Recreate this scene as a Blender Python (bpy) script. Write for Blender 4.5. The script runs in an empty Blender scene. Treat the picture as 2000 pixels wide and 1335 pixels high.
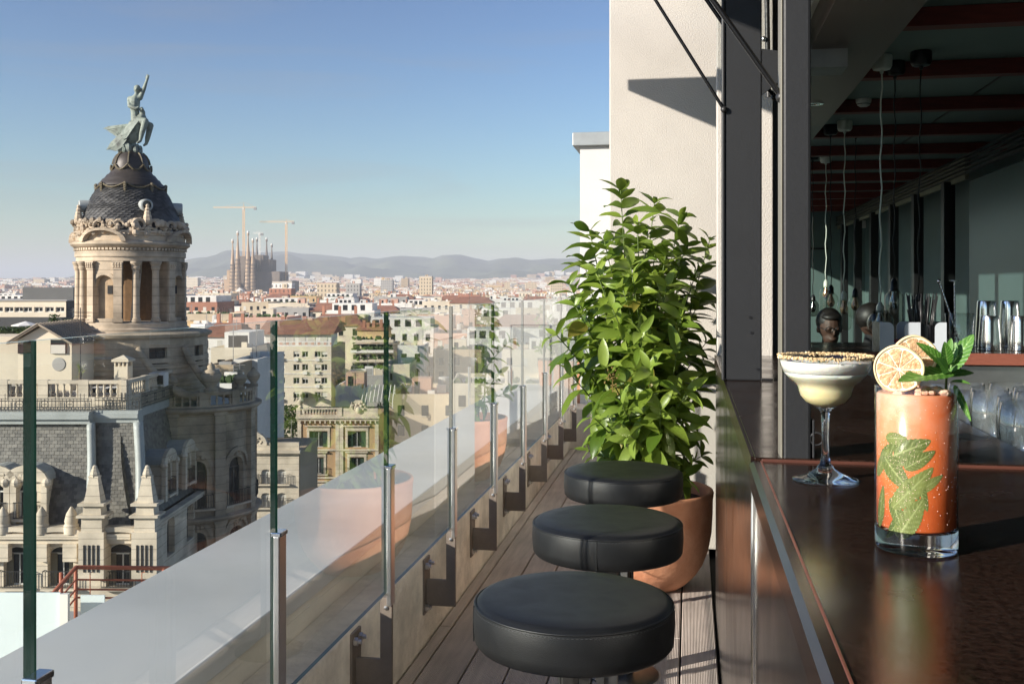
import bpy, bmesh, math, random
from mathutils import Vector, Matrix, noise as mnoise
import numpy as np
R = math.radians
rnd = random.Random(7)
sc = bpy.context.scene
col = sc.collection

# ------------------------------------------------------------------ camera, sky, sun, exposure
FPX = 1950.0                       # focal length in pixels of the 2000 px wide photograph
YAW = math.atan(348 / FPX)         # the terrace axis (+Y) lies to the right of the view direction
HC = 1.15                          # camera height above the deck
CO, SI = math.cos(YAW), math.sin(YAW)
cam_d = bpy.data.cameras.new('camera')
cam = bpy.data.objects.new('camera', cam_d)
col.objects.link(cam)
cam.location = (0, 0, HC)
cam.rotation_euler = (R(90), 0, YAW)
cam_d.sensor_width = 36.0
cam_d.lens = FPX / 2000 * 36
cam_d.shift_y = -(667.5 - 560) / 2000
cam_d.clip_start = 0.05
cam_d.clip_end = 40000
sc.camera = cam

SUN_TRAVEL = Vector((0.7825, 0.622, -0.36)).normalized()
sun_el = math.asin(-SUN_TRAVEL.z)
SKY_STRENGTH = 0.28
world = bpy.data.worlds.new('World')
sc.world = world
world.use_nodes = True
wn = world.node_tree
wn.nodes.clear()
sky = wn.nodes.new('ShaderNodeTexSky')
sky.sky_type = 'NISHITA'
sky.sun_disc = False
sky.sun_elevation = sun_el
sky.sun_rotation = math.atan2(-SUN_TRAVEL.x, -SUN_TRAVEL.y)
sky.altitude = 60
sky.air_density = 1.25
sky.dust_density = 0.35
sky.ozone_density = 4.2
bgn = wn.nodes.new('ShaderNodeBackground')
bgn.inputs[1].default_value = SKY_STRENGTH
wout = wn.nodes.new('ShaderNodeOutputWorld')
# an even grade of the whole sky (deeper blue, steeper fall-off) and thin streaks of high cloud
sc0 = wn.nodes.new('ShaderNodeVectorMath'); sc0.operation = 'SCALE'; sc0.inputs[3].default_value = 0.25
gm_ = wn.nodes.new('ShaderNodeGamma'); gm_.inputs[1].default_value = 1.75
wn.links.new(sky.outputs[0], sc0.inputs[0]); wn.links.new(sc0.outputs[0], gm_.inputs[0])
wtc = wn.nodes.new('ShaderNodeTexCoord')
wmp = wn.nodes.new('ShaderNodeMapping'); wmp.inputs['Scale'].default_value = (1.6, 1.6, 16)
wnz = wn.nodes.new('ShaderNodeTexNoise'); wnz.inputs['Scale'].default_value = 1.5; wnz.inputs['Detail'].default_value = 7; wnz.inputs['Distortion'].default_value = .6
wmr = wn.nodes.new('ShaderNodeMapRange'); wmr.inputs[1].default_value = .50; wmr.inputs[2].default_value = .80; wmr.inputs[3].default_value = 0; wmr.inputs[4].default_value = .5
wmx = wn.nodes.new('ShaderNodeMix'); wmx.data_type = 'RGBA'; wmx.inputs[7].default_value = (.62, .64, .66, 1)
wn.links.new(wtc.outputs['Generated'], wmp.inputs[0]); wn.links.new(wmp.outputs[0], wnz.inputs['Vector']); wn.links.new(wnz.outputs[0], wmr.inputs[0])
wn.links.new(wmr.outputs[0], wmx.inputs[0]); whs = wn.nodes.new('ShaderNodeHueSaturation'); whs.inputs['Saturation'].default_value = .93
wn.links.new(gm_.outputs[0], whs.inputs['Color']); wn.links.new(whs.outputs[0], wmx.inputs[6])
wn.links.new(wmx.outputs[2], bgn.inputs[0])
wn.links.new(bgn.outputs[0], wout.inputs[0])

sun_d = bpy.data.lights.new('sun', 'SUN')
sun_d.energy = 5.0
sun_d.angle = R(0.53)
sun_d.color = (1.0, 0.925, 0.82)
sun = bpy.data.objects.new('sun', sun_d)
col.objects.link(sun)
sun.rotation_euler = SUN_TRAVEL.to_track_quat('-Z', 'Y').to_euler()
sun.location = (-20, -10, 30)

sc.view_settings.view_transform = 'Standard'
sc.view_settings.look = 'None'
sc.view_settings.gamma = 1
sc.view_settings.use_curve_mapping = False
sc.view_settings.exposure = 0.9
cy = sc.cycles
cy.use_denoising = True
cy.denoiser = 'OPENIMAGEDENOISE'
cy.max_bounces = 14
cy.transparent_max_bounces = 24
cy.diffuse_bounces = 4
cy.glossy_bounces = 5
cy.transmission_bounces = 12
cy.volume_bounces = 0
cy.caustics_refractive = False
cy.caustics_reflective = True
cy.blur_glossy = 0.3
cy.sample_clamp_indirect = 6.0
cy.use_adaptive_sampling = True
cy.adaptive_threshold = 0.012

# ------------------------------------------------------------------ coordinates
def W(u, v, d):
    """photo pixel + distance along the view direction -> world"""
    cx = (u - 1000) / FPX * d
    return Vector((CO * cx - SI * d, SI * cx + CO * d, HC + (560 - v) / FPX * d))
def CW(cx, cz, h):
    """camera-aligned metres (right, forward, height over the camera) -> world"""
    return Vector((CO * cx - SI * cz, SI * cx + CO * cz, HC + h))
def px(u, d):
    return (u - 1000) / FPX * d
def py(v, d):
    return (560 - v) / FPX * d

# ------------------------------------------------------------------ materials
MAT = {}
def srgb(r, g, b):
    def c(x):
        x /= 255
        return x / 12.92 if x <= .04045 else ((x + .055) / 1.055) ** 2.4
    return (c(r), c(g), c(b))
def M(name, c, rough=.6, metal=0, var=.15, vs=4.0, bump=0, bs=40.0, spec=.5, island=0, stain=0, ss=.6,
      coat=0, sss=0, stretch=None, hue=None, detail=4, trans=0, wave=None, rvar=0, rs=9, courses=0):
    if name in MAT:
        return MAT[name]
    m = bpy.data.materials.new(name)
    m.use_nodes = True
    nt = m.node_tree
    N, L = nt.nodes, nt.links
    b = N['Principled BSDF']
    b.inputs['Roughness'].default_value = rough
    b.inputs['Metallic'].default_value = metal
    b.inputs['Specular IOR Level'].default_value = spec
    if coat:
        b.inputs['Coat Weight'].default_value = coat
        b.inputs['Coat Roughness'].default_value = .08
    if sss:
        b.inputs['Subsurface Weight'].default_value = sss
        b.inputs['Subsurface Radius'].default_value = (1, .5, .25)
        b.inputs['Subsurface Scale'].default_value = .01
    if trans:
        b.inputs['Transmission Weight'].default_value = trans
    tc = N.new('ShaderNodeTexCoord')
    co = tc.outputs['Object']
    if stretch:
        mp = N.new('ShaderNodeMapping')
        mp.inputs['Scale'].default_value = stretch
        L.new(co, mp.inputs[0])
        co = mp.outputs[0]
    nz = N.new('ShaderNodeTexNoise')
    nz.inputs['Scale'].default_value = vs
    nz.inputs['Detail'].default_value = detail
    nz.inputs['Roughness'].default_value = .65
    L.new(co, nz.inputs['Vector'])
    rp = N.new('ShaderNodeValToRGB')
    c2 = hue if hue else tuple(min(1, x * (1 + var)) for x in c)
    rp.color_ramp.elements[0].position = .3
    rp.color_ramp.elements[1].position = .7
    rp.color_ramp.elements[0].color = (*[x * (1 - var) for x in c], 1)
    rp.color_ramp.elements[1].color = (*c2, 1)
    L.new(nz.outputs[0], rp.inputs[0])
    out = rp.outputs[0]
    if stain:
        n2 = N.new('ShaderNodeTexNoise')
        n2.inputs['Scale'].default_value = ss
        n2.inputs['Detail'].default_value = 6
        L.new(tc.outputs['Object'], n2.inputs['Vector'])
        mr = N.new('ShaderNodeMapRange')
        mr.inputs[1].default_value = .42
        mr.inputs[2].default_value = .7
        mr.inputs[3].default_value = 1.0
        mr.inputs[4].default_value = 1 - stain
        L.new(n2.outputs[0], mr.inputs[0])
        mx = N.new('ShaderNodeMix')
        mx.data_type = 'RGBA'
        mx.blend_type = 'MULTIPLY'
        mx.inputs[0].default_value = 1
        L.new(out, mx.inputs[6])
        L.new(mr.outputs[0], mx.inputs[7])
        out = mx.outputs[2]
    if island:
        g = N.new('ShaderNodeNewGeometry')
        mr = N.new('ShaderNodeMapRange')
        mr.inputs[3].default_value = 1 - island
        mr.inputs[4].default_value = 1 + island
        L.new(g.outputs['Random Per Island'], mr.inputs[0])
        mx = N.new('ShaderNodeMix')
        mx.data_type = 'RGBA'
        mx.blend_type = 'MULTIPLY'
        mx.inputs[0].default_value = 1
        L.new(out, mx.inputs[6])
        L.new(mr.outputs[0], mx.inputs[7])
        out = mx.outputs[2]
    if courses:                                     # stone courses: narrow darker joints
        sx_ = N.new('ShaderNodeSeparateXYZ'); L.new(tc.outputs['Object'], sx_.inputs[0])
        dv_ = N.new('ShaderNodeMath'); dv_.operation = 'DIVIDE'; dv_.inputs[1].default_value = courses; L.new(sx_.outputs[2], dv_.inputs[0])
        fr_ = N.new('ShaderNodeMath'); fr_.operation = 'FRACT'; L.new(dv_.outputs[0], fr_.inputs[0])
        lt_ = N.new('ShaderNodeMath'); lt_.operation = 'LESS_THAN'; lt_.inputs[1].default_value = .09; L.new(fr_.outputs[0], lt_.inputs[0])
        ml_ = N.new('ShaderNodeMath'); ml_.operation = 'MULTIPLY_ADD'; ml_.inputs[1].default_value = -.34; ml_.inputs[2].default_value = 1; L.new(lt_.outputs[0], ml_.inputs[0])
        mx = N.new('ShaderNodeMix'); mx.data_type = 'RGBA'; mx.blend_type = 'MULTIPLY'; mx.inputs[0].default_value = 1
        L.new(out, mx.inputs[6]); L.new(ml_.outputs[0], mx.inputs[7]); out = mx.outputs[2]
    if rvar:                                        # smudges: uneven gloss
        n5 = N.new('ShaderNodeTexNoise'); n5.inputs['Scale'].default_value = rs; n5.inputs['Detail'].default_value = 7; n5.inputs['Distortion'].default_value = .5
        L.new(tc.outputs['Object'], n5.inputs['Vector'])
        m5 = N.new('ShaderNodeMapRange'); m5.inputs[1].default_value = .35; m5.inputs[2].default_value = .68; m5.inputs[3].default_value = max(.02, rough - rvar); m5.inputs[4].default_value = rough + rvar
        L.new(n5.outputs[0], m5.inputs[0]); L.new(m5.outputs[0], b.inputs['Roughness'])
    L.new(out, b.inputs['Base Color'])
    if bump:
        n3 = N.new('ShaderNodeTexNoise')
        n3.inputs['Scale'].default_value = bs
        n3.inputs['Detail'].default_value = 5
        L.new(co, n3.inputs['Vector'])
        bp = N.new('ShaderNodeBump')
        bp.inputs['Strength'].default_value = bump
        bp.inputs['Distance'].default_value = .01
        L.new(n3.outputs[0], bp.inputs['Height'])
        L.new(bp.outputs[0], b.inputs['Normal'])
        if wave:
            wv = N.new('ShaderNodeTexWave')
            wv.inputs['Scale'].default_value = wave
            wv.bands_direction = 'X'
            L.new(tc.outputs['Object'], wv.inputs['Vector'])
            b2 = N.new('ShaderNodeBump')
            b2.inputs['Strength'].default_value = .7
            b2.inputs['Distance'].default_value = .003
            L.new(wv.outputs[1], b2.inputs['Height'])
            L.new(bp.outputs[0], b2.inputs['Normal'])
            L.new(b2.outputs[0], b.inputs['Normal'])
    MAT[name] = m
    return m

def thin_glass(name, tint=(.93, .97, .95), ior=1.5, rough=0.0, gain=1.0, haze_=0.0, haze_col=(.8, .85, .83)):
    """clear pane: straight-through light plus a Fresnel mirror on the outer faces"""
    m = bpy.data.materials.new(name)
    m.use_nodes = True
    nt = m.node_tree
    N, L = nt.nodes, nt.links
    N.clear()
    out = N.new('ShaderNodeOutputMaterial')
    tr = N.new('ShaderNodeBsdfTransparent')
    tr.inputs[0].default_value = (*tint, 1)
    gl = N.new('ShaderNodeBsdfGlossy')
    gl.inputs['Roughness'].default_value = rough
    fr = N.new('ShaderNodeFresnel')
    fr.inputs[0].default_value = ior
    ge = N.new('ShaderNodeNewGeometry')
    inv = N.new('ShaderNodeMath'); inv.operation = 'SUBTRACT'; inv.inputs[0].default_value = 1
    L.new(ge.outputs['Backfacing'], inv.inputs[1])
    # two-surface reflectance 2R/(1+R)
    a = N.new('ShaderNodeMath'); a.operation = 'MULTIPLY'; a.inputs[1].default_value = 2
    L.new(fr.outputs[0], a.inputs[0])
    bq = N.new('ShaderNodeMath'); bq.operation = 'ADD'; bq.inputs[1].default_value = 1
    L.new(fr.outputs[0], bq.inputs[0])
    dv = N.new('ShaderNodeMath'); dv.operation = 'DIVIDE'
    L.new(a.outputs[0], dv.inputs[0]); L.new(bq.outputs[0], dv.inputs[1])
    ml = N.new('ShaderNodeMath'); ml.operation = 'MULTIPLY'
    L.new(dv.outputs[0], ml.inputs[0]); L.new(inv.outputs[0], ml.inputs[1])
    g2 = N.new('ShaderNodeMath'); g2.operation = 'MULTIPLY'; g2.inputs[1].default_value = gain
    L.new(ml.outputs[0], g2.inputs[0])
    mx = N.new('ShaderNodeMixShader')
    L.new(g2.outputs[0], mx.inputs[0])
    base = tr.outputs[0]
    if haze_:
        tcd = N.new('ShaderNodeTexCoord'); mpd = N.new('ShaderNodeMapping'); mpd.inputs['Scale'].default_value = (6, 6, 1.2)
        nzd = N.new('ShaderNodeTexNoise'); nzd.inputs['Scale'].default_value = 2.2; nzd.inputs['Detail'].default_value = 8
        mrd = N.new('ShaderNodeMapRange'); mrd.inputs[1].default_value = .35; mrd.inputs[2].default_value = .75; mrd.inputs[3].default_value = haze_ * .25; mrd.inputs[4].default_value = haze_ * 1.8
        L.new(tcd.outputs['Object'], mpd.inputs[0]); L.new(mpd.outputs[0], nzd.inputs['Vector']); L.new(nzd.outputs[0], mrd.inputs[0])
        df = N.new('ShaderNodeBsdfDiffuse'); df.inputs[0].default_value = (*haze_col, 1)
        m0 = N.new('ShaderNodeMixShader'); L.new(mrd.outputs[0], m0.inputs[0])
        L.new(tr.outputs[0], m0.inputs[1]); L.new(df.outputs[0], m0.inputs[2])
        base = m0.outputs[0]
    L.new(base, mx.inputs[1])
    L.new(gl.outputs[0], mx.inputs[2])
    L.new(mx.outputs[0], out.inputs[0])
    MAT[name] = m
    return m

def solid_glass(name, tint=(.97, .99, .98), ior=1.5, rough=0):
    m = bpy.data.materials.new(name)
    m.use_nodes = True
    b = m.node_tree.nodes['Principled BSDF']
    b.inputs['Base Color'].default_value = (*tint, 1)
    b.inputs['Transmission Weight'].default_value = 1
    b.inputs['Roughness'].default_value = rough
    b.inputs['IOR'].default_value = ior
    MAT[name] = m
    return m

def leaf_mat(name, c, c2, rough=.32, transl=.35, vein=60, tr_col=None, veins=None):
    m = bpy.data.materials.new(name)
    m.use_nodes = True
    nt = m.node_tree
    N, L = nt.nodes, nt.links
    b = N['Principled BSDF']
    out = N['Material Output']
    oi = N.new('ShaderNodeObjectInfo')
    gi = N.new('ShaderNodeNewGeometry')
    ad = N.new('ShaderNodeMath'); ad.operation = 'ADD'
    L.new(oi.outputs['Random'], ad.inputs[0]); L.new(gi.outputs['Random Per Island'], ad.inputs[1])
    fr = N.new('ShaderNodeMath'); fr.operation = 'FRACT'
    L.new(ad.outputs[0], fr.inputs[0])
    tc = N.new('ShaderNodeTexCoord')
    nz = N.new('ShaderNodeTexNoise'); nz.inputs['Scale'].default_value = vein
    L.new(tc.outputs['Object'], nz.inputs['Vector'])
    mx = N.new('ShaderNodeMix'); mx.data_type = 'RGBA'
    mx.inputs[6].default_value = (*c, 1); mx.inputs[7].default_value = (*c2, 1)
    L.new(fr.outputs[0], mx.inputs[0])
    m2 = N.new('ShaderNodeMix'); m2.data_type = 'RGBA'; m2.blend_type = 'MULTIPLY'; m2.inputs[0].default_value = .45
    L.new(mx.outputs[2], m2.inputs[6]); L.new(nz.outputs[0], m2.inputs[7])
    if veins:
        av = N.new('ShaderNodeAttribute'); av.attribute_name = 'vein'
        mv_ = N.new('ShaderNodeMix'); mv_.data_type = 'RGBA'; mv_.inputs[7].default_value = (*veins, 1)
        L.new(av.outputs['Fac'], mv_.inputs[0]); L.new(m2.outputs[2], mv_.inputs[6])
        m2 = mv_
    L.new(m2.outputs[2], b.inputs['Base Color'])
    b.inputs['Roughness'].default_value = rough
    bp = N.new('ShaderNodeBump'); bp.inputs['Strength'].default_value = .25; bp.inputs['Distance'].default_value = .002
    L.new(nz.outputs[0], bp.inputs['Height']); L.new(bp.outputs[0], b.inputs['Normal'])
    tl = N.new('ShaderNodeBsdfTranslucent')
    if tr_col:
        tl.inputs[0].default_value = (*tr_col, 1)
    else:
        L.new(mx.outputs[2], tl.inputs[0])
    ms = N.new('ShaderNodeMixShader'); ms.inputs[0].default_value = transl
    L.new(b.outputs[0], ms.inputs[1]); L.new(tl.outputs[0], ms.inputs[2])
    L.new(ms.outputs[0], out.inputs[0])
    MAT[name] = m
    return m

# ------------------------------------------------------------------ mesh builder
class MB:
    def __init__(self, f=None):
        self.v, self.f, self.map = [], [], f
    def add(self, vs, fs):
        n = len(self.v)
        if self.map:
            vs = [self.map(*p) for p in vs]
        self.v.extend(tuple(p) for p in vs)
        self.f.extend(tuple(i + n for i in q) for q in fs)
        return self
    def box(self, x0, x1, y0, y1, z0, z1):
        if x0 > x1: x0, x1 = x1, x0
        if y0 > y1: y0, y1 = y1, y0
        if z0 > z1: z0, z1 = z1, z0
        vs = [(x0, y0, z0), (x1, y0, z0), (x1, y1, z0), (x0, y1, z0), (x0, y0, z1), (x1, y0, z1), (x1, y1, z1), (x0, y1, z1)]
        return self.add(vs, [(0, 3, 2, 1), (4, 5, 6, 7), (0, 1, 5, 4), (1, 2, 6, 5), (2, 3, 7, 6), (3, 0, 4, 7)])
    def bbox(self, x0, x1, y0, y1, z0, z1, b=.003):
        """box with chamfered edges"""
        b = min(b, (x1 - x0) / 2.01, (y1 - y0) / 2.01, (z1 - z0) / 2.01)
        bm = bmesh.new()
        bmesh.ops.create_cube(bm, size=1, matrix=Matrix.Translation(((x0 + x1) / 2, (y0 + y1) / 2, (z0 + z1) / 2)) @ Matrix.Diagonal((x1 - x0, y1 - y0, z1 - z0, 1)))
        bmesh.ops.bevel(bm, geom=list(bm.edges), offset=b, segments=2, affect='EDGES', profile=.5)
        bm.verts.ensure_lookup_table()
        vs = [tuple(v.co) for v in bm.verts]
        fs = [tuple(v.index for v in f.verts) for f in bm.faces]
        bm.free()
        return self.add(vs, fs)
    def tri_prism(self, pts, y0, y1):
        """polygon in (x,z) extruded along y"""
        n = len(pts)
        vs = [(p[0], y0, p[1]) for p in pts] + [(p[0], y1, p[1]) for p in pts]
        fs = [tuple(range(n)), tuple(range(2 * n - 1, n - 1, -1))]
        fs += [(i, i + n, (i + 1) % n + n, (i + 1) % n) for i in range(n)]
        return self.add(vs, fs)
    def prism_z(self, pts, z0, z1):
        n = len(pts)
        vs = [(p[0], p[1], z0) for p in pts] + [(p[0], p[1], z1) for p in pts]
        fs = [tuple(range(n - 1, -1, -1)), tuple(range(n, 2 * n))]
        fs += [(i, (i + 1) % n, (i + 1) % n + n, i + n) for i in range(n)]
        return self.add(vs, fs)
    def lathe(self, prof, seg=32, c=(0, 0, 0), a0=0, a1=2 * math.pi, sx=1, sy=1, cap=False):
        full = abs(a1 - a0 - 2 * math.pi) < 1e-6
        n = seg if full else seg + 1
        vs = []
        for r, z in prof:
            for i in range(n):
                a = a0 + (a1 - a0) * i / seg
                vs.append((c[0] + r * math.cos(a) * sx, c[1] + r * math.sin(a) * sy, c[2] + z))
        fs = []
        for j in range(len(prof) - 1):
            for i in range(seg):
                k = (i + 1) % n if full else i + 1
                fs.append((j * n + i, j * n + k, (j + 1) * n + k, (j + 1) * n + i))
        if cap:
            fs.append(tuple(range(n - 1, -1, -1)))
            m = (len(prof) - 1) * n
            fs.append(tuple(range(m, m + n)))
        return self.add(vs, fs)
    def tube(self, path, r, seg=8, cap=True):
        path = [Vector(p) for p in path]
        rs = r if isinstance(r, (list, tuple)) else [r] * len(path)
        vs, fs = [], []
        t0 = (path[1] - path[0]).normalized()
        up = Vector((0, 0, 1)) if abs(t0.z) < .9 else Vector((1, 0, 0))
        nrm = t0.cross(up).normalized()
        for i, p in enumerate(path):
            if i == 0: t = path[1] - path[0]
            elif i == len(path) - 1: t = path[-1] - path[-2]
            else: t = path[i + 1] - path[i - 1]
            t.normalize()
            nrm = (nrm - t * nrm.dot(t))
            if nrm.length < 1e-6:
                nrm = t.orthogonal()
            nrm.normalize()
            bi = t.cross(nrm)
            for k in range(seg):
                a = 2 * math.pi * k / seg
                vs.append(tuple(p + (nrm * math.cos(a) + bi * math.sin(a)) * rs[i]))
        for i in range(len(path) - 1):
            for k in range(seg):
                q = (k + 1) % seg
                fs.append((i * seg + k, i * seg + q, (i + 1) * seg + q, (i + 1) * seg + k))
        if cap:
            fs.append(tuple(range(seg - 1, -1, -1)))
            m = (len(path) - 1) * seg
            fs.append(tuple(range(m, m + seg)))
        return self.add(vs, fs)
    def ball(self, c, r, seg=10, rings=6, s=(1, 1, 1)):
        prof = []
        for j in range(rings + 1):
            a = -math.pi / 2 + math.pi * j / rings
            prof.append((max(1e-4, math.cos(a)), math.sin(a)))
        vs, n = [], seg
        for q, z in prof:
            for i in range(seg):
                a = 2 * math.pi * i / seg
                vs.append((c[0] + r * s[0] * q * math.cos(a), c[1] + r * s[1] * q * math.sin(a), c[2] + r * s[2] * z))
        fs = []
        for j in range(rings):
            for i in range(seg):
                k = (i + 1) % n
                fs.append((j * n + i, j * n + k, (j + 1) * n + k, (j + 1) * n + i))
        return self.add(vs, fs)
    def mesh(self, name, mat, smooth=False):
        me = bpy.data.meshes.new(name)
        me.from_pydata(self.v, [], self.f)
        if mat is not None:
            me.materials.append(mat if not isinstance(mat, str) else MAT[mat])
        if smooth:
            me.polygons.foreach_set('use_smooth', [True] * len(me.polygons))
        me.update()
        return me
    def build(self, name, mat, parent=None, smooth=False, fix=True, auto=None, loc=None):
        me = self.mesh(name, mat, smooth)
        if fix:
            bm = bmesh.new(); bm.from_mesh(me)
            bmesh.ops.recalc_face_normals(bm, faces=bm.faces)
            bm.to_mesh(me); bm.free()
        if auto:
            me.polygons.foreach_set('use_smooth', [True] * len(me.polygons))
            me.set_sharp_from_angle(angle=R(auto))
        return put(name, me, parent, loc)

def put(name, me, parent=None, loc=None, rot=None):
    o = bpy.data.objects.new(name, me)
    col.objects.link(o)
    if parent is not None:
        o.parent = parent
    if loc is not None:
        o.location = loc
    if rot is not None:
        o.rotation_euler = rot
    return o
LABELS = {}
def tag(o, label, cat, group=None, kind=None):
    o['label'] = label
    o['category'] = cat
    if group: o['group'] = group
    if kind: o['kind'] = kind
    return o
def thing(name, label, cat, loc=(0, 0, 0), rz=0, group=None):
    o = bpy.data.objects.new(name, None)
    col.objects.link(o)
    o.location = loc
    o.rotation_euler = (0, 0, rz)
    o.empty_display_size = .1
    return tag(o, label, cat, group)
def struct(o):
    o['kind'] = 'structure'
    return o
def copy_tree(o, parent=None):
    c = o.copy()
    col.objects.link(c)
    c.parent = parent
    for ch in list(o.children):
        copy_tree(ch, c)
    return c
# ------------------------------------------------------------------ shared materials
M('concrete', srgb(216, 206, 190), .85, var=.22, vs=9, bump=.6, bs=60, stain=.35, ss=2.5)
M('coping_metal', srgb(196, 197, 195), .42, var=.06, vs=1.2, stain=.24, ss=1.6, rvar=.12, rs=3, bump=.05, bs=2)
M('deck_board', srgb(188, 176, 166), .62, var=.18, vs=6, bump=.15, bs=120, stretch=(8, .6, 1), island=0, wave=65, stain=.25, ss=3)
M('dark', (.012, .011, .010), .8, var=.1)
M('bracket_steel', srgb(124, 114, 104), .5, metal=.3, var=.15, vs=14, bump=.1, bs=90)
M('steel', (.68, .67, .66), .32, metal=1, var=.06, vs=20)
M('chrome', (.8, .79, .77), .09, metal=1, var=.04, vs=9)
M('bar_steel', (.215, .205, .195), .20, metal=1, var=.08, vs=2, stain=.12, ss=3, rvar=.04, rs=4)
M('plaster', srgb(190, 184, 176), .9, var=.05, vs=3, bump=.32, bs=170, stain=.13, ss=1.6, detail=8)
M('white_paint', (.58, .57, .55), .7, var=.05, vs=2, bump=.12, bs=60)
M('zinc', srgb(158, 162, 162), .5, metal=.35, var=.12, vs=6)
M('post_paint', srgb(42, 43, 45), .5, var=.12, vs=4, bump=.04, bs=120, stain=.15, ss=4, spec=.35)
M('post_dark', srgb(34, 33, 33), .45, var=.2, vs=7, bump=.15, bs=90)
M('black_metal', (.012, .012, .013), .35, var=.2, vs=20)
M('leather', (.0095, .010, .011), .43, var=.12, vs=30, bump=.13, bs=700, spec=.45, rvar=.035, rs=20)
M('terracotta', srgb(205, 132, 92), .82, var=.14, vs=5, hue=srgb(222, 162, 128), bump=.35, bs=40, stain=.18, ss=4)
M('soil', (.03, .02, .014), .95, var=.4, vs=50, bump=1, bs=80)
M('bar_top', (.011, .0056, .0042), .19, var=.5, vs=160, bump=.018, bs=300, stain=.35, ss=6, spec=.4, hue=(.044, .024, .017), rvar=.09, rs=7)
M('bar_edge', srgb(124, 74, 60), .35, var=.2, vs=40, stretch=(1, 1, 12))
M('green_edge', (.004, .020, .0145), .12, var=.3, vs=10, spec=.5)
thin_glass('rail_glass', (.96, .98, .972), 1.5, haze_=.007)
thin_glass('tumbler_glass', (.97, .98, .98), 1.55, gain=1.6, haze_=.025)
thin_glass('clear_glass', (.985, .99, .988), 1.48)
thin_glass('window_glass', (.82, .87, .85), 1.5)
solid_glass('thick_glass', (.97, .985, .98), 1.5)

# ------------------------------------------------------------------ deck, parapet, hotel body
hotel = thing('hotel_building', 'tall hotel block whose roof carries the deck and the bar', 'building', (0, 0, -33))
MB().box(-1.33, 14, -9, 8.3, 0, 32.9).build('wall', M('hotel_wall', srgb(200, 190, 176), .85, var=.06, bump=.3), hotel)
deck = struct(MB().box(-.84, .12, -1.9, 7.1, -.095, -.034).build('deck', 'dark'))
XS = [-.840, -.7947] + [-.0307 - .127 * k for k in range(5, -1, -1)] + [.084]
bmesh_cache = {}
for i in range(len(XS) - 1):
    w = XS[i + 1] - XS[i] - .006
    y = -1.9
    cuts = [1.0 + (i % 2) * 1.1, 3.30 + (i % 2) * -.9, 5.3 - (i % 2) * .4, 7.1]
    if i in (2, 3, 6): cuts[1] = 3.32
    for c in cuts:
        key = (round(w, 3), round(c - y, 2))
        if key not in bmesh_cache:
            bmesh_cache[key] = MB().bbox(-w / 2, w / 2, 0, c - y - .004, -.03, 0, .003).mesh('board', MAT['deck_board'])
        put('board', bmesh_cache[key], deck, ((XS[i] + XS[i + 1]) / 2, y, rnd.uniform(-.0008, .0008)))
        y = c

par = thing('parapet', 'low concrete kerb and wall under wide grey metal coping outside the glass railing', 'wall', (-1.1, 0, -.1))
kb = MB()
n = 90                                                  # a kerb with a worn, crumbling upper edge
ys = [-2 + 9.1 * i / n for i in range(n + 1)]
prof_n = 6
vs, fs = [], []
for i, y in enumerate(ys):
    e = .010 + .008 * mnoise.noise((y * 3, 1, 0)) + .014 * max(0, mnoise.noise((y * 7.3, 5, 2)))
    e = max(.004, e)
    top = .290 + .003 * mnoise.noise((y * 2, 9, 0))
    f = .0025 * mnoise.noise((y * 5, 3, 3))
    for (x, z) in ((-.956, -.2), (-.844 + f, -.2), (-.844 + f, top - e), (-.844 - e * .5, top - e * .35), (-.844 - e * 1.2, top), (-.956, top)):
        vs.append((x + 1.1, y, z + .1))
for i in range(n):
    for k in range(prof_n):
        q = (k + 1) % prof_n
        fs.append((i * prof_n + k, i * prof_n + q, (i + 1) * prof_n + q, (i + 1) * prof_n + k))
kb.add(vs, fs)
kb.build('kerb', 'concrete', par, auto=50)
MB().box(-1.332 + 1.1, -.958 + 1.1, -2, 7.5, -3, .457 + .0).build('wall', M('kerb_wall', srgb(214, 206, 192), .85, var=.1, bump=.3), par)
for (y0, y1) in ((-2, 7.52),):
    MB().bbox(-1.364 + 1.1, -.948 + 1.1, y0, y1, .459, .507, .004).build('coping', 'coping_metal', par)

# ------------------------------------------------------------------ glass railings
POST_Y = [1.05 + .695 * k for k in range(-1, 9)]
rail = thing('glass_railing', 'long frameless glass railing along the kerb on steel posts and dark brackets', 'railing', (-.76, 1.0, .12))
ox, oy, oz = -.76, 1.0, .12
def panel_mesh(L, zlo, zhi, t=.010):
    """pane whose narrow edges are green"""
    b = MB().box(-t / 2, t / 2, 0, L, zlo, zhi)
    me = b.mesh('glass_panel', MAT['rail_glass'])
    me.materials.append(MAT['green_edge'])
    for p in me.polygons:
        if abs(p.normal.x) < .5:
            p.material_index = 2 if p.normal.z > .5 else 1
    me.materials.append(M('edge_highlight', (.20, .33, .32), .15, var=.2, vs=3, spec=.8))  # brighter top edge: its highlight is put into the colour
    return me
gp = panel_mesh(.695 - .010, .378 - oz, 1.087 - oz)
pm = MB().bbox(-.006, .006, -.017, .017, .345 - oz, .692 - oz, .002).mesh('post', MAT['steel'])
br = MB()
br.tri_prism([(-.086, .122 - oz), (.016, .122 - oz), (.016, .350 - oz), (.009, .364 - oz), (-.008, .364 - oz), (-.014, .352 - oz), (-.014, .206 - oz), (-.086, .206 - oz)], -.006, .006)
brm = br.mesh('bracket', MAT['bracket_steel'])
wpm = MB().bbox(-.0862, -.078, -.035, .035, .098 - oz, .275 - oz, .0015).mesh('wall_plate', MAT['bracket_steel'])
bl = MB()
bl.lathe([(.0, .0), (.011, 0), (.011, .010), (.006, .0105), (.006, .020), (.001, .021)], 6)
blm = bl.mesh('bolt', MAT['steel'])
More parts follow.
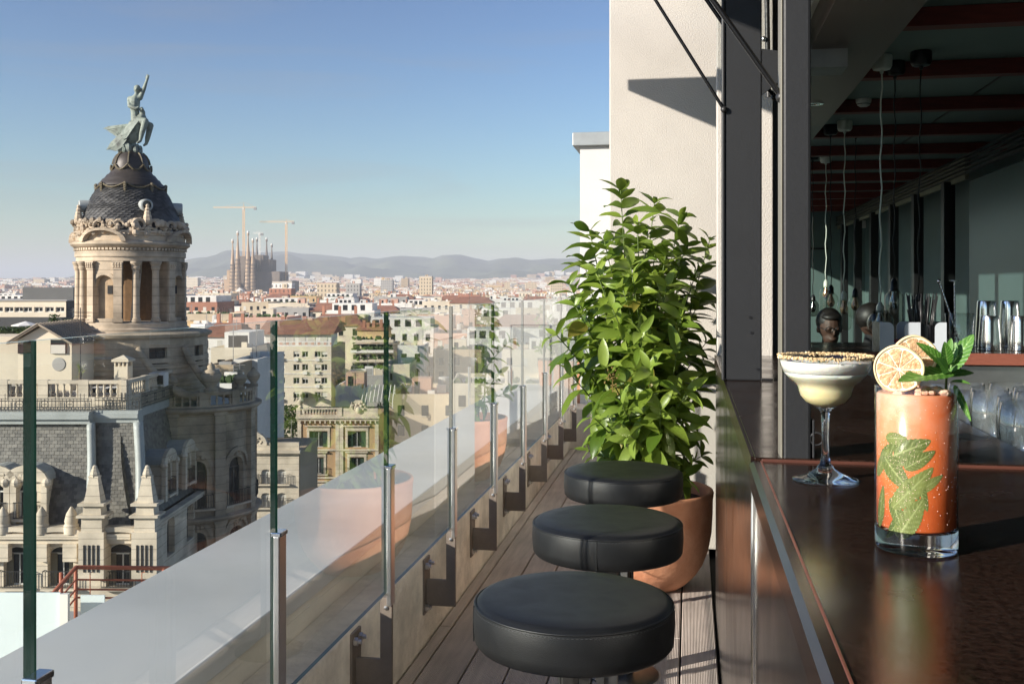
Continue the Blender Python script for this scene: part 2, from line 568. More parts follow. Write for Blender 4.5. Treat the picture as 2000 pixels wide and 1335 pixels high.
pin = MB().lathe([(.0, 0), (.0055, 0), (.0055, .003), (0, .004)], 10).mesh('pin', MAT['steel'])
clip = MB().bbox(-.0115, .009, -.017, .017, .690 - oz, .699 - oz, .002).mesh('end_cap', MAT['chrome'])
for k, y in enumerate(POST_Y):
    if k < len(POST_Y) - 1:
        put('glass_panel', gp, rail, (0, y - oy + .005, 0))
    if y < .5:
        continue
    p = put('post', pm, rail, (.0118, y - oy, 0))
    put('end_cap', clip, p, (0, 0, 0))
    b = put('bracket', brm, rail, (.0, y - oy, 0))
    put('wall_plate', wpm, b, (.0, .0, 0))
    for (dy, z) in ((-.018, .118), (-.018, .252), (.020, .252), (.020, .118)):
        put('bolt', blm, b, (-.0785, dy, z - oz), (0, R(90), 0))
    put('pin', pin, b, (.001, -.006, .338 - oz), (R(90), 0, 0))
ENDY = 7.06
er = thing('glass_railing', 'short glass railing closing off the far end of the terrace', 'railing', (-1.2, ENDY, .12))
gp2 = panel_mesh(.30, .35 - oz, 1.087 - oz)
for k in range(3):
    put('glass_panel', gp2, er, (-1.575 + 1.2 + k * .305, 0, 0), (0, 0, R(-90)))
for k in range(4):
    MB().bbox(-.006, .006, -.02, .02, -.12, .45, .002).build('post', 'steel', er, loc=(-1.575 + 1.2 + k * .305 - .002, .016, 0))
MB().box(-1.60, -.70, 7.10, 8.2, -2, .277).build('end_wall', 'kerb_wall')
tag(bpy.data.objects['end_wall'], 'low pale wall under the terracotta trough at the end of the terrace', 'wall')

# ------------------------------------------------------------------ plaster pier, jamb, walls beyond
pier = thing('plaster_pier', 'rough cream plaster pier rising behind the big potted shrub', 'wall', (-.12, 4.46, 0))
MB().bbox(-.235, .24, 0, .86, 0, 3.4, .006).build('wall', 'plaster', pier)
jamb = thing('wall_jamb', 'white plaster jamb at the end of the bar counter', 'wall', (.095, 3.66, .8))
MB().bbox(0, .195, 0, .05, 0, 2.6, .004).build('wall', 'plaster', jamb)
MB().box(0, .05, .05, .12, 0, 2.6).build('return', 'plaster', jamb)
w2 = thing('end_wall', 'smooth white wall with zinc cap behind the plaster pier', 'wall', (-.55, 7.45, 0))
MB().box(-.262, 1.0, 0, .4, 0, 2.20).build('wall', 'white_paint', w2)
MB().bbox(-.315, 1.0, -.045, .45, 2.20, 2.30, .006).build('cap', 'zinc', w2)
gs = thing('glass_screen', 'framed glass screen standing on the zinc wall cap', 'screen', (-.4, 7.55, 2.30))
MB().box(-.19, -.178, -.01, .01, 0, .55).box(-.19, .5, -.01, .01, .53, .55).box(-.19, .5, -.01, .01, .30, .315).build('frame', 'steel', gs)
MB().box(-.176, .5, -.004, .004, 0, .30).build('pane', 'window_glass', gs)
fac = thing('glazed_facade', 'white window wall with steel frames beyond the pier', 'facade', (.12, 5.32, 0))
MB().box(0, .12, 0, 11.7, 0, .45).box(0, .12, 0, 11.7, 2.3, 2.52).build('wall', 'white_paint', fac)
for k in range(17):
    MB().bbox(.02, .08, k * .69, k * .69 + .05, .45, 2.3, .003).build('mullion', 'steel', fac)
for k in range(16):
    MB().box(.045, .053, k * .69 + .05, k * .69 + .69, .45, 2.3).build('pane', 'window_glass', fac)

# ------------------------------------------------------------------ bar stools
def make_stool():
    t = thing('bar_stool', 'x', 'stool')
    r, th = .175, .076
    b = MB()
    prof = [(.0, -.004), (r * .9, -.004), (r - .006, 0), (r - .0012, .006), (r, .02), (r + .0012, .04), (r, .060), (r - .0012, .0665)]
    b.lathe(prof, 72)
    prof2 = [(r - .0012, .0665), (r - .0035, .0685), (r - .008, .0735), (r - .016, .0765), (r - .05, .078), (r * .35, .0782), (.0005, .0784)]
    b.lathe(prof2, 72)
    cu = b.build('cushion', 'leather', t, smooth=True)
    cu.location.z = .531
    pi = MB()
    pi.lathe([(r - .0030, .0660), (r - .0006, .0665), (r + .0002, .0683), (r - .0008, .0700), (r - .0030, .0705)], 72)
    pi.build('piping', 'leather', cu, smooth=True)
    st = MB()
    for k in range(150):                       # row of stitches under the piping
        a = 2 * math.pi * k / 150
        c, s = math.cos(a), math.sin(a)
        rr = r + .0002
        e = .0024
        st.add([(rr * c - s * e, rr * s + c * e, .0630), (rr * c + s * e, rr * s - c * e, .0630), (rr * c + s * e, rr * s - c * e, .0640), (rr * c - s * e, rr * s + c * e, .0640),
                ((rr + .0008) * c, (rr + .0008) * s, .0635)], [(0, 1, 4), (1, 2, 4), (2, 3, 4), (3, 0, 4)])
    s_ = st.build('stitching', M('thread', (.05, .05, .052), .6), cu)
    s_['kind'] = 'stuff'
    MB().tube([(r * math.cos(R(-93)) * 1.001, r * math.sin(R(-93)) * 1.001, .004), ((r + .001) * math.cos(R(-93)), (r + .001) * math.sin(R(-93)), .035), (r * math.cos(R(-93)), r * math.sin(R(-93)), .066)], .0011, 6).build('side_seam', 'leather', cu)
    pl = MB().lathe([(.0, 0), (.12, 0), (.12, .008), (0, .008)], 40).build('seat_plate', 'black_metal', t, auto=40)
    pl.location.z = .519
    w = .0235
    c = MB()                                   # fluted column
    pts = [(-w, -w), (-.006, -w), (-.006, -w + .008), (.006, -w + .008), (.006, -w), (w, -w), (w, -.006), (w - .008, -.006), (w - .008, .006), (w, .006), (w, w), (.006, w), (.006, w - .008), (-.006, w - .008), (-.006, w), (-w, w), (-w, .006), (-w + .008, .006), (-w + .008, -.006), (-w, -.006)]
    c.prism_z(pts, .008, .520)
    c.build('column', M('stool_steel', (.16, .155, .15), .4, metal=.9, var=.15, vs=12), t)
    MB().lathe([(.0, 0), (.105, 0), (.105, .006), (.09, .010), (.0, .010)], 40).build('foot_plate', 'stool_steel', t, auto=40)
    return t
s0 = make_stool()
for k, (x, y, lab) in enumerate(((-.201, 1.742, 'round black leather bar stool farthest along the counter from the potted shrub'),
                                 (-.191, 2.340, 'round black leather bar stool standing between the other two stools'),
                                 (-.196, 2.978, 'round black leather bar stool right in front of the terracotta pot'))):
    s = s0 if k == 0 else copy_tree(s0)
    s.location = (x, y, 0)
    s.rotation_euler.z = (R(-72), R(0), R(160))[k]
    s['label'] = lab
    s['group'] = 'bar stools along the counter'

# ------------------------------------------------------------------ bar counter
BX0, BX1 = .085, .49
BT = HC - .25                                   # near counter top
BT2 = BT + .005
bar = thing('bar_counter', 'long dark brown bar counter with polished steel front', 'counter', (.09, 1.5, 0))
bx, by = .09, 1.5
MB().bbox(BX0 + .014 - bx, BX1 - bx, -.6 - by, 1.470 - by, BT - .03, BT, .0015).build('counter_top', 'bar_top', bar)
MB().bbox(BX0 + .006 - bx, BX1 - bx, 1.476 - by, 3.66 - by, BT2 - .03, BT2, .0015).build('counter_top', 'bar_top', bar)
MB().bbox(BX0 + .016 - bx, BX1 - .01 - bx, 1.471 - by, 1.4755 - by, BT - .02, BT2 - .0015, .001).build('end_strip', M('strip_brown', srgb(86, 52, 42), .4, var=.2), bar)
MB().tri_prism([(BX0 - .002 - bx, BT - .032), (BX0 + .0135 - bx, BT - .032), (BX0 + .0135 - bx, BT + .0012), (BX0 + .004 - bx, BT + .0012), (BX0 - .002 - bx, BT - .004)], -.6 - by, 1.468 - by).build('edge_trim', M('trim_bronze', (.085, .052, .040), .22, metal=.85, var=.5, vs=14, stretch=(1, .3, 1)), bar)
MB().tri_prism([(BX0 - bx, BT2 - .032), (BX0 + .0055 - bx, BT2 - .032), (BX0 + .0055 - bx, BT2 + .001), (BX0 + .001 - bx, BT2 + .001)], 1.477 - by, 3.655 - by).build('edge_trim', 'trim_bronze', bar)
MB().bbox(BX0 + .0137 - bx, BX0 + .0165 - bx, -.6 - by, 1.468 - by, BT - .01, BT + .0014, .0006).build('edge_strip', 'bar_edge', bar)
for (y0, y1) in ((-.6, 1.440), (1.452, 2.52), (2.526, 3.62)):
    MB().bbox(BX0 + .004 - bx, BX0 + .03 - bx, y0 - by, y1 - by, .002, BT - .033, .0025).build('front_panel', 'bar_steel', bar)
MB().bbox(BX0 - .001 - bx, BX0 + .012 - bx, 1.4405 - by, 1.4515 - by, .002, BT - .0335, .003).build('corner_trim', 'chrome', bar)
MB().box(BX0 + .032 - bx, BX1 - .03 - bx, -.6 - by, 3.6 - by, .001, BT - .034).build('carcass', 'dark', bar)
hk = thing('window_catch', 'small steel latch plate beside the slim steel post on the counter', 'latch', (.176, 1.485, BT2))
MB().bbox(-.004, -.001, -.006, .03, .0005, .055, .001).build('plate', 'post_paint', hk)
tr_ = MB()
tr_.tube([(.002 + .009 * math.cos(a), -.004, .028 + .009 * math.sin(a)) for a in [2 * math.pi * k / 14 for k in range(15)]], .0016, 6, cap=False)
tr_.build('ring', 'post_paint', hk, smooth=True)

# ------------------------------------------------------------------ steel posts, struts and the raised window leaf
fr = thing('window_frame', 'dark painted steel post and rails framing the far bar opening', 'frame', (.137, 2.72, BT2))
MB().bbox(-.047, .047, -.045, .045, 0, 2.2, .004).build('post', 'post_paint', fr)
MB().bbox(-.0555, -.0475, -.05, -.012, 0, 2.2, .003).build('flange', 'post_paint', fr)
MB().bbox(.048, .135, -.02, .0, 1.02, 1.055, .003).build('rail', 'post_dark', fr)
MB().tri_prism([(.0475, .865), (.0475, .745), (.105, .790), (.105, .855)], -.044, -.034).build('gusset', 'post_paint', fr)
hole = MB().lathe([(0, 0), (.004, 0), (.004, .001), (0, .001)], 10).mesh('bolt_hole', MAT['black_metal'])
for (x, z) in ((.018, .165), (.021, .125), (.037, .03)):
    put('bolt_hole', hole, fr, (x, -.0452, z), (R(90), 0, 0))
MB().bbox(.045, .075, -.045, -.02, .001, .006, .001).build('stop', 'black_metal', fr)
ff = thing('window_mullion', 'slim dark steel post standing on the counter behind the pale cocktail', 'post', (.1505, 1.505, BT))
MB().bbox(-.0195, .0195, -.027, .027, 0, 2.2, .004).build('post', 'post_paint', ff)
MB().bbox(-.0225, -.0198, -.027, .02, .004, 2.2, .001).build('lit_edge', M('lit_edge_paint', srgb(120, 116, 104), .5), ff)  # pale strip: the post's sunlit left edge put into the colour
bp = thing('black_post', 'black post between the white jamb and the dark bar interior', 'post', (.335, 3.70, 0))
MB().bbox(-.044, .07, -.02, .04, 0, 3.4, .003).build('post', 'black_metal', bp)

LH = HC + 1.205
leaf = thing('window_leaf', 'steel framed glass window leaf hinged up level over the stools', 'window', (.08, 2.4, LH))
LX = -1.035
MB().bbox(LX, 0, 1.40, 1.52, -.02, .03, .004).build('end_rail', 'post_dark', leaf)
MB().bbox(LX, 0, -1.3, -1.2, -.02, .03, .004).build('end_rail', 'post_dark', leaf)
MB().bbox(LX, LX + .08, -1.2, 1.40, -.02, .03, .004).build('outer_rail', 'post_dark', leaf)
MB().bbox(-.07, 0, -1.2, 1.40, -.03, .03, .004).build('hinge_rail', 'post_dark', leaf)
MB().bbox(LX + .08, -.07, -1.2, 1.40, -.004, .004, .001).build('pane', 'rail_glass', leaf)
MB().tri_prism([(LX + .08, -.019), (LX + .6, -.019), (LX + .08, -.012)], 1.18, 1.40).build('corner_plate', 'post_dark', leaf)
def strut(p0, p1, split, label, r0=.0045, r1=.0085):
    p0, p1 = Vector(p0), Vector(p1)
    t = thing('gas_strut', label, 'strut', p0)
    d = p1 - p0
    MB().tube([(0, 0, 0), d * split], r0, 10).build('rod', M('rod_black', (.02, .02, .021), .25, metal=.6), t, smooth=False, auto=40)
    MB().tube([d * split, d], r1, 12).build('cylinder', M('tube_black', (.014, .013, .013), .3), t, auto=40)
    MB().ball((0, 0, 0), .009).build('ball_end', 'post_dark', t, smooth=True)
    return t
def ray_at(u, v, X=None, Y=None):
    d = W(u, v, 1) - Vector((0, 0, HC))
    s = X / d.x if X is not None else Y / d.y
    return Vector((0, 0, HC)) + d * s
a0 = ray_at(1414, 214, Y=2.67); a1 = ray_at(1280, 0, Y=2.67)
strut(a0, a0 + (a1 - a0) * 2.4, .50, 'black gas strut leaning out in front of the cream plaster pier')
b0 = ray_at(1527, 190, Y=1.50); b1 = ray_at(1392, 0, Y=1.50)
strut(b0, b0 + (b1 - b0) * 2.6, .93, 'shiny black rod crossing in front of the wide steel post', .0042, .007)
b0 = ray_at(1512, 190, Y=2.80); b1 = ray_at(1366, -20, Y=2.80)
strut(b0, b0 + (b1 - b0) * 2.2, .88, 'thin black rod passing behind the wide steel post', .0055, .008)
vr = thing('stay_rod', 'thin vertical bolted rod in front of the white jamb', 'rod', ray_at(1501, 190, Y=3.2))
z1 = ray_at(1497, -60, Y=3.2) - vr.location
MB().tube([(0, 0, 0), z1], .008, 10).build('rod', 'post_dark', vr, auto=40)
for k in (.12, .45):
    MB().ball(z1 * k + Vector((-.012, -.008, 0)), .009).build('bolt', 'steel', vr, smooth=True)
# ------------------------------------------------------------------ potted shrubs
leaf_mat('shrub_leaf', (.115, .205, .024), (.31, .42, .058), rough=.34, transl=.38, vein=30)
leaf_mat('shrub_tip', (.27, .40, .06), (.36, .48, .09), rough=.33, transl=.35, vein=30)
M('stem', (.10, .15, .035), .6, var=.3, vs=30)
M('bark', (.11, .075, .045), .85, var=.3, vs=30, bump=.4)
def leaf_geo(L=1.0, Wd=.36, fold=.25, droop=.35, rows=7, wav=0.0, seed=0):
    vs, fs = [], []
    for i in range(rows + 1):
        t = i / rows
        w = Wd * (math.sin(math.pi * min(1, t * .96 + .02) ** .85) ** .8) * (1 - .15 * t)
        if i == rows: w = .004
        if i == 0: w = .03
        y = L * (t - .06 * t * t * droop)
        z = -droop * L * t * t + (.22 + droop * .45) * L * t
        wv = wav * math.sin(t * 9 + seed)
        vs += [(-w / 2, y, z + fold * w / 2 + wv * w), (0, y, z), (w / 2, y, z + fold * w / 2 - wv * w)]
    for i in range(rows):
        a = i * 3
        fs += [(a, a + 1, a + 4, a + 3), (a + 1, a + 2, a + 5, a + 4)]
    return vs, fs
LEAFV = [leaf_geo(1, .43, .26, .15, seed=0, wav=.03), leaf_geo(1, .40, .36, .45, seed=1, wav=.05), leaf_geo(1, .45, .2, .70, seed=2, wav=.04),
         leaf_geo(1, .38, .42, .30, seed=3, wav=.06), leaf_geo(1, .47, .25, .95, seed=4, wav=.05)]
def leaf_mesh(k, mat, nm='leaf'):
    return MB().add(*LEAFV[k]).mesh(nm, MAT[mat], smooth=True)
leaf_mat('shrub_old', (.30, .28, .05), (.42, .36, .07), rough=.4, transl=.3, vein=40)
LEAF_ME = [[leaf_mesh(k, n_) for k in range(5)] for n_ in ('shrub_leaf', 'shrub_tip', 'shrub_old')]
def bez(p0, p1, p2, t):
    return p0 * (1 - t) ** 2 + p1 * 2 * t * (1 - t) + p2 * t * t
def shrub_plan(tips, base, rg, Ls=(.075, .160), t0=.28, pitch=.037):
    """stem curves and leaf placements (matrix, variant, young)"""
    stems, leaves = [], []
    for tip in tips:
        b = base + Vector((rg.uniform(-.09, .09), rg.uniform(-.09, .09), 0))
        mid = Vector((b.x * .45 + tip.x * .55, b.y * .45 + tip.y * .55, b.z + (tip.z - b.z) * .55)) if tip.z > b.z + .1 else (b + tip) / 2 + Vector((0, 0, .18))
        mid = Vector((mid.x * .6 + b.x * .4, mid.y * .6 + b.y * .4, mid.z))
        ln = (mid - b).length + (tip - mid).length
        pts = [bez(b, mid, tip, k / 9) for k in range(10)]
        stems.append(pts)
        n = max(3, int(ln * (1 - t0) / pitch))
        ph = rg.uniform(0, 6.28)
        for i in range(n + 1):
            t = t0 + (1 - t0) * i / n
            p = bez(b, mid, tip, t)
            d = (bez(b, mid, tip, min(1, t + .02)) - bez(b, mid, tip, t - .02)).normalized()
            ph += R(83) + rg.uniform(-.35, .35)
            near_tip = i >= n - 1
            for s in range(2 if not near_tip else 3):
                a = ph + s * (math.pi if not near_tip else 2.09) + rg.uniform(-.3, .3)
                side = d.orthogonal().normalized()
                out = (Matrix.Rotation(a, 3, d) @ side)
                up = .55 if near_tip else (.18 if t > .7 else rg.uniform(-.55, .1))
                dirv = (out * 1.0 + d * up + Vector((0, 0, -.12))).normalized()
                nrm = (d * .8 + Vector((0, 0, .6)) - out * .12).normalized()
                xa = dirv.cross(nrm).normalized()
                za = xa.cross(dirv).normalized()
                m = Matrix((xa, dirv, za)).transposed().to_4x4()
                sz = rg.uniform(*Ls) * (.72 if near_tip else 1)
                young = near_tip and rg.random() < .8 or rg.random() < .06
                m = Matrix.Translation(p) @ m @ Matrix.Rotation(rg.gauss(0, .5), 4, 'Y') @ Matrix.Scale(sz, 4)
                k = rg.choice((0, 1, 3)) if t > .75 else rg.choice((0, 1, 2, 2, 3, 4, 4))
                leaves.append((m, k, young))
    return stems, leaves
def make_pot(loc, label, rim=.245, h=.372):
    t = thing('terracotta_pot', label, 'pot', loc, 0, 'terracotta pots')
    s = rim / .245
    q = h / .372
    prof = [(.0, .012), (.118, .0), (.126, .002), (.150, .022), (.178, .052), (.203, .09), (.224, .145), (.236, .21), (.240, .28), (.241, .335), (.2435, .350), (.245, .362), (.242, .370), (.234, .372), (.226, .368), (.223, .355), (.218, .30)]
    MB().lathe([(a * s, b * q) for a, b in prof], 64).build('pot', 'terracotta', t, smooth=True)
    sb = MB()
    sb.lathe([(.0005, .325 * q), (.08 * s, .332 * q), (.16 * s, .322 * q), (.219 * s, .326 * q)], 40)
    sb.build('soil', 'soil', t, smooth=True)
    return t
POT = Vector((-.155, 3.905, 0))
make_pot(POT, 'wide rounded terracotta pot in front of the plaster pier')
TIPS = [(1212, 372, 3.80), (1278, 398, 3.95), (1328, 425, 4.12), (1386, 470, 4.10), (1245, 440, 3.70), (1152, 452, 3.86), (1165, 530, 3.62), (1112, 556, 3.75),
        (1088, 655, 3.62), (1302, 560, 3.58), (1366, 590, 3.86), (1232, 520, 3.52), (1195, 600, 3.46), (1322, 690, 3.52), (1118, 735, 3.60), (1250, 650, 3.45),
        (1372, 745, 3.72), (1180, 720, 3.48), (1290, 800, 3.48), (1160, 815, 3.55), (1345, 840, 3.60), (1232, 850, 3.52), (1125, 650, 3.95), (1330, 530, 4.15),
        (1205, 480, 4.10), (1150, 600, 4.05), (1378, 670, 4.02), (1280, 490, 3.75), (1200, 860, 3.62), (1290, 900, 3.62), (1150, 880, 3.66), (1370, 890, 3.80), (1335, 930, 3.68),
        (1268, 720, 3.42), (1215, 790, 3.46), (1340, 770, 3.52), (1180, 470, 3.75), (1340, 480, 3.95), (1300, 500, 3.70), (1140, 510, 3.85),
        (1265, 460, 3.85), (1360, 530, 3.95), (1125, 600, 3.7), (1215, 560, 3.6), (1330, 620, 3.6)]
rg = random.Random(21)
sh = thing('potted_shrub', 'tall glossy green leafy shrub growing before the plaster pier', 'shrub', POT + Vector((0, 0, .33)))
so = Vector(sh.location)
stems, leaves = shrub_plan([W(*t) - so for t in TIPS], Vector((0, 0, 0)), rg)
for pts in stems:
    MB().tube(pts, [.006 - .0042 * k / 9 for k in range(10)], 6).build('stem', 'stem', sh, smooth=True)
# keep clear of the pier, the counter and the pot rim
def okleaf(m):
    c = m @ Vector((0, .6, 0)) + so
    return c.y < 4.40 and not (c.x > .06 and c.y < 3.7)
leaves = [l for l in leaves if okleaf(l[0])]
order = sorted(leaves, key=lambda l: (l[0].translation + so - Vector((0, 0, HC))).length)
rest = MB()
for i, (m, k, young) in enumerate(order):
    if i < 300:
        o = put('leaf', LEAF_ME[1 if young else (2 if i % 41 == 7 else 0)][k], sh)
        o.matrix_local = m
    else:
        rest.add([m @ Vector(v) for v in LEAFV[k][0]], LEAFV[k][1])
o = rest.build('inner_leaves', 'shrub_leaf', sh, smooth=True, fix=False)
o['kind'] = 'stuff'
fl = MB()                                      # one dry flower head among the leaves
c = W(1196, 738, 3.40) - so
for k in range(40):
    v = Vector((rg.gauss(0, .012), rg.gauss(0, .008), rg.gauss(0, .018)))
    fl.ball(c + v, .003, 6, 4)
fl.tube([c + Vector((0, .02, -.05)), c], .0016, 5)
fl.build('flower_head', M('flower', (.30, .20, .06), .8, var=.3), sh)

def bush(tips, base, seed, name, label, root, Ls=(.08, .12), cat='shrub', pitch=.04, t0=.3):
    g = random.Random(seed)
    t = thing(name, label, cat, root)
    st, lv = shrub_plan([Vector(x) for x in tips], base, g, Ls=Ls, t0=t0, pitch=pitch)
    b = MB()
    for pts in st:
        b.tube(pts, [.006 - .004 * k / 9 for k in range(10)], 5)
    b.build('stems', 'stem', t, smooth=True)
    b = MB()
    for m, k, y in lv:
        b.add([m @ Vector(v) for v in LEAFV[k][0]], LEAFV[k][1])
    q = b.build('foliage', 'shrub_leaf', t, smooth=True, fix=False)
    q['kind'] = 'stuff'
    return t
P2 = Vector((-.19, 5.86, 0))
make_pot(P2, 'terracotta pot hidden behind the plaster pier, seen mirrored in the railing')
g2 = random.Random(5)
bush([(g2.uniform(-.24, .24), g2.uniform(-.26, .26), g2.uniform(.15, 1.15)) for _ in range(20)], Vector((0, 0, 0)), 6, 'potted_shrub',
     'leafy shrub behind the plaster pier, seen mirrored in the railing', P2 + Vector((0, 0, .33)))
# trough at the end of the terrace
tp = thing('terracotta_trough', 'pale terracotta trough on the low wall at the terrace end', 'planter', (-.93, 7.62, .277))
MB().tri_prism([(-.175, 0), (.185, 0), (.215, .30), (.215, .315), (-.205, .315), (-.205, .30)], -.15, .15).build('trough', 'terracotta', tp)
MB().box(-.19, .20, -.135, .135, .30, .318).build('soil', 'soil', tp)
g3 = random.Random(9)
bush([(g3.uniform(-.28, .25), g3.uniform(-.2, .2), g3.uniform(.06, .42)) for _ in range(26)], Vector((0, 0, 0)), 8, 'trough_shrub',
     'small-leaved bush filling the terracotta trough at the terrace end', (-.93, 7.62, .59), Ls=(.05, .08), pitch=.03, t0=.2)

# ------------------------------------------------------------------ highball cocktail
leaf_mat('mint', (.060, .20, .022), (.12, .32, .042), rough=.42, transl=.25, vein=260, veins=(.26, .46, .11))
leaf_mat('mint_wet', (.045, .095, .018), (.27, .31, .085), rough=.38, transl=.1, vein=140, veins=(.32, .37, .14))
def grad_mat(name, stops, rough, sss=0, axis=2, lo=0, hi=1, mixx=None, spec=.5, var=.0):
    m = bpy.data.materials.new(name); m.use_nodes = True
    N, L = m.node_tree.nodes, m.node_tree.links
    b = N['Principled BSDF']
    tc = N.new('ShaderNodeTexCoord'); sp = N.new('ShaderNodeSeparateXYZ')
    L.new(tc.outputs['Object'], sp.inputs[0])
    mr = N.new('ShaderNodeMapRange'); mr.inputs[1].default_value = lo; mr.inputs[2].default_value = hi
    L.new(sp.outputs[axis], mr.inputs[0])
    val = mr.outputs[0]
    nz = N.new('ShaderNodeTexNoise'); nz.inputs['Scale'].default_value = 75; nz.inputs['Detail'].default_value = 3
    L.new(tc.outputs['Object'], nz.inputs['Vector'])
    ad = N.new('ShaderNodeMath'); ad.operation = 'MULTIPLY_ADD'; ad.inputs[1].default_value = .36 + var
    L.new(nz.outputs[0], ad.inputs[0])
    sb = N.new('ShaderNodeMath'); sb.operation = 'SUBTRACT'; sb.inputs[1].default_value = .18 + var / 2
    L.new(val, sb.inputs[0]); L.new(sb.outputs[0], ad.inputs[2])
    rp = N.new('ShaderNodeValToRGB')
    e = rp.color_ramp.elements
    e[0].position, e[0].color = stops[0][0], (*stops[0][1], 1)
    e[1].position, e[1].color = stops[-1][0], (*stops[-1][1], 1)
    for p, c in stops[1:-1]:
        q = e.new(p); q.color = (*c, 1)
    L.new(ad.outputs[0], rp.inputs[0])
    out = rp.outputs[0]
    if mixx:
        c2, x0, x1 = mixx
        m2 = N.new('ShaderNodeMapRange'); m2.inputs[1].default_value = x0; m2.inputs[2].default_value = x1
        L.new(sp.outputs[0], m2.inputs[0])
        mx = N.new('ShaderNodeMix'); mx.data_type = 'RGBA'
        L.new(m2.outputs[0], mx.inputs[0]); L.new(out, mx.inputs[6]); mx.inputs[7].default_value = (*c2, 1)
        out = mx.outputs[2]
    L.new(out, b.inputs['Base Color'])
    b.inputs['Roughness'].default_value = rough
    b.inputs['Specular IOR Level'].default_value = spec
    if sss:
        b.inputs['Subsurface Weight'].default_value = sss
        b.inputs['Subsurface Radius'].default_value = (1, .45, .2)
        b.inputs['Subsurface Scale'].default_value = .012
    MAT[name] = m
    return m
HB = Vector((.213, 1.0095, BT))
HRZ = YAW - math.atan2(790, FPX)            # local x axis across the view
hb = thing('highball_cocktail', 'orange cocktail in a tall glass with mint sprig and dried citrus', 'drink', HB, HRZ)
GR, GH, GB = .0373, .156, .021
MB().lathe([(GR - .0012, GB + .0005), (GR, GB + .0008), (GR, GH - .001), (GR - .0006, GH), (GR - .0012, GH - .0006), (GR - .0013, GH - .004)], 64).build('glass_wall', 'clear_glass', hb, smooth=True)
gb = MB()
gb.lathe([(.0003, .0018), (GR - .006, .0012), (GR - .003, .0), (GR - .001, .0007), (GR, .003), (GR, GB), (GR - .001, GB + .0003), (.0003, GB + .0003)], 64)
gb.build('glass_base', 'thick_glass', hb, auto=50)
grad_mat('orange_drink', [(0, (.48, .115, .045)), (.25, (.62, .155, .050)), (.55, (.71, .215, .078)), (.80, (.73, .31, .16)), (1, (.72, .41, .26))], .22, sss=.3, lo=.02, hi=.15,
         mixx=((.64, .105, .016), -.012, .040), var=.3)  # right side redder: layered drink, with the light's fall also put into the colour
lq = MB()
lr = GR - .0016
lq.lathe([(.0003, GB + .0012), (lr - .001, GB + .0012), (lr, GB + .003), (lr, .1475), (lr - .002, .1492), (.02, .1488), (.0003, .149)], 64)
lq.build('liquid', 'orange_drink', hb, smooth=True)
ice = MB()
gi = random.Random(4)
for k in range(46):
    a, q = gi.uniform(0, 6.28), GR * .86 * math.sqrt(gi.random())
    ice.ball((q * math.cos(a), q * math.sin(a), .1495 + gi.uniform(-.001, .003)), gi.uniform(.003, .006), 6, 4, (1, 1, .6))
i_ = ice.build('crushed_ice', M('ice', (.72, .46, .34), .2, var=.2, vs=120, sss=.3), hb)
i_['kind'] = 'stuff'
bub = MB()
for k in range(520):
    a = gi.uniform(-2.9, -.1) ; z = gi.uniform(GB + .004, .146)
    if gi.random() < .5: a = gi.gauss(-2.0, .3); z = gi.gauss(.07, .025)
    z = min(.146, max(.025, z))
    q = lr + .0002
    bub.ball((q * math.cos(a), q * math.sin(a), z), gi.uniform(.00012, .0005), 5, 3)
b_ = bub.build('bubbles', M('bubble', (.85, .62, .5), .15, var=.05), hb)
b_['kind'] = 'stuff'
VEIN = []
def mint_shape(n=10, m=4, wd=.55, serr=.06):
    VEIN.clear()
    """(s across, t along) grid of a serrated leaf with veins as small relief"""
    vs, fs = [], []
    for i in range(n + 1):
        t = i / n
        w = wd * .5 * (math.sin(math.pi * (t * .97 + .015) ** .72) ** .75)
        w *= 1 + serr * (1 - 2 * ((i % 3) / 2))
        if i == n: w = .006
        if i == 0: w = .05
        for j in range(-m, m + 1):
            s = j / m
            ph_ = math.cos((t * 8 - abs(s) * 1.7) * 2 * math.pi)
            vein = .022 * ph_ * math.sin(math.pi * t)
            VEIN.append(max(max(0, ph_) ** 6 * .8, max(0, 1 - abs(s) * 7)))
            z = .16 * abs(s) ** 1.3 * w + vein * wd * .55
            vs.append((s * w, t - .06 * abs(s) * 0, z))
    k = 2 * m + 1
    for i in range(n):
        for j in range(2 * m):
            a = i * k + j
            fs.append((a, a + 1, a + k + 1, a + k))
    return vs, fs
# leaves pressed against the inside of the glass: (u, v of base, u, v of tip, width ratio)
mv, mf = mint_shape(42, 7)
mvein = list(VEIN)
def veined(o, vals):
    at = o.data.attributes.new('vein', 'FLOAT', 'POINT')
    at.data.foreach_set('value', vals)
    return o
def inner_leaf(u0, v0, u1, v1, wr, lift):
    s0, h0 = (u0 - 1791) / 76.0, (1075 - v0) * .000478
    s1, h1 = (u1 - 1791) / 76.0, (1075 - v1) * .000478
    a0, a1 = math.asin(max(-.97, min(.97, s0))) - math.pi / 2, math.asin(max(-.97, min(.97, s1))) - math.pi / 2
    dx, dz = (a1 - a0) * GR, h1 - h0
    ln = math.hypot(dx, dz)
    ex, ez = dx / ln, dz / ln
    vs = []
    for (s, t, z) in mv:
        p, q = t * ln, s * ln * wr / .55
        x, hh = p * ex - q * ez, h0 + p * ez + q * ex
        a = a0 + x / GR
        r = lr + lift + z * ln * .012 + .00006 + .00020 * mnoise.noise((x * 90 + u0, hh * 90, v0))
        r = min(r, GR - .00135)
        vs.append((r * math.cos(a), r * math.sin(a), hh))
    veined(MB().add(vs, mf).build('steeped_mint_leaf', 'mint_wet', hb, smooth=True), mvein)
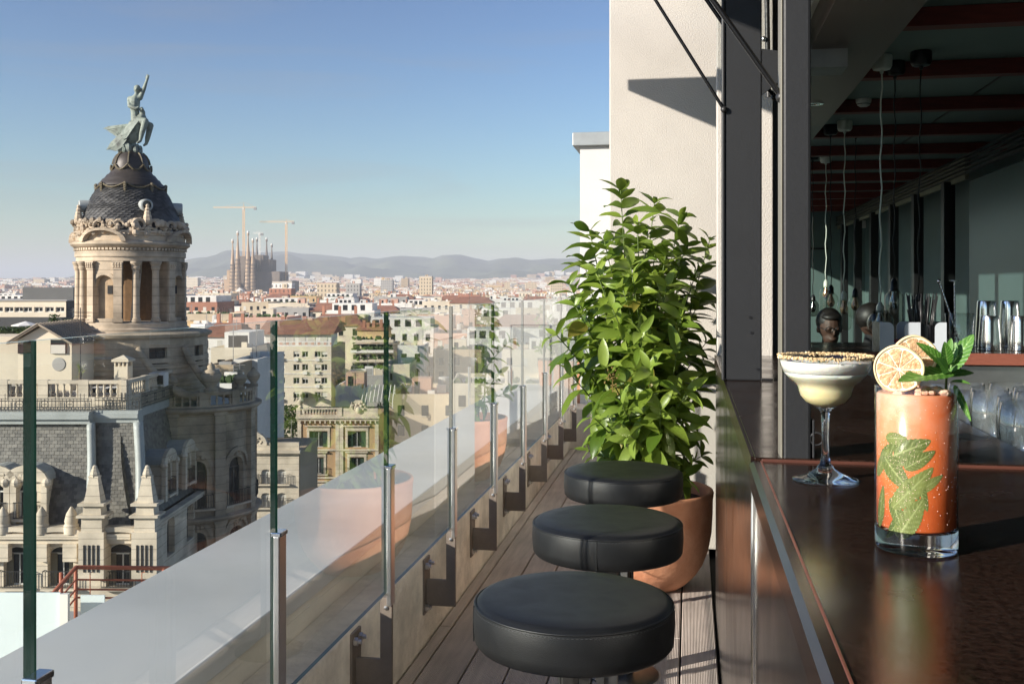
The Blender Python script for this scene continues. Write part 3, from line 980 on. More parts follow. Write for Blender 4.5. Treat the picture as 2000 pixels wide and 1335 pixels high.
for q in ((1724, 900, 1818, 848, .40, .00005), (1730, 884, 1782, 948, .46, .00012), (1790, 925, 1812, 985, .36, .00004), (1735, 850, 1775, 846, .5, .00002), (1765, 1000, 1738, 1045, .4, .00002), (1770, 905, 1826, 868, .40, .00018), (1748, 985, 1822, 900, .34, .0002),
          (1722, 1030, 1730, 945, .30, .00008), (1758, 1040, 1805, 960, .46, .00014), (1745, 965, 1768, 1030, .40, .0001), (1718, 930, 1742, 870, .34, .0002), (1790, 950, 1840, 915, .32, .00003)):
    inner_leaf(*q)
# dried citrus wheels
M('rind', (.80, .64, .36), .6, var=.2, vs=90)
M('pith', (.88, .80, .64), .7, var=.1, vs=90)
M('pulp', (.74, .36, .15), .38, var=.22, vs=260, bump=.4, bs=330, hue=(.90, .60, .36), sss=.3)
def citrus(u, v, d, r, tilt, yaw, nm):
    c = W(u, v, d)
    t = thing('dried_citrus_wheel', nm, 'garnish', c, YAW + yaw, 'citrus wheels on the tall cocktail')
    t.rotation_euler.x = tilt
    th = .0022
    b = MB()
    wob = lambda a: 1 + .018 * math.sin(3 * a + u) + .012 * math.sin(5 * a)
    for k in range(72):
        a0, a1 = 2 * math.pi * k / 72, 2 * math.pi * (k + 1) / 72
        q = []
        for a in (a0, a1):
            w = wob(a) * r
            q += [(w * .93 * math.cos(a), -th, w * .93 * math.sin(a)), (w * math.cos(a), -th * .5, w * math.sin(a)), (w * math.cos(a), th * .5, w * math.sin(a)), (w * .93 * math.cos(a), th, w * .93 * math.sin(a))]
        b.add(q, [(0, 1, 5, 4), (1, 2, 6, 5), (2, 3, 7, 6), (3, 0, 4, 7)])
    b.build('rind', 'rind', t, smooth=True)
    p = MB().lathe([(.0002, -.0009), (r * .935, -.0012), (r * .935, .0012), (.0002, .0009)], 72)
    p2 = MB(); p2.add([(x, z, y) for x, y, z in p.v], p.f)
    p2.build('pith', 'pith', t)
    n = 9
    for k in range(n):
        a0, a1 = 2 * math.pi * (k + .05) / n, 2 * math.pi * (k + .95) / n
        w = MB()
        out = [(r * .07 * math.cos((a0 + a1) / 2), r * .07 * math.sin((a0 + a1) / 2))]
        for j in range(7):
            a = a0 + (a1 - a0) * j / 6
            rr = r * (.86 if 0 < j < 6 else .80) * wob(a)
            out.append((rr * math.cos(a), rr * math.sin(a)))
        w.tri_prism(out, -.0017, .0017)
        w.build('pulp_segment', 'pulp', t)
    return t
citrus(1755, 720, .940, .0226, R(8), R(-22), 'front dried citrus wheel half sunk in the orange cocktail')
citrus(1786, 697, .962, .0212, R(4), R(-8), 'dried citrus wheel standing behind the other citrus wheel')
# mint sprig
sp = thing('mint_sprig', 'fresh green mint sprig standing in the orange cocktail', 'garnish', W(1846, 775, .955))
spo = Vector(sp.location)
MB().tube([(0, 0, -.012), W(1848, 745, .953) - spo, W(1851, 715, .951) - spo, W(1853, 690, .951) - spo], [.0013, .0012, .001, .0007], 6).build('stalk', 'stem', sp, smooth=True)
mv2, mf2 = mint_shape(42, 7)
mvein2 = list(VEIN)
def mint_leaf(b, t, wr, nrm, curl=.15, parent=sp, off=None):
    b, t = W(*b) - spo, W(*t) - spo
    y = (t - b); ln = y.length; y.normalize()
    n = Vector(nrm)
    x = y.cross(n).normalized(); z = x.cross(y).normalized()
    vs = []
    for (s, q, h) in mv2:
        k = -curl * q * q * .6
        vs.append(b + x * (s * ln * wr / .55) + y * (q * ln) + z * ((h + k) * ln))
    return veined(MB().add(vs, mf2).build('leaf', 'mint', parent, smooth=True), mvein2)
mint_leaf((1856, 728, .945), (1757, 738, .915), .40, (-.1, -.55, 1), .10)
mint_leaf((1852, 724, .950), (1901, 652, .950), .44, (-.55, -.9, .25), .05)
mint_leaf((1849, 716, .948), (1797, 666, .945), .40, (.3, -.8, .6), .22)
mint_leaf((1851, 712, .946), (1846, 668, .938), .50, (.1, -1, .2), .10)
mint_leaf((1853, 710, .948), (1868, 668, .950), .48, (-.5, -.8, .3), -.05)
mint_leaf((1851, 735, .955), (1903, 716, .985), .38, (0, -.5, 1), .2)
mint_leaf((1846, 722, .955), (1812, 694, .985), .55, (0, -.6, .8), .2)
mint_leaf((1864, 752, .948), (1903, 822, .930), .20, (-.7, -.6, .2), -.25)
mint_leaf((1850, 726, .945), (1833, 700, .930), .55, (.1, -1, .5), .1)
mint_leaf((1857, 745, .945), (1893, 742, .930), .42, (0, -.4, 1), .35)
mint_leaf((1852, 690, .949), (1858, 660, .952), .45, (-.2, -1, .2), .0)

# ------------------------------------------------------------------ coupe cocktail
CP = Vector((.172, 1.3417, BT))
cp = thing('coupe_cocktail', 'pale yellow cocktail with sugared rim in a stemmed margarita glass', 'drink', CP)
k_ = .0006615
bowl = [(.0122, .0945), (.0255, .1005), (.0325, .109), (.0350, .119), (.0372, .1235), (.0420, .1275), (.0480, .1325), (.0535, .1400), (.0563, .1480), (.0582, .1600)]
shell = bowl + [(.0584, .1608), (.0578, .1612), (.0572, .1606)] + [(r - .0009, z + .0006) for r, z in reversed(bowl[3:-1])]
MB().lathe(shell, 72).build('bowl', 'clear_glass', cp, smooth=True)
stem = [(.0003, .0004), (.0380, .0), (.0412, .0006), (.0416, .0016), (.0405, .0026), (.034, .0048), (.022, .0088), (.012, .0150), (.0068, .0225), (.0048, .034), (.0044, .055), (.0047, .075), (.0060, .0885), (.0085, .0925), (.0122, .0943), (.006, .0945), (.0003, .0945)]
MB().lathe(stem, 56).build('stem', 'thick_glass', cp, smooth=True)
grad_mat('pale_drink', [(0, (.66, .58, .30)), (.4, (.80, .72, .42)), (.8, (.84, .79, .58)), (1, (.86, .83, .72))], .3, sss=.5, lo=.1, hi=.14)
inner = [(.0003, .0958)] + [(r - .0012, z + .001) for r, z in bowl if z < .1385]
MB().lathe(inner + [(.0520, .1395), (.0003, .1395)], 64).build('liquid', 'pale_drink', cp, smooth=True)
MB().lathe([(.0003, .1396), (.0521, .1396), (.0556, .1500), (.0564, .1532), (.0560, .1542), (.03, .1538), (.0003, .1540)], 64).build('foam', M('foam', (.90, .88, .80), .55, var=.06, vs=200, bump=.2, bs=500, sss=.3), cp, smooth=True)
zest = MB()
for k in range(9):
    a, q = gi.uniform(0, 6.28), gi.uniform(.01, .045)
    c0 = Vector((q * math.cos(a), q * math.sin(a), .1550))
    e = gi.uniform(0, 6.28)
    zest.tube([c0 + Vector((math.cos(e + s * .5) * s * .008, math.sin(e + s * .5) * s * .008, .0006)) for s in (-1, -.5, 0, .5, 1)], .0006, 5)
zest.build('zest', M('zest', (.16, .18, .05), .6), cp)
gr = MB()
for k in range(1500):
    a = gi.uniform(0, 6.2832)
    q = .0580 + gi.gauss(0, .0008)
    z = .1612 - abs(gi.gauss(0, .0019)) + gi.uniform(0, .0011)
    s = gi.choice((.0003, .0004, .0005, .0006, .0008, .0010)) * gi.uniform(.8, 1.2)
    if z < .158: q = .0586 + gi.uniform(0, .0006)
    c0 = Vector((q * math.cos(a), q * math.sin(a), z))
    rm = Matrix.Rotation(gi.uniform(0, 3), 3, (gi.random(), gi.random(), gi.random() + .1))
    vs = [c0 + rm @ Vector((x * s, y * s, zz * s)) for x in (-1, 1) for y in (-1, 1) for zz in (-.8, .8)]
    gr.add(vs, [(0, 1, 3, 2), (4, 6, 7, 5), (0, 4, 5, 1), (2, 3, 7, 6), (0, 2, 6, 4), (1, 5, 7, 3)])
g_ = gr.build('sugar_rim', M('sugar', (.64, .42, .19), .35, var=.25, vs=400, island=.22, hue=(.88, .70, .42)), cp)
g_['kind'] = 'stuff'
# ------------------------------------------------------------------ bar interior
CEIL = HC + 1.295
M('teal_wall', srgb(88, 106, 104), .55, var=.08, vs=1.5)
M('ceiling_teal', srgb(112, 130, 126), .7, var=.06, vs=1.5)
M('beam_red', srgb(108, 44, 35), .5, var=.25, vs=8, stretch=(1, 8, 8))
M('soffit', srgb(112, 98, 90), .35, var=.06, vs=2)
M('floor_dark', (.04, .034, .03), .4, var=.2)
struct(MB().box(.5, 2.8, -3, 17.5, -.06, -.004).build('floor', 'floor_dark'))
room = thing('bar_room', 'dark bar room with teal walls and flat roof behind the counter', 'room', (1.6, 7, 0))
rx, ry = 1.6, 7
MB().box(.06 - rx, 2.95 - rx, -3.2 - ry, 17.8 - ry, CEIL + .02, CEIL + .25).build('roof', 'hotel_wall', room)
MB().box(.12 - rx, 2.8 - rx, -3 - ry, 17.5 - ry, CEIL, CEIL + .016).build('ceiling', 'ceiling_teal', room)
MB().box(.10 - rx, 2.9 - rx, 17.0 - ry, 17.2 - ry, 0, CEIL).build('back_wall', 'teal_wall', room)
MB().box(2.80 - rx, 2.95 - rx, -3 - ry, 17.0 - ry, 0, CEIL).build('side_wall', 'teal_wall', room)
MB().box(.10 - rx, 2.9 - rx, -3.2 - ry, -3.05 - ry, 0, CEIL).build('near_wall', 'teal_wall', room)
MB().box(.08 - rx, .20 - rx, -3 - ry, 3.66 - ry, LH + .06, CEIL + .015).build('lintel', 'post_dark', room)
MB().box(.105 - rx, .20 - rx, 4.47 - ry, 5.31 - ry, 0, CEIL).build('front_wall', 'dark', room)
MB().bbox(2.40 - rx, 2.45 - rx, 2.0 - ry, 9.3 - ry, 0, 2.08, .01).build('partition', M('teal_panel', srgb(80, 100, 100), .25, var=.04, vs=.8), room)
MB().box(.56 - rx, .915 - rx, -3 - ry, 8.3 - ry, HC + 1.12, CEIL - .002).build('soffit', 'soffit', room)
for (u, v) in ((1655, 60),):
    pass
beam_me = MB().bbox(-.86, 1.18, -.045, .045, HC + 1.205, CEIL - .002, .004).mesh('beam', MAT['beam_red'])
for k in range(-6, 11):
    put('beam', beam_me, room, (0, 4.92 + 1.165 * k - ry, 0))
seam = MB().box(-.008, .008, -10, 10, CEIL - .006, CEIL - .001).mesh('ceiling_joint', MAT['black_metal'])
put('ceiling_joint', seam, room, (.28, 0, 0))
colm = MB().bbox(-.05, .05, -.06, .06, 0, 2.12, .004).mesh('column', MAT['black_metal'])
for k in range(6):
    put('column', colm, room, (2.36 - rx, 9.85 + 1.27 * k - ry, 0))
slat = MB().box(-.02, .02, 0, 14, 0, .012).mesh('grille_slat', MAT['black_metal'])
for k in range(5):
    put('grille_slat', slat, room, (2.36 - rx, 3 - ry, 2.135 + .036 * k))
MB().box(2.37 - rx, 2.40 - rx, 9.3 - ry, 17 - ry, 2.09, 2.30).build('grille_back', M('olive', srgb(120, 118, 98), .7), room)
# door leaves and wall boxes on the back wall
for x in (.62, 1.15, 1.68):
    MB().box(x - rx, x + .51 - rx, 16.985 - ry, 16.998 - ry, 0, 1.75).build('wall_panel', 'teal_wall', room)
MB().box(.60 - rx, 2.21 - rx, 16.97 - ry, 16.99 - ry, 1.76, 1.79).build('panel_rail', 'black_metal', room)
eb = thing('wall_box', 'small white box high on the dark back wall', 'box', W(1692, 438, 16.2))
MB().bbox(-.13, .13, -.05, .05, -.06, .06, .01).build('housing', M('white_plastic', (.72, .71, .66), .4, var=.04), eb)

def lathe_thing(name, label, cat, loc, prof, mat, part, group=None, seg=24):
    t = thing(name, label, cat, loc, 0, group)
    MB().lathe(prof, seg).build(part, mat, t, auto=40)
    return t
p = W(1686, 178, 6.9)
t = lathe_thing('smoke_detector', 'round white smoke detector under the teal ceiling', 'detector', (p.x, p.y, CEIL), [(.0, 0), (.055, 0), (.055, -.02), (.045, -.045), (.025, -.058), (.0, -.058)], 'white_plastic', 'housing')
MB().lathe([(.046, -.034), (.0495, -.034), (.0495, -.038), (.046, -.038)], 24).build('vent_ring', 'black_metal', t)
for (u, d, lab) in ((1935, 9.0, 'small sprinkler head near the grille end of the ceiling'), (1800, 11.6, 'small sprinkler head deeper in the dark ceiling')):
    p = W(u, 280, d)
    t = thing('sprinkler', lab, 'sprinkler', (p.x, p.y, CEIL))
    MB().lathe([(.0, 0), (.02, 0), (.02, -.01), (.008, -.012), (.008, -.045), (.0, -.045)], 12).build('body', 'chrome', t, auto=40)
    MB().lathe([(.0, -.06), (.03, -.062), (.03, -.065), (.0, -.065)], 12).box(-.009, -.006, -.002, .002, -.06, -.03).box(.006, .009, -.002, .002, -.06, -.03).build('deflector', 'chrome', t)
# opened frame seen above the soffit edge
wf = thing('vent_frame', 'thin pale metal frame beside the brown soffit', 'frame', (.50, 4.2, HC + 1.16))
MB().box(-.012, .012, -2.5, 2.2, -.01, .01).box(-.012, .012, -2.5, 2.2, .13, .15).build('long_bar', M('pale_metal', (.55, .52, .45), .35, metal=.6), wf)
for k in range(9):
    MB().box(-.008, .008, -2.4 + .5 * k, -2.37 + .5 * k, .01, .13).build('cross_bar', 'pale_metal', wf)
sb = thing('soffit_box', 'grey metal box fixed under the brown soffit', 'box', W(1612, 122, 4.8))
MB().bbox(-.16, .09, -.10, .10, -.045, .06, .004).build('housing', 'zinc', sb)
dl = thing('downlight', 'small round downlight ring in the brown soffit', 'light', (W(1592, 200, 6.1).x, W(1592, 200, 6.1).y, HC + 1.119))
MB().lathe([(.03, 0), (.05, 0), (.05, -.006), (.03, -.006)], 20).build('ring', 'chrome', dl)

# ------------------------------------------------------------------ back counter and what stands on it
BC = thing('back_counter', 'second bar counter with reddish wooden edge crossing the room', 'counter', (1.4, 4.3, 0))
MB().bbox(.42 - 1.4, 2.39 - 1.4, 4.035 - 4.3, 4.70 - 4.3, BT - .03, BT, .002).build('counter_top', 'bar_top', BC)
MB().bbox(.42 - 1.4, 2.39 - 1.4, 4.018 - 4.3, 4.034 - 4.3, BT - .045, BT - .001, .002).build('edge', 'bar_edge', BC)
MB().bbox(.42 - 1.4, 2.39 - 1.4, 4.06 - 4.3, 4.09 - 4.3, .60, BT - .05, .003).build('sink_front', 'steel', BC)
MB().box(.42 - 1.4, 2.39 - 1.4, 4.10 - 4.3, 4.66 - 4.3, 0, .85).build('carcass', 'dark', BC)
MB().bbox(.75 - 1.4, 2.39 - 1.4, 3.72 - 4.3, 4.05 - 4.3, .70, .74, .004).build('sink_shelf', 'steel', BC)
def on_counter(u, d):
    """point on the back counter top seen in column u at view depth d"""
    q = W(u, 560, d)
    return Vector((q.x, q.y, BT))
tin_prof = lambda r, h: [(.0, .001), (r, 0), (r * 1.02, .003), (r * .99, h * .3), (r * .86, h * .85), (r * .82, h), (r * .78, h + .004), (.0, h + .004)]
for (u, d, r, h, lab) in ((1933, 3.95, .0435, .132, 'short polished steel shaker tin upside down beside the mixing glass'),
                          (1992, 3.93, .0435, .132, 'short polished steel shaker tin upside down farther from the mixing glass'),
                          (1926, 4.16, .043, .188, 'tall polished steel shaker tin behind the short tins, nearer the mixing glass'),
                          (1972, 4.16, .043, .188, 'tall polished steel shaker tin behind the short tins, away from the mixing glass'),
                          (2022, 4.12, .043, .188, 'tall polished steel shaker tin at the end of the row of tins')):
    t = thing('shaker_tin', lab, 'shaker', on_counter(u, d), 0, 'shaker tins on the back counter')
    MB().lathe(tin_prof(r, h), 40).build('body', M('tin', (.86, .85, .83), .17, metal=1, var=.03), t, auto=35)
    MB().lathe([(r * 1.0, .0), (r * 1.045, .001), (r * 1.045, .006), (r * 1.0, .007)], 40).build('rolled_rim', 'chrome', t, smooth=True)
cd = thing('bar_caddy', 'grey bar caddy with rounded cut-outs holding napkins and straws', 'caddy', on_counter(1775, 3.86), YAW * .4)
cw = 62 * 3.86 / FPX
def upright(x0, x1, zt, rl, rr, zb):
    pts = [(x0, zb)]
    pts.append((x1, zb))
    if rr:
        pts += [(x1 - rr + rr * math.cos(a), zt - rr + rr * math.sin(a)) for a in [k * math.pi / 12 for k in range(7)]]
    else: pts.append((x1, zt))
    if rl:
        pts += [(x0 + rl + rl * math.cos(a), zt - rl + rl * math.sin(a)) for a in [math.pi / 2 + k * math.pi / 12 for k in range(7)]]
    else: pts.append((x0, zt))
    return pts
gm = M('caddy_grey', srgb(196, 202, 208), .3, var=.05)
for y in (-.055, .055):
    wl = MB()
    wl.box(-cw, cw, y - .002, y + .002, .0, .035)
    wl.tri_prism(upright(-cw, -cw + .052, .115, 0, .022, .035), y - .002, y + .002)
    wl.tri_prism(upright(-cw + .092, -cw + .150, .115, .022, 0, .035), y - .002, y + .002)
    wl.tri_prism(upright(cw - .042, cw, .115, .022, 0, .035), y - .002, y + .002)
    wl.build('wall', 'caddy_grey', cd)
for x in (-cw, -cw + .15, cw - .003):
    MB().box(x, x + .003, -.053, .053, 0, .115).build('divider', M('caddy_dark', (.05, .05, .055), .25), cd)
MB().box(-cw + .003, cw - .003, -.053, .053, 0, .004).build('floor', 'caddy_dark', cd)
nk = thing('napkins', 'small stack of dark red napkins inside the bar caddy', 'napkins', on_counter(1745, 3.86) + Vector((0, 0, .0045)), YAW * .4)
for k in range(4):
    MB().bbox(-.052, .05, -.045, .045, .011 * k, .011 * k + .010, .002).build('napkin', M('napkin', (.16, .02, .035), .8, var=.1), nk)
cpz = thing('straw_cup', 'black cup packed with thin black straws in the bar caddy', 'straws', on_counter(1799, 3.87) + Vector((0, 0, .0045)))
MB().lathe([(.0, 0), (.045, 0), (.050, .10), (.048, .10), (.044, .004), (.0, .004)], 24).build('cup', 'caddy_dark', cpz, auto=40)
gst = random.Random(3)
sm = M('straw_black', (.03, .03, .032), .3, var=.1)
for k in range(34):
    a, q = gst.uniform(0, 6.28), .040 * math.sqrt(gst.random())
    x, y = q * math.cos(a), q * math.sin(a)
    h = gst.uniform(.195, .222)
    MB().tube([(x * .7, y * .7, .005), (x * 1.55, y * 1.55, h)], .0023, 6).build('straw', 'straw_black', cpz, smooth=True)
for (u, v0, v1, lab) in ((1785, 700, 604, 'shorter thick black tube leaning in the bar caddy'), (1803, 700, 588, 'longer thick black tube leaning in the bar caddy')):
    b0 = on_counter(u + 6, 3.85) + Vector((0, 0, .0045)); t1 = W(u - 8, v1, 3.84)
    t = thing('thick_tube', lab, 'tube', b0)
    MB().tube([(0, 0, 0), t1 - b0], .0105, 14).build('tube', 'straw_black', t, auto=40)
mg = thing('mixing_glass', 'cut crystal mixing glass holding two long bar spoons', 'glass', on_counter(1874, 3.95))
MB().lathe([(.0, .004), (.040, .0), (.046, .004), (.050, .03), (.0555, .145), (.0545, .146), (.049, .03), (.040, .012), (.0, .010)], 36).build('body', 'clear_glass', mg, smooth=True)
dm = MB()
for j in range(5):
    for k in range(26):
        a = 2 * math.pi * (k + (j % 2) * .5) / 26
        r = .0495 + j * .0008
        dm.ball((r * math.cos(a), r * math.sin(a), .016 + j * .013), .0052, 4, 4, (.6, .6, 1))
q = dm.build('cut_facets', 'clear_glass', mg)
q['kind'] = 'stuff'
def bar_spoon(p0, p1, lab, disc):
    t = thing('bar_spoon', lab, 'spoon', p0)
    d = Vector(p1) - Vector(p0)
    n = 60
    x = d.cross(Vector((0, 1, 0))).normalized(); y = d.cross(x).normalized()
    for s in (0, math.pi):
        MB().tube([d * (k / n) + (x * math.cos(k * .9 + s) + y * math.sin(k * .9 + s)) * .0022 for k in range(n + 1)], .0022, 6).build('twisted_stem', 'chrome', t, smooth=True)
    c = d
    if disc:
        MB().lathe([(.0, -.003), (.017, -.002), (.018, 0), (.017, .002), (.0, .003)], 24, c=tuple(c)).build('disc_end', 'chrome', t, smooth=True)
    else:
        MB().ball(tuple(c), .008, 12, 8).build('ball_end', 'chrome', t, smooth=True)
    return t
bar_spoon(on_counter(1877, 3.95) + Vector((0, 0, .012)), W(1834, 549, 3.97), 'twisted bar spoon leaning out of the mixing glass, ball-ended', False)
bar_spoon(on_counter(1866, 3.97) + Vector((0, 0, .012)), W(1864, 548, 4.0), 'twisted bar spoon standing upright in the mixing glass, disc-ended', True)

# glasses on the rack below the counter's rear edge
sh_ = thing('glass_shelf', 'black shelf behind the front counter holding rows of clean glasses', 'shelf', (.85, 2.1, BT - .068))
MB().bbox(-.35, .6, -1.2, 1.2, -.02, -.0005, .003).build('board', 'black_metal', sh_)
MB().box(-.35, -.33, -1.2, 1.2, -.80, -.021).build('panel', 'dark', sh_)
gl_prof = [(.0, .003), (.021, .0), (.024, .003), (.028, .02), (.034, .055), (.036, .085), (.0335, .125), (.0325, .125), (.035, .085), (.033, .056), (.027, .021), (.021, .010), (.0, .009)]
gl_me = MB().lathe(gl_prof, 28).mesh('bowl', MAT['tumbler_glass'], smooth=True)
bs_me = MB().lathe([(.0, .0), (.021, .0), (.0235, .003), (.022, .0085), (.0, .0085)], 24).mesh('glass_foot', MAT['thick_glass'], smooth=True)
for i in range(4):
    for j in range(7):
        x = .545 + .080 * i + .02 * (j % 2); y = 1.62 + .085 * j + .012 * i
        t = thing('tumbler', 'clean clear tumbler in the rows on the black shelf behind the counter', 'glass', (x, y, BT - .0680), 0, 'tumblers on the shelf behind the counter')
        put('bowl', gl_me, t); put('glass_foot', bs_me, t)

# ------------------------------------------------------------------ pendant lamps
MAT['window_glass'] and thin_glass('smoke_glass', (.62, .62, .60), 1.5)
thin_glass('lamp_glass', (.90, .92, .88), 1.5)
M('copper', (.72, .36, .24), .2, metal=1, var=.1)
def pendant(u_top, u_bot, v_cap, v_bot, wpx, d, colr, shape, glass, lab):
    p = W(u_top, 200, d)
    top = Vector((p.x, p.y, CEIL))
    t = thing('pendant_lamp', lab, 'lamp', top, 0, 'glass pendant lamps in the bar')
    cm = M('cord_white', (.80, .84, .74), .5, var=.05) if colr == 'white' else M('cord_black', (.012, .012, .012), .6)
    capm = M('socket_white', (.66, .68, .60), .4, var=.05) if colr == 'white' else MAT['black_metal']
    MB().lathe([(.0, 0), (.055, 0), (.058, -.01), (.056, -.06), (.046, -.078), (.012, -.084), (.008, -.10), (.0, -.10)], 24).build('canopy', capm, t, auto=40)
    capt = W(u_bot, v_cap, d) - top
    bot = W(u_bot, v_bot, d) - top
    path = [Vector((0, 0, -.095))]
    for k in range(1, 16):
        q = Vector((0, 0, -.095)).lerp(capt, k / 16)
        q.x += .006 * math.sin(k * 1.7 + u_top); path.append(q)
    path.append(capt)
    MB().tube(path, .0045 if colr == 'white' else .0038, 6).build('cord', cm, t, smooth=True)
    hgt = capt.z - bot.z
    r = wpx / 2 * d / FPX
    sk = min(.075, hgt * .3)
    MB().lathe([(.0, 0), (.010, 0), (.014, -.012), (.021, -.020), (.023, -sk), (.0, -sk)], 20, c=tuple(capt)).build('socket', capm, t, auto=40)
    z0 = capt.z - sk * .8
    H = z0 - bot.z
    if shape == 'bell':
        pr = [(.024, 0), (.028, -.01), (r * .62, -.10 * H), (r * .9, -.17 * H), (r, -.26 * H), (r, -.94 * H), (r * .97, -H)]
    elif shape == 'capsule':
        pr = [(.024, 0), (r * .7, -.07 * H), (r * .95, -.15 * H), (r, -.25 * H), (r, -.82 * H), (r * .9, -.94 * H), (r * .6, -.99 * H), (.001, -H)]
    else:
        pr = [(.024, 0), (r * .6, -.08 * H), (r * .92, -.24 * H), (r, -.45 * H), (r * .97, -.70 * H), (r * .75, -.90 * H), (r * .4, -.98 * H), (.001, -H)]
    MB().lathe([(a, b + z0) for a, b in pr], 28, c=(capt.x, capt.y, 0)).build('shade', glass, t, smooth=True)
    br_ = min(r * .5, .03)
    MB().lathe([(.012, 0), (.013, -.02), (br_, -.06), (br_, -.08), (br_ * .6, -.105), (.001, -.11)], 16, c=(capt.x, capt.y, capt.z - sk + .004)).build('bulb', M('bulb_copper', (.70, .38, .24), .18, metal=.8, var=.05) if glass == 'lamp_glass' else MAT['chrome'], t, smooth=True)
pendant(1722, 1719, 590, 655, 50, 5.6, 'white', 'globe', 'smoke_glass', 'squat smoked glass globe pendant on a thin pale cord')
pendant(1748, 1746, 543, 634, 37, 5.75, 'black', 'bell', 'smoke_glass', 'large bell-shaped clear glass pendant on a black cord')
pendant(1799, 1793, 575, 640, 34, 5.5, 'black', 'globe', 'smoke_glass', 'smoked glass pendant half hidden behind the black straws')
pendant(1622, 1623, 556, 634, 28, 8.0, 'black', 'capsule', 'lamp_glass', 'long capsule pendant hanging before the seated person with glasses')
pendant(1650, 1648, 568, 645, 29, 7.8, 'white', 'capsule', 'lamp_glass', 'capsule pendant with bright copper bulb on a bright white cord')
pendant(1671, 1670, 563, 622, 30, 8.1, 'black', 'globe', 'lamp_glass', 'rounded clear glass pendant beside the copper-bulb pendant')
pendant(1613, 1613, 546, 612, 24, 9.8, 'white', 'capsule', 'lamp_glass', 'pale-capped capsule pendant hanging behind the long capsule pendant')
pendant(1587, 1588, 575, 618, 23, 9.6, 'black', 'globe', 'smoke_glass', 'small smoked globe pendant right beside the slim steel post')

# ------------------------------------------------------------------ two seated people deep in the room
def person(root, rz, head_turn, lean, label, skin, hair, top, glasses):
    t = thing('person', label, 'person', root, rz)
    b = MB()
    def limb(pts, rs):
        pts = [Vector(q) for q in pts]
        for i in range(len(pts) - 1):
            a, c = pts[i], pts[i + 1]
            n = max(3, int((c - a).length / .03))
            for k in range(n + 1):
                f = k / n
                b.ball(a.lerp(c, f), rs[i] * (1 - f) + rs[i + 1] * f, 10, 6)
    L = Vector((lean, 0, 0))
    pel = Vector((0, 0, .40)); ch = Vector((lean * .6, -.04, .66)); nk_ = Vector((lean, -.05, .84)); hd = Vector((lean * 1.1, -.09, .985))
    limb([pel, pel + (ch - pel) * .5, ch], [.15, .145, .15])
    limb([ch + Vector((-.11, 0, .06)), ch + Vector((.11, 0, .06))], [.10, .10])
    limb([nk_ + Vector((0, 0, -.06)), hd], [.06, .052])
    for s in (-1, 1):
        limb([ch + Vector((s * .175, 0, .09)), ch + Vector((s * .23, -.05, -.17)), ch + Vector((s * .12, -.28, -.19))], [.062, .048, .036])
        limb([pel + Vector((s * .09, 0, -.02)), Vector((s * .12, -.42, .43)), Vector((s * .12, -.40, .06)), Vector((s * .12, -.52, .035))], [.085, .065, .045, .035])
        for f in range(4):
            h0 = ch + Vector((s * .12 + (f - 1.5) * .018, -.33, -.19))
            limb([h0 + Vector((0, .05, 0)), h0, h0 + Vector((-s * .01, -.045, -.015 - .004 * f))], [.012, .010, .008])
        limb([ch + Vector((s * .09, -.30, -.18)), ch + Vector((s * .055, -.335, -.175))], [.012, .009])
    o = b.build('body', top, t, fix=False)
    md = o.modifiers.new('remesh', 'REMESH'); md.mode = 'VOXEL'; md.voxel_size = .016; md.use_smooth_shade = True
    sm_ = o.modifiers.new('smooth', 'SMOOTH'); sm_.iterations = 5; sm_.factor = .6
    hb_ = MB()
    hb_.ball((0, 0, .02), .092, 16, 12, (.86, 1.02, 1.12)); hb_.ball((0, -.028, -.055), .060, 12, 8, (.92, 1, 1.05))
    hb_.ball((0, -.098, -.012), .016, 8, 6, (.8, 1.1, 1.6)); hb_.ball((0, -.085, -.062), .022, 8, 6, (1.2, .7, .45))
    for s in (-1, 1):
        hb_.ball((s * .083, .0, -.005), .022, 8, 6, (.45, .9, 1.3)); hb_.ball((s * .032, -.082, .012), .013, 8, 6)
    h = hb_.build('head', skin, t, fix=False)
    md = h.modifiers.new('remesh', 'REMESH'); md.mode = 'VOXEL'; md.voxel_size = .007; md.use_smooth_shade = True
    h.modifiers.new('smooth', 'SMOOTH').iterations = 3
    h.location = hd + Vector((0, 0, .03)); h.rotation_euler = (R(8), 0, head_turn)
    k_ = MB()
    k_.ball((0, .022, .048), .100, 16, 10, (.90, 1.0, .98)); k_.ball((0, -.03, .088), .062, 12, 8, (1.15, 1, .5))
    k_.build('hair', hair, h, smooth=True)
    if glasses:
        g = MB()
        for s in (-1, 1):
            g.tube([(s * .034 + .026 * math.cos(a), -.103, .010 + .019 * math.sin(a)) for a in [2 * math.pi * k / 16 for k in range(17)]], .003, 6, cap=False)
            g.tube([(s * .060, -.100, .012), (s * .084, .0, .012)], .0025, 6)
        g.tube([(-.009, -.104, .012), (.009, -.104, .012)], .0025, 6)
        g.build('spectacles', 'black_metal', h, smooth=True)
    return t
M('skin', srgb(74, 52, 42), .6, var=.06, sss=.1)
M('hair_dark', (.010, .008, .007), .5, var=.3, vs=60)
M('dark_jersey', (.012, .012, .014), .85, var=.2, vs=60)
hp = W(1619, 640, 7.0)
person((hp.x, hp.y + .1, hp.z - 1.02), YAW + R(-6), R(6), 0, 'seated person in dark clothes and glasses facing the counter', 'skin', 'hair_dark', 'dark_jersey', True)
hp = W(1696, 630, 6.6)
person((hp.x - .05, hp.y + .1, hp.z - 1.03), YAW + R(30), R(40), .04, 'seated person in black turned away beside the person with glasses', 'skin', 'hair_dark', 'dark_jersey', False)
bn = thing('bench', 'low dark upholstered bench under the seated people', 'bench', (hp.x - .1, hp.y + .25, 0))
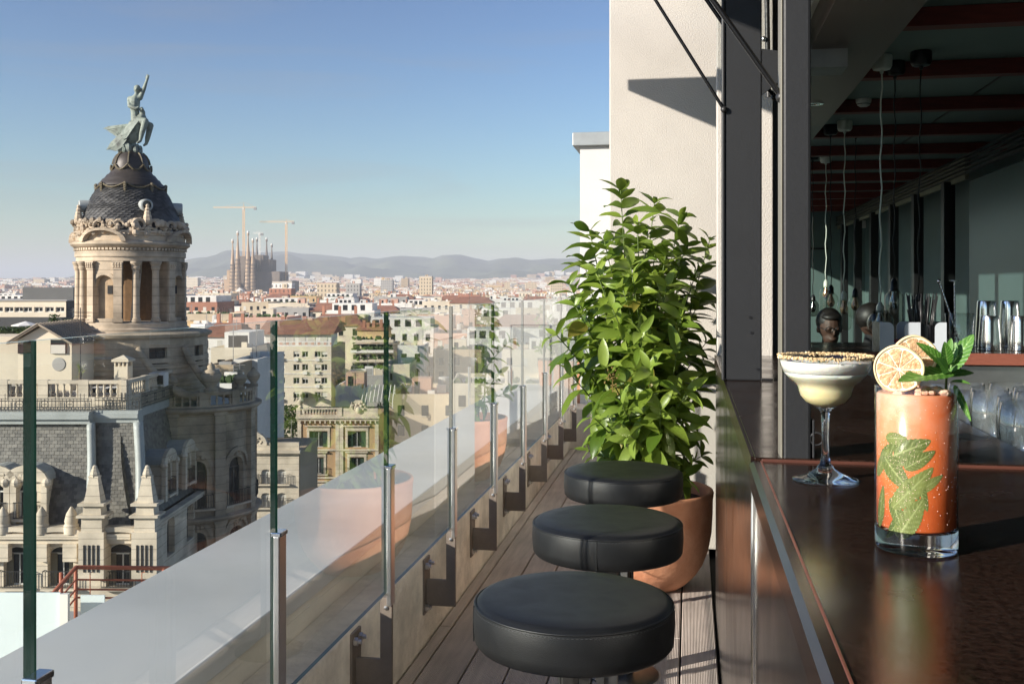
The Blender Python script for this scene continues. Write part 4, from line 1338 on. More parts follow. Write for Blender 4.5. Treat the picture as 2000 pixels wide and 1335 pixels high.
MB().bbox(-.75, .55, -.22, .25, .10, hp.z - 1.03 + .30, .02).build('seat', 'dark_jersey', bn)
MB().bbox(-.75, .55, .26, .36, .0, .70, .02).build('backrest', 'dark_jersey', bn)
MB().box(-.70, .50, -.18, .34, 0, .10).build('plinth', 'dark', bn)
# ------------------------------------------------------------------ ground, mountains, haze
GZ = -33.0
M('city_ground', (.10, .095, .09), .9, var=.3, vs=.02)
M('scrub', (.048, .072, .030), .95, var=.5, vs=.004, hue=(.135, .150, .075), stain=.35, ss=.0016, detail=9, bump=.0)
gmesh = MB()
gmesh.add([(-16000, -6000, 0), (16000, -6000, 0), (16000, 17000, 0), (-16000, 17000, 0)], [(0, 1, 2, 3)])
struct(gmesh.build('ground', 'city_ground', loc=(0, 0, GZ)))
RIDGE = [(-900, 558), (0, 556), (120, 548), (250, 530), (330, 518), (380, 508), (411, 506), (443, 500), (500, 497), (544, 494.5), (565, 495.5), (590, 499), (642, 503), (684, 508), (705, 505), (736, 509), (784, 505.5),
         (826, 507), (847, 510), (862, 504), (895, 502.5), (934, 508), (955, 513), (979, 508.5), (1030, 514), (1090, 519), (1131, 523), (1250, 520), (1400, 512), (1700, 505), (2600, 500)]
def ridge(u):
    for (a, b), (c, d) in zip(RIDGE, RIDGE[1:]):
        if a <= u <= c:
            return b + (d - b) * (u - a) / (c - a)
    return RIDGE[0][1] if u < RIDGE[0][0] else RIDGE[-1][1]
def sstep(a, b, x):
    t = max(0, min(1, (x - a) / (b - a)))
    return t * t * (3 - 2 * t)
def terrain(cx, cz):
    """height over the camera"""
    base = GZ - HC + max(0, min(cz, 5200) - 1500) * .015
    u = 1000 + cx / max(cz, 1) * FPX
    hr = (560 - ridge(u)) / FPX * 7200 * 1.06 + 7 * mnoise.noise((cx * .006, 5, 1)) + 10 * mnoise.noise((cx * .0022, 8, 1))
    t = sstep(4700, 7200, cz)
    nz = mnoise.fractal((cx * .0012, cz * .0012, 3), 1.0, 2.1, 5)
    n2 = mnoise.noise((cx * .004, cz * .0015, 9))
    h = base * (1 - t) + hr * t + (nz * 120 + n2 * 55) * (t * (1 - t) * 4) * (hr > 20)
    if cz > 7200:
        h -= (cz - 7200) * .04
    return h
mt = MB()
us = list(range(-900, 2601, 9))
czs = [1500 + 260 * k for k in range(12)] + [4620 + 110 * k for k in range(26)] + [7600, 8200, 9200, 11000]
for j, cz in enumerate(czs):
    for u in us:
        cx = px(u, cz)
        p = CW(cx, cz, terrain(cx, cz) if cz > 1500 else GZ - HC - .5)
        mt.v.append(tuple(p))
nU = len(us)
for j in range(len(czs) - 1):
    for i in range(nU - 1):
        a = j * nU + i
        mt.f.append((a, a + 1, a + nU + 1, a + nU))
mo = struct(mt.build('mountains', 'scrub', smooth=True))

def haze_box():
    m = bpy.data.materials.new('haze'); m.use_nodes = True
    N, L = m.node_tree.nodes, m.node_tree.links
    N.clear()
    out = N.new('ShaderNodeOutputMaterial')
    pv = N.new('ShaderNodeVolumePrincipled')
    pv.inputs['Color'].default_value = (.83, .86, .93, 1)
    pv.inputs['Density'].default_value = 1.6e-4
    pv.inputs['Anisotropy'].default_value = .0
    L.new(pv.outputs[0], out.inputs['Volume'])
    h = MB().box(-17000, 17000, -7000, 18000, GZ - 1.5, 330).build('haze', m)
    h['kind'] = 'stuff'
    h['label'] = 'thin pale blue evening haze over the city'
    return h
haze_box()

# ------------------------------------------------------------------ generic city
def palette_mat(name, cols, windows=True, rough=.85):
    m = bpy.data.materials.new(name); m.use_nodes = True
    N, L = m.node_tree.nodes, m.node_tree.links
    b = N['Principled BSDF']; b.inputs['Roughness'].default_value = rough
    g = N.new('ShaderNodeNewGeometry')
    rp = N.new('ShaderNodeValToRGB'); rp.color_ramp.interpolation = 'CONSTANT'
    e = rp.color_ramp.elements
    n = len(cols)
    e[0].position, e[0].color = 0, (*cols[0], 1)
    e[1].position, e[1].color = 1 / n, (*cols[1], 1)
    for k in range(2, n):
        q = e.new(k / n); q.color = (*cols[k], 1)
    L.new(g.outputs['Random Per Island'], rp.inputs[0])
    out = rp.outputs[0]
    if windows:
        tc = N.new('ShaderNodeTexCoord'); sp = N.new('ShaderNodeSeparateXYZ'); L.new(tc.outputs['Object'], sp.inputs[0])
        def mth(op, a, b_=None):
            q = N.new('ShaderNodeMath'); q.operation = op
            for i, x in enumerate((a, b_)):
                if x is None: continue
                if isinstance(x, (int, float)): q.inputs[i].default_value = x
                else: L.new(x, q.inputs[i])
            return q.outputs[0]
        xy = mth('ADD', sp.outputs[0], sp.outputs[1])
        fx = mth('FRACT', mth('DIVIDE', xy, 3.1)); fz = mth('FRACT', mth('DIVIDE', sp.outputs[2], 3.3))
        wx = mth('MULTIPLY', mth('GREATER_THAN', fx, .32), mth('LESS_THAN', fx, .72))
        wz = mth('MULTIPLY', mth('GREATER_THAN', fz, .25), mth('LESS_THAN', fz, .80))
        sn = N.new('ShaderNodeSeparateXYZ'); L.new(g.outputs['Normal'], sn.inputs[0])
        vert = mth('LESS_THAN', mth('ABSOLUTE', sn.outputs[2]), .5)
        f = mth('MULTIPLY', mth('MULTIPLY', wx, wz), mth('MULTIPLY', vert, .72))
        mx = N.new('ShaderNodeMix'); mx.data_type = 'RGBA'
        L.new(f, mx.inputs[0]); L.new(out, mx.inputs[6]); mx.inputs[7].default_value = (.05, .05, .05, 1)
        out = mx.outputs[2]
    L.new(out, b.inputs['Base Color'])
    MAT[name] = m
    return m
WALLS = {'white': srgb(232, 227, 218), 'cream': srgb(222, 208, 184), 'beige': srgb(204, 186, 158), 'sand': srgb(186, 164, 134), 'pink': srgb(206, 168, 148), 'grey': srgb(168, 164, 158), 'brick-red': srgb(176, 124, 100), 'ochre': srgb(208, 176, 130)}
ROOFS = {'terracotta tiled': srgb(152, 106, 84), 'pale flat': srgb(196, 186, 172), 'red terrace': srgb(164, 112, 90), 'grey flat': srgb(140, 138, 134)}
palette_mat('far_walls', [WALLS[k] for k in ('white', 'cream', 'white', 'beige', 'pink', 'white', 'sand', 'grey', 'cream', 'brick-red', 'ochre', 'white', 'beige', 'pink')])
palette_mat('far_roofs', [ROOFS[k] for k in ('terracotta tiled', 'pale flat', 'red terrace', 'pale flat', 'grey flat', 'terracotta tiled', 'pale flat', 'red terrace')], windows=False)
for k, c in WALLS.items():
    M('wall_' + k, c, .85, var=.09, vs=.25, stain=.22, ss=.12)
for k, c in ROOFS.items():
    M('roof_' + k, c, .85, var=.2, vs=.5, stain=.2, ss=.3)
M('crane_weight', (.25, .24, .23), .8)
M('pane_dark', (.022, .024, .026), .15, var=.3, vs=.3, spec=.6)
M('blind', srgb(206, 200, 188), .8, var=.12, vs=.4)
M('foliage_city', (.045, .075, .022), .9, var=.4, vs=1.2)
gc = random.Random(11)
# far mass: too many to count
fw, frf = MB(), MB()
cz = 640.0
while cz < 5200:
    w0 = 12 + (cz - 640) * .005
    stepz = 20 + (cz - 640) * .014
    u = -160.0
    while u < 1330:
        w = w0 * gc.uniform(.6, 1.5)
        cxa = px(u, cz)
        du = w / cz * FPX
        if gc.random() < .93:
            c0 = cz + gc.uniform(-.35, .35) * stepz
            g = terrain(cxa, c0)
            ht = gc.choice((17, 20, 22, 24, 25, 26)) + gc.uniform(-2.5, 2.5)
            if gc.random() < .012: ht += gc.uniform(6, 20)
            if cz > 3200: ht *= gc.uniform(.5, 1.05)
            if 430 < u < 590 and 1380 < cz < 1620: ht *= .8
            dp = stepz * gc.uniform(.4, .8)
            a, b = cxa, cxa + w * .96
            P = lambda x, y, z: CW(x, y, z)
            def bx(mb, x0, x1, y0, y1, z0, z1):
                vs = [P(x0, y0, z0), P(x1, y0, z0), P(x1, y1, z0), P(x0, y1, z0), P(x0, y0, z1), P(x1, y0, z1), P(x1, y1, z1), P(x0, y1, z1)]
                mb.add(vs, [(4, 5, 6, 7), (0, 1, 5, 4), (1, 2, 6, 5), (2, 3, 7, 6), (3, 0, 4, 7)])
            bx(fw, a, b, c0, c0 + dp, g - 1, g + ht)
            if gc.random() < .62:
                bx(frf, a + .2, b - .2, c0 + .2, c0 + dp - .2, g + ht, g + ht + gc.choice((.25, .3, 1.2)))
            for _ in range(gc.choice((0, 1, 1, 2, 3))):
                sx, sw = gc.uniform(a, b - 3), gc.uniform(1.5, 5)
                bx(fw, sx, min(sx + sw, b), c0 + dp * .3, c0 + dp * .3 + 3, g + ht, g + ht + gc.uniform(1.4, 3.4))
        u += du * (1.0 if gc.random() < .9 else 1.5)
    cz += stepz
cm = fw.build('far_city', 'far_walls', fix=False)
rm = frf.build('roofs', 'far_roofs', cm, fix=False)
tag(cm, 'dense far spread of small pale city blocks reaching the mountains', 'city', kind='stuff')

win_cache = {}
def city_building(cx, cz, w, dp, top, wall, roof, feats, rg, nm='apartment_building', story=3.2, label=None, gap=2.9, windows=True, group=True, base=None):
    """one block: cx = left edge, cz = front, top = roof height over the camera"""
    g = GZ - HC
    root = thing(nm, 'x', 'building', CW(cx + w / 2, cz + dp / 2, g), YAW)
    H = top - g
    hw, hd = w / 2, dp / 2
    wl = MB().box(-hw, hw, -hd, hd, 0, H)
    pz = H
    if roof in ('pale flat', 'red terrace', 'grey flat'):
        for q in ((-hw, hw, -hd, -hd + .25), (-hw, hw, hd - .25, hd), (-hw, -hw + .25, -hd + .25, hd - .25), (hw - .25, hw, -hd + .25, hd - .25)):
            wl.box(*q, H - .01, H + .9)
    wl.build('wall', 'wall_' + wall, root)
    if roof in ('pale flat', 'red terrace', 'grey flat'):
        MB().box(-hw + .26, hw - .26, -hd + .26, hd - .26, H - .2, H + .12).build('roof', 'roof_' + roof, root)
    else:
        e = .5
        MB().add([(-hw - e, -hd - e, H), (hw + e, -hd - e, H), (hw + e, hd + e, H), (-hw - e, hd + e, H), (-hw * .6, 0, H + 2.6), (hw * .6, 0, H + 2.6),
                  (-hw - e, -hd - e, H - .2), (hw + e, -hd - e, H - .2), (hw + e, hd + e, H - .2), (-hw - e, hd + e, H - .2)],
                 [(0, 1, 5, 4), (1, 2, 5), (2, 3, 4, 5), (3, 0, 4), (6, 9, 8, 7), (0, 6, 7, 1), (1, 7, 8, 2), (2, 8, 9, 3), (3, 9, 6, 0)]).build('roof', 'roof_' + roof, root)
    if windows:
        pn, bl_, tr_ = MB(), MB(), MB()
        nf = 4
        z = H - story + .6
        for f in range(nf):
            nx = max(2, int(w / gap))
            for i in range(nx):
                x = -hw + w * (i + .5) / nx
                if 'shop' in feats and rg.random() < .1: continue
                tgt = bl_ if rg.random() < .3 else pn
                tgt.box(x - .55, x + .55, -hd - .03, -hd + .1, z, z + 1.7)
                tr_.box(x - .72, x + .72, -hd - .16, -hd + .05, z - .16, z - .01)
                if 'balconies' in feats:
                    tr_.box(x - .9, x + .9, -hd - .8, -hd + .01, z - .5, z - .38)
                    tr_.box(x - .9, x + .9, -hd - .8, -hd - .76, z - .37, z + .45)
            ny = max(1, int(dp / 4.5))
            for i in range(ny):
                y = -hd + dp * (i + .5) / ny
                pn.box(hw - .1, hw + .03, y - .5, y + .5, z, z + 1.5)
                pn.box(-hw - .03, -hw + .1, y - .5, y + .5, z, z + 1.5)
            z -= story
        o = pn.build('windows', 'pane_dark', root, fix=False); o['kind'] = 'stuff'
        if bl_.v:
            o = bl_.build('blinds', 'blind', root, fix=False); o['kind'] = 'stuff'
        o = tr_.build('sills', 'wall_cream', root, fix=False); o['kind'] = 'stuff'
    if 'stairhead' in feats:
        x = rg.uniform(-hw * .5, hw * .3)
        sh = MB().box(x, x + 3.2, -hd * .2, -hd * .2 + 3.5, H + .1, H + 2.8).build('stair_head', 'wall_' + rg.choice(('white', 'cream', 'pink')), root)
        MB().box(x + .4, x + 1.3, -hd * .2 - .05, -hd * .2 + .05, H + .12, H + 2.2).build('door', 'pane_dark', sh)
    if 'chimneys' in feats:
        for k in range(3):
            x = -hw * .7 + k * hw * .6
            MB().box(x, x + .7, hd * .2, hd * .2 + .7, H, H + 2.6 + (2 if 'tiled' in roof else 0)).build('chimney', 'wall_brick-red', root)
    if 'tank' in feats:
        MB().lathe([(.0, 0), (1.1, 0), (1.1, 2.2), (.9, 2.5), (.0, 2.6)], 14, c=(hw * .4, hd * .3, H + .1)).build('water_tank', 'wall_grey', root, smooth=False)
    if 'setback' in feats:
        pb = MB().box(-hw + 1.4, hw - 1.0, -hd + 2.2, hd - .5, H + .1, H + 3.1).build('penthouse', 'wall_white', root)
        k = max(3, int(w / 3.2))
        for i in range(k):
            x = -hw + 2 + (w - 4) * i / k
            MB().box(x, x + 1.5, -hd + 2.16, -hd + 2.3, H + .5, H + 2.6).build('window', 'pane_dark', pb)
    if 'plants' in feats:
        pl = MB()
        for k in range(40):
            pl.ball((rg.uniform(-hw + .3, hw - .3), -hd + rg.uniform(.4, 1.2), H + rg.uniform(.4, 1.4)), rg.uniform(.25, .55), 6, 4)
        o = pl.build('terrace_plants', 'foliage_city', root, fix=False); o['kind'] = 'stuff'
    if roof in ('pale flat', 'red terrace', 'grey flat'):
        cl, ae = MB(), MB()
        for k in range(rg.choice((2, 3, 4, 6))):
            x, y, s = rg.uniform(-hw + .8, hw - .8), rg.uniform(-hd + .8, hd - .8), rg.uniform(.35, .8)
            cl.box(x - s, x + s, y - s * .6, y + s * .6, H + .12, H + .12 + rg.uniform(.6, 1.7))
        for k in range(rg.choice((1, 2, 3))):
            x, y, t_ = rg.uniform(-hw + .8, hw - .8), rg.uniform(-hd * .5, hd * .5), rg.uniform(2.5, 5)
            ae.box(x - .035, x + .035, y - .035, y + .035, H + .1, H + t_)
            for j in range(3):
                ae.box(x - .6 + j * .12, x + .6 - j * .12, y - .02, y + .02, H + t_ - .25 - .3 * j, H + t_ - .21 - .3 * j)
        cl.build('roof_clutter', 'wall_' + rg.choice(('white', 'grey', 'cream', 'white')), root, fix=False)['kind'] = 'stuff'
        ae.build('aerials', 'crane_weight', root, fix=False)['kind'] = 'stuff'
    names = {'stairhead': 'stair head', 'chimneys': 'chimneys', 'tank': 'water tank', 'setback': 'white penthouse', 'plants': 'terrace plants', 'balconies': 'balconies'}
    fs = [names[f] for f in feats if f in names]
    lab = label or ('%s apartment block, %s roof%s, beyond the railing' % (wall, roof, (', ' + ' and '.join(fs[:2])) if fs else ''))
    root['label'] = lab
    if group:
        root['group'] = lab if label is None else 'city blocks beyond the railing'
    return root
EXCL = []          # camera-frame rectangles kept free for the hand-placed blocks: cx0, cx1, cz0, cz1
rows = [250, 284, 320, 358, 398, 440, 484, 530, 578, 628]
gb_ = random.Random(31)
def gen_city():
    for cz in rows:
        u = -60.0
        while u < 1220:
            w = gb_.uniform(10, 19)
            cx = px(u, cz)
            dp = gb_.uniform(14, 22)
            top = -9.5 + gb_.uniform(-3.5, 2.5) + (0.4 if cz > 400 else -1)
            if gb_.random() < .07: top += gb_.uniform(2, 4)
            if cz < 330 and u < 620: top = min(top, -8.5)
            wall = gb_.choice(('white', 'cream', 'beige', 'white', 'pink', 'sand', 'grey', 'brick-red', 'ochre', 'cream', 'white'))
            roof = gb_.choice(('pale flat', 'pale flat', 'red terrace', 'pale flat', 'red terrace', 'grey flat', 'terracotta tiled'))
            feats = [f for f, p in (('stairhead', .55), ('chimneys', .3), ('tank', .15), ('setback', .3), ('plants', .15), ('balconies', .35)) if gb_.random() < p]
            if roof == 'terracotta tiled':
                feats = [f for f in feats if f in ('chimneys', 'balconies')]
            if 'setback' in feats:
                feats = [f for f in feats if f not in ('stairhead', 'tank')]
            if not any(cx < e[1] and cx + w > e[0] and cz < e[3] and cz + dp > e[2] for e in EXCL):
                city_building(cx, cz + gb_.uniform(-3, 3), w, dp, top, wall, roof, feats, gb_)
            u += (w + gb_.choice((.3, .3, .3, 5))) / cz * FPX
# ------------------------------------------------------------------ far basilica and cranes
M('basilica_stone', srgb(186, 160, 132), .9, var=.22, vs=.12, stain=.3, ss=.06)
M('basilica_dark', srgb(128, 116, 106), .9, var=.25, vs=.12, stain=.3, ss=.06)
M('pale_stone', (.72, .70, .64), .8, var=.06)
M('crane_paint', srgb(226, 186, 136), .6, var=.08)
M('crane_weight', (.25, .24, .23), .8)
def campoint(cx, cz, h0, name, label, cat, group=None):
    """root in the camera-aligned frame and the map that builds in it"""
    t = thing(name, label, cat, CW(cx, cz, h0), YAW, group)
    return t, (lambda x, y, z: (x - cx, y - cz, z - h0))
DZ = 1500.0
g0 = terrain(0, DZ)
bs_, mp = campoint(px(495, DZ), DZ, g0, 'basilica', 'far stone basilica with clustered tapering spires under construction', 'church')
def spire(u, vtip, hw, cz, mat, vbase=580):
    hw *= 1.12
    x = px(u, cz); top = py(vtip, cz); s = cz / FPX
    bt = g0
    H = top - bt
    prof = [(hw * s * 1.10, 0), (hw * s * 1.06, H * .15), (hw * s, H * .32), (hw * s * .86, H * .50), (hw * s * .66, H * .66), (hw * s * .44, H * .78), (hw * s * .30, H * .86), (hw * s * .20, H * .92), (hw * s * .17, H * .95),
            (hw * s * .36, H * .962), (hw * s * .40, H * .98), (hw * s * .2, H * .995), (.01, H)]
    b = MB(mp).lathe(prof, 14, c=(x, cz, bt))
    o = b.build('tower', mat, bs_, auto=60)
    sl = MB(mp)
    for k in range(14):                                     # belfry slits up the shaft
        a = 2 * math.pi * (k + .5) / 14
        for j in range(9):
            z = H * (.22 + .05 * j)
            r = hw * s * (1.03 - .036 * j * (1 + j * .06))
            p = (x + r * math.cos(a), cz + r * math.sin(a))
            sl.box(p[0] - .5, p[0] + .5, p[1] - .5, p[1] + .5, bt + z, bt + z + H * .034)
    q = sl.build('belfry_slits', M('slit', (.16, .125, .10), .9), o, fix=False); q['kind'] = 'stuff'
    MB(mp).ball((x, cz, top + .2), hw * s * .42, 8, 6).build('finial', 'pale_stone', o)
for (u, v, w, dz) in ((454.5, 469, 5.2, 0), (464.4, 453.5, 5.6, 0), (484.6, 453.5, 5.6, 0), (494, 468, 5.2, 0)):
    spire(u, v, w, DZ + dz, 'basilica_stone')
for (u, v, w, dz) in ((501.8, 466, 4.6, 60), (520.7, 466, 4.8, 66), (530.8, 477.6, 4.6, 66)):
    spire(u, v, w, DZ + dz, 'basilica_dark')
def cbox(u0, u1, vt, cz0, cz1, mat, nm, parent, vb=None):
    h0 = g0 if vb is None else py(vb, cz0)
    return MB(mp).box(px(u0, cz0), px(u1, cz0), cz0, cz1, h0, py(vt, cz0)).build(nm, mat, parent)
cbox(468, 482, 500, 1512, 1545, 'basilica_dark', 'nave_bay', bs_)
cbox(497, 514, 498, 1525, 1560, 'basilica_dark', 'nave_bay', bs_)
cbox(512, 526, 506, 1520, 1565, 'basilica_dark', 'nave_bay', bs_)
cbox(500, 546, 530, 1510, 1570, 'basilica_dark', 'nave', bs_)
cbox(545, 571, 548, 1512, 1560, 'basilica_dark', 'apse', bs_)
cbox(437, 450, 545, 1503, 1540, 'basilica_stone', 'cloister', bs_)
cbox(443, 449, 527, 1508, 1530, 'basilica_stone', 'cloister_tower', bs_)
for (u, v, w) in ((539, 527, 1.4), (545, 531, 1.6), (552, 528, 1.6), (557, 533, 1.4), (563, 535, 1.3), (535, 540, 1.6), (566, 545, 1.2), (538, 550, 2.6), (546, 556, 2.2), (437.5, 545, 1.0), (441.5, 547, 1.0), (505, 493, 1.6), (511, 495, 1.5), (517, 499, 1.4), (472, 497, 1.2), (479, 498, 1.2)):
    s = DZ / FPX
    MB(mp).lathe([(w * s * 1.5, 0), (w * s * 1.2, 10), (w * s * .8, (py(v, DZ) - g0) * .80), (w * s * .3, (py(v, DZ) - g0) * .93), (.02, py(v, DZ) - g0)], 8, c=(px(u, DZ + 30), DZ + 22, g0)).build('pinnacle', 'basilica_dark' if u > 500 else 'basilica_stone', bs_)
po = MB(mp)
po.tri_prism([(px(450, 1490), py(578, 1490)), (px(488, 1490), py(578, 1490)), (px(470, 1490), py(561, 1490))], 1484, 1496)
o = po.build('porch_gable', 'pale_stone', bs_)
for k in range(7):
    u = 458 + 4 * k
    MB(mp).box(px(u, 1484) - .4, px(u, 1484) + .4, 1481, 1484, py(580, 1484), py(566 + abs(k - 3) * 3, 1484)).build('porch_pillar', 'basilica_stone', o)
def crane(um, v_jib, v_base, uj, uc, v_apex, cz, lab, sc_=1.0, mat='crane_paint'):
    s = cz / FPX
    x = px(um, cz); hj = py(v_jib, cz); hb_ = py(v_base, cz)
    t, mq = campoint(x, cz, hb_, 'tower_crane', lab, 'crane', 'cranes over the far city')
    w = 1.25 * sc_
    m_ = MB(mq)
    for dx in (-w, w):
        for dy in (-w, w):
            m_.box(x + dx - .22, x + dx + .22, cz + dy - .22, cz + dy + .22, hb_ - 30, hj)
    z, k = hb_ - 30, 0
    while z < hj - 3:
        sg = 1 if k % 2 else -1
        m_.tube([(x - sg * w, cz - w, z), (x + sg * w, cz - w, z + 3)], .16, 4); m_.tube([(x - sg * w, cz + w, z), (x + sg * w, cz + w, z + 3)], .16, 4)
        m_.tube([(x - w, cz - sg * w, z), (x - w, cz + sg * w, z + 3)], .16, 4)
        z += 3; k += 1
    m_.build('mast', mat, t, fix=False)
    j = MB(mq)
    x0, x1 = px(uj, cz), px(uc, cz)
    for (dy, dz) in ((-.8, 0), (.8, 0), (0, 1.7)):
        j.box(min(x0, x1), max(x0, x1), cz + dy - .2, cz + dy + .2, hj + dz - .2, hj + dz + .2)
    n = int(abs(x1 - x0) / 2.5)
    for k in range(n):
        xa = x0 + (x1 - x0) * k / n; xb = x0 + (x1 - x0) * (k + 1) / n
        j.tube([(xa, cz - .8, hj), ((xa + xb) / 2, cz, hj + 1.7), (xb, cz - .8, hj)], .13, 4)
    j.build('jib', mat, t, fix=False)
    ap = py(v_apex, cz)
    MB(mq).tube([(x - 1, cz, hj), (x, cz, ap), (x + 1, cz, hj)], .35, 4).build('apex', mat, t)
    MB(mq).tube([(x, cz, ap), (x0 + (x - x0) * .35, cz, hj + 1.7)], .12, 4).tube([(x, cz, ap), (x1 - (x1 - x) * .15, cz, hj + 1.7)], .12, 4).build('ties', mat, t)
    MB(mq).box(x1 - 4 * sc_ if x1 > x else x1, x1 if x1 > x else x1 + 4 * sc_, cz - 1.4, cz + 1.4, hj - 3, hj + .6).build('counterweight', 'crane_weight', t)
    MB(mq).box(x - 1.2, x + 1.0, cz - 2.4, cz - .9, hj - 2.6, hj - .2).build('cab', 'pale_stone', t)
crane(476, 406, 505, 417, 501, 395, 1530, 'tallest cream tower crane rising from among the basilica spires')
crane(559, 434, 545, 507, 575, 428, 1545, 'tower crane standing over the unfinished end of the basilica')
crane(507, 456, 498, 494, 514, 450, 1535, 'small pale tower crane on top of the basilica nave', .8, 'pale_stone')
crane(616, 555, 572, 595, 622, 551, 1800, 'low distant tower crane well clear of the basilica', .8)
crane(583, 563, 572, 572, 599, 561, 1700, 'low distant tower crane beside the basilica foot', .7)

# ------------------------------------------------------------------ facade tools
def strip(mb, a, b, h0, h1, d, ds):
    n = max(1, int(math.ceil((b - a) / ds)))
    for i in range(n):
        x0, x1 = a + (b - a) * i / n, a + (b - a) * (i + 1) / n
        mb.add([(x0, d, h0), (x1, d, h0), (x1, d, h1), (x0, d, h1)], [(0, 1, 2, 3)])
def arch_y(op, x):
    c, w, b, t, a = op
    q = max(0, 1 - ((x - c) / (w / 2)) ** 2)
    return t + a * math.sqrt(q)
def wall_open(mb, s0, s1, h0, h1, ops, depth, ds=99, seg=10):
    """wall sheet with real, recessed openings; op = centre, width, bottom, spring height, arch rise"""
    ops = sorted(ops)
    cuts = [s0] + [(ops[i][0] + ops[i][1] / 2 + ops[i + 1][0] - ops[i + 1][1] / 2) / 2 for i in range(len(ops) - 1)] + [s1]
    if not ops:
        strip(mb, s0, s1, h0, h1, 0, ds)
    for i, op in enumerate(ops):
        c, w, b, t, a = op
        x0, x1 = c - w / 2, c + w / 2
        strip(mb, cuts[i], x0, h0, h1, 0, ds); strip(mb, x1, cuts[i + 1], h0, h1, 0, ds)
        if b > h0: strip(mb, x0, x1, h0, b, 0, ds)
        n = seg if a else max(1, int(w / ds) + 1)
        for k in range(n):
            xa, xb = x0 + w * k / n, x0 + w * (k + 1) / n
            ya, yb = arch_y(op, xa), arch_y(op, xb)
            mb.add([(xa, 0, ya), (xb, 0, yb), (xb, 0, h1), (xa, 0, h1)], [(0, 1, 2, 3)])
            mb.add([(xa, 0, ya), (xb, 0, yb), (xb, -depth, yb), (xa, -depth, ya)], [(3, 2, 1, 0)])
            mb.add([(xa, 0, b), (xb, 0, b), (xb, -depth, b), (xa, -depth, b)], [(0, 1, 2, 3)])
        for x in (x0, x1):
            mb.add([(x, 0, b), (x, -depth, b), (x, -depth, t), (x, 0, t)], [(0, 1, 2, 3)])
def window_in(fm, op, depth, parent, frame='dark_frame', pane='pane_dark', bars=1, shutters=None, name='window', rail=None):
    c, w, b, t, a = op
    m = MB(fm)
    n = 8
    for k in range(n):
        xa, xb = c - w / 2 + w * k / n, c - w / 2 + w * (k + 1) / n
        m.add([(xa, -depth + .01, b), (xb, -depth + .01, b), (xb, -depth + .01, arch_y(op, xb)), (xa, -depth + .01, arch_y(op, xa))], [(0, 1, 2, 3)])
    o = m.build(name, pane, parent, fix=False)
    f = MB(fm)
    th = min(.09, w * .09)
    d0, d1 = -depth + .02, -depth + .08
    f.box(c - w / 2, c - w / 2 + th, d0, d1, b, t); f.box(c + w / 2 - th, c + w / 2, d0, d1, b, t); f.box(c - w / 2 + th, c + w / 2 - th, d0, d1, b, b + th)
    for k in range(bars):
        x = c - w / 2 + w * (k + 1) / (bars + 1)
        f.box(x - th * .4, x + th * .4, d0, d1, b + th, t)
    f.box(c - w / 2 + th, c + w / 2 - th, d0, d1, t - th, t)
    if a:
        for k in range(8):
            xa, xb = c - w / 2 + w * k / 8, c - w / 2 + w * (k + 1) / 8
            f.add([(xa, d1, arch_y(op, xa)), (xb, d1, arch_y(op, xb)), (xb, d1, max(t, arch_y(op, xb) - th)), (xa, d1, max(t, arch_y(op, xa) - th))], [(0, 1, 2, 3)])
    f.build('frame', frame, o, fix=False)
    if shutters:
        for s in (-1, 1):
            x = c + s * w * .36
            MB(fm).box(x - w * .13, x + w * .13, -depth + .09, -depth + .13, b + .02, t - .02).build('shutter', shutters, o)
    if rail:
        r = MB(fm)
        z1 = b + 1.0
        for z in (b + .08, z1):
            r.box(c - w / 2 - rail, c + w / 2 + rail, .30, .34, z - .02, z + .02)
        k = int((w + 2 * rail) / .16)
        for i in range(k + 1):
            x = c - w / 2 - rail + (w + 2 * rail) * i / k
            r.box(x - .014, x + .014, .305, .335, b + .08, z1)
        for s in (-1, 1):
            r.box(c + s * (w / 2 + rail) - .02, c + s * (w / 2 + rail) + .02, 0, .34, z1 - .02, z1 + .02)
        r.build('balcony_rail', 'iron', o, fix=False)
        MB(fm).box(c - w / 2 - rail - .1, c + w / 2 + rail + .1, .0, .42, b - .14, b + .0).build('balcony_slab', 'stone_cream', o)
    return o
def balusters(fm, s0, s1, h0, h1, parent, mat, step=.34, d=0, thick=.3, name='balustrade', post_every=3.0):
    rail_ = MB(fm)
    n0 = max(1, int((s1 - s0) / 1.0))
    for k in range(n0):
        a, b = s0 + (s1 - s0) * k / n0, s0 + (s1 - s0) * (k + 1) / n0
        rail_.box(a, b, d - thick / 2, d + thick / 2, h1 - .22, h1); rail_.box(a, b, d - thick / 2, d + thick / 2, h0, h0 + .22)
    o = rail_.build(name, mat, parent)
    np_ = max(1, int(round((s1 - s0) / post_every)))
    for k in range(np_ + 1):
        x = s0 + (s1 - s0) * k / np_
        MB(fm).box(x - .32, x + .32, d - thick * .55, d + thick * .55, h0 + .01, h1 + .03).build('pedestal', mat, o)
    hb2 = h1 - h0 - .44
    pr = [(.07, 0), (.09, .08), (.05, .16), (.115, .42), (.06, .72), (.09, .86), (.075, 1.0)]
    for k in range(np_):
        a, b = s0 + (s1 - s0) * k / np_ + .42, s0 + (s1 - s0) * (k + 1) / np_ - .42
        m = max(1, int((b - a) / step))
        for i in range(m + 1):
            x = a + (b - a) * i / m
            bb = MB(fm)
            bb.lathe([(r, h * hb2) for r, h in pr], 8, c=(x, d, h0 + .22))
            bb.build('baluster', mat, o, smooth=True)
    return o
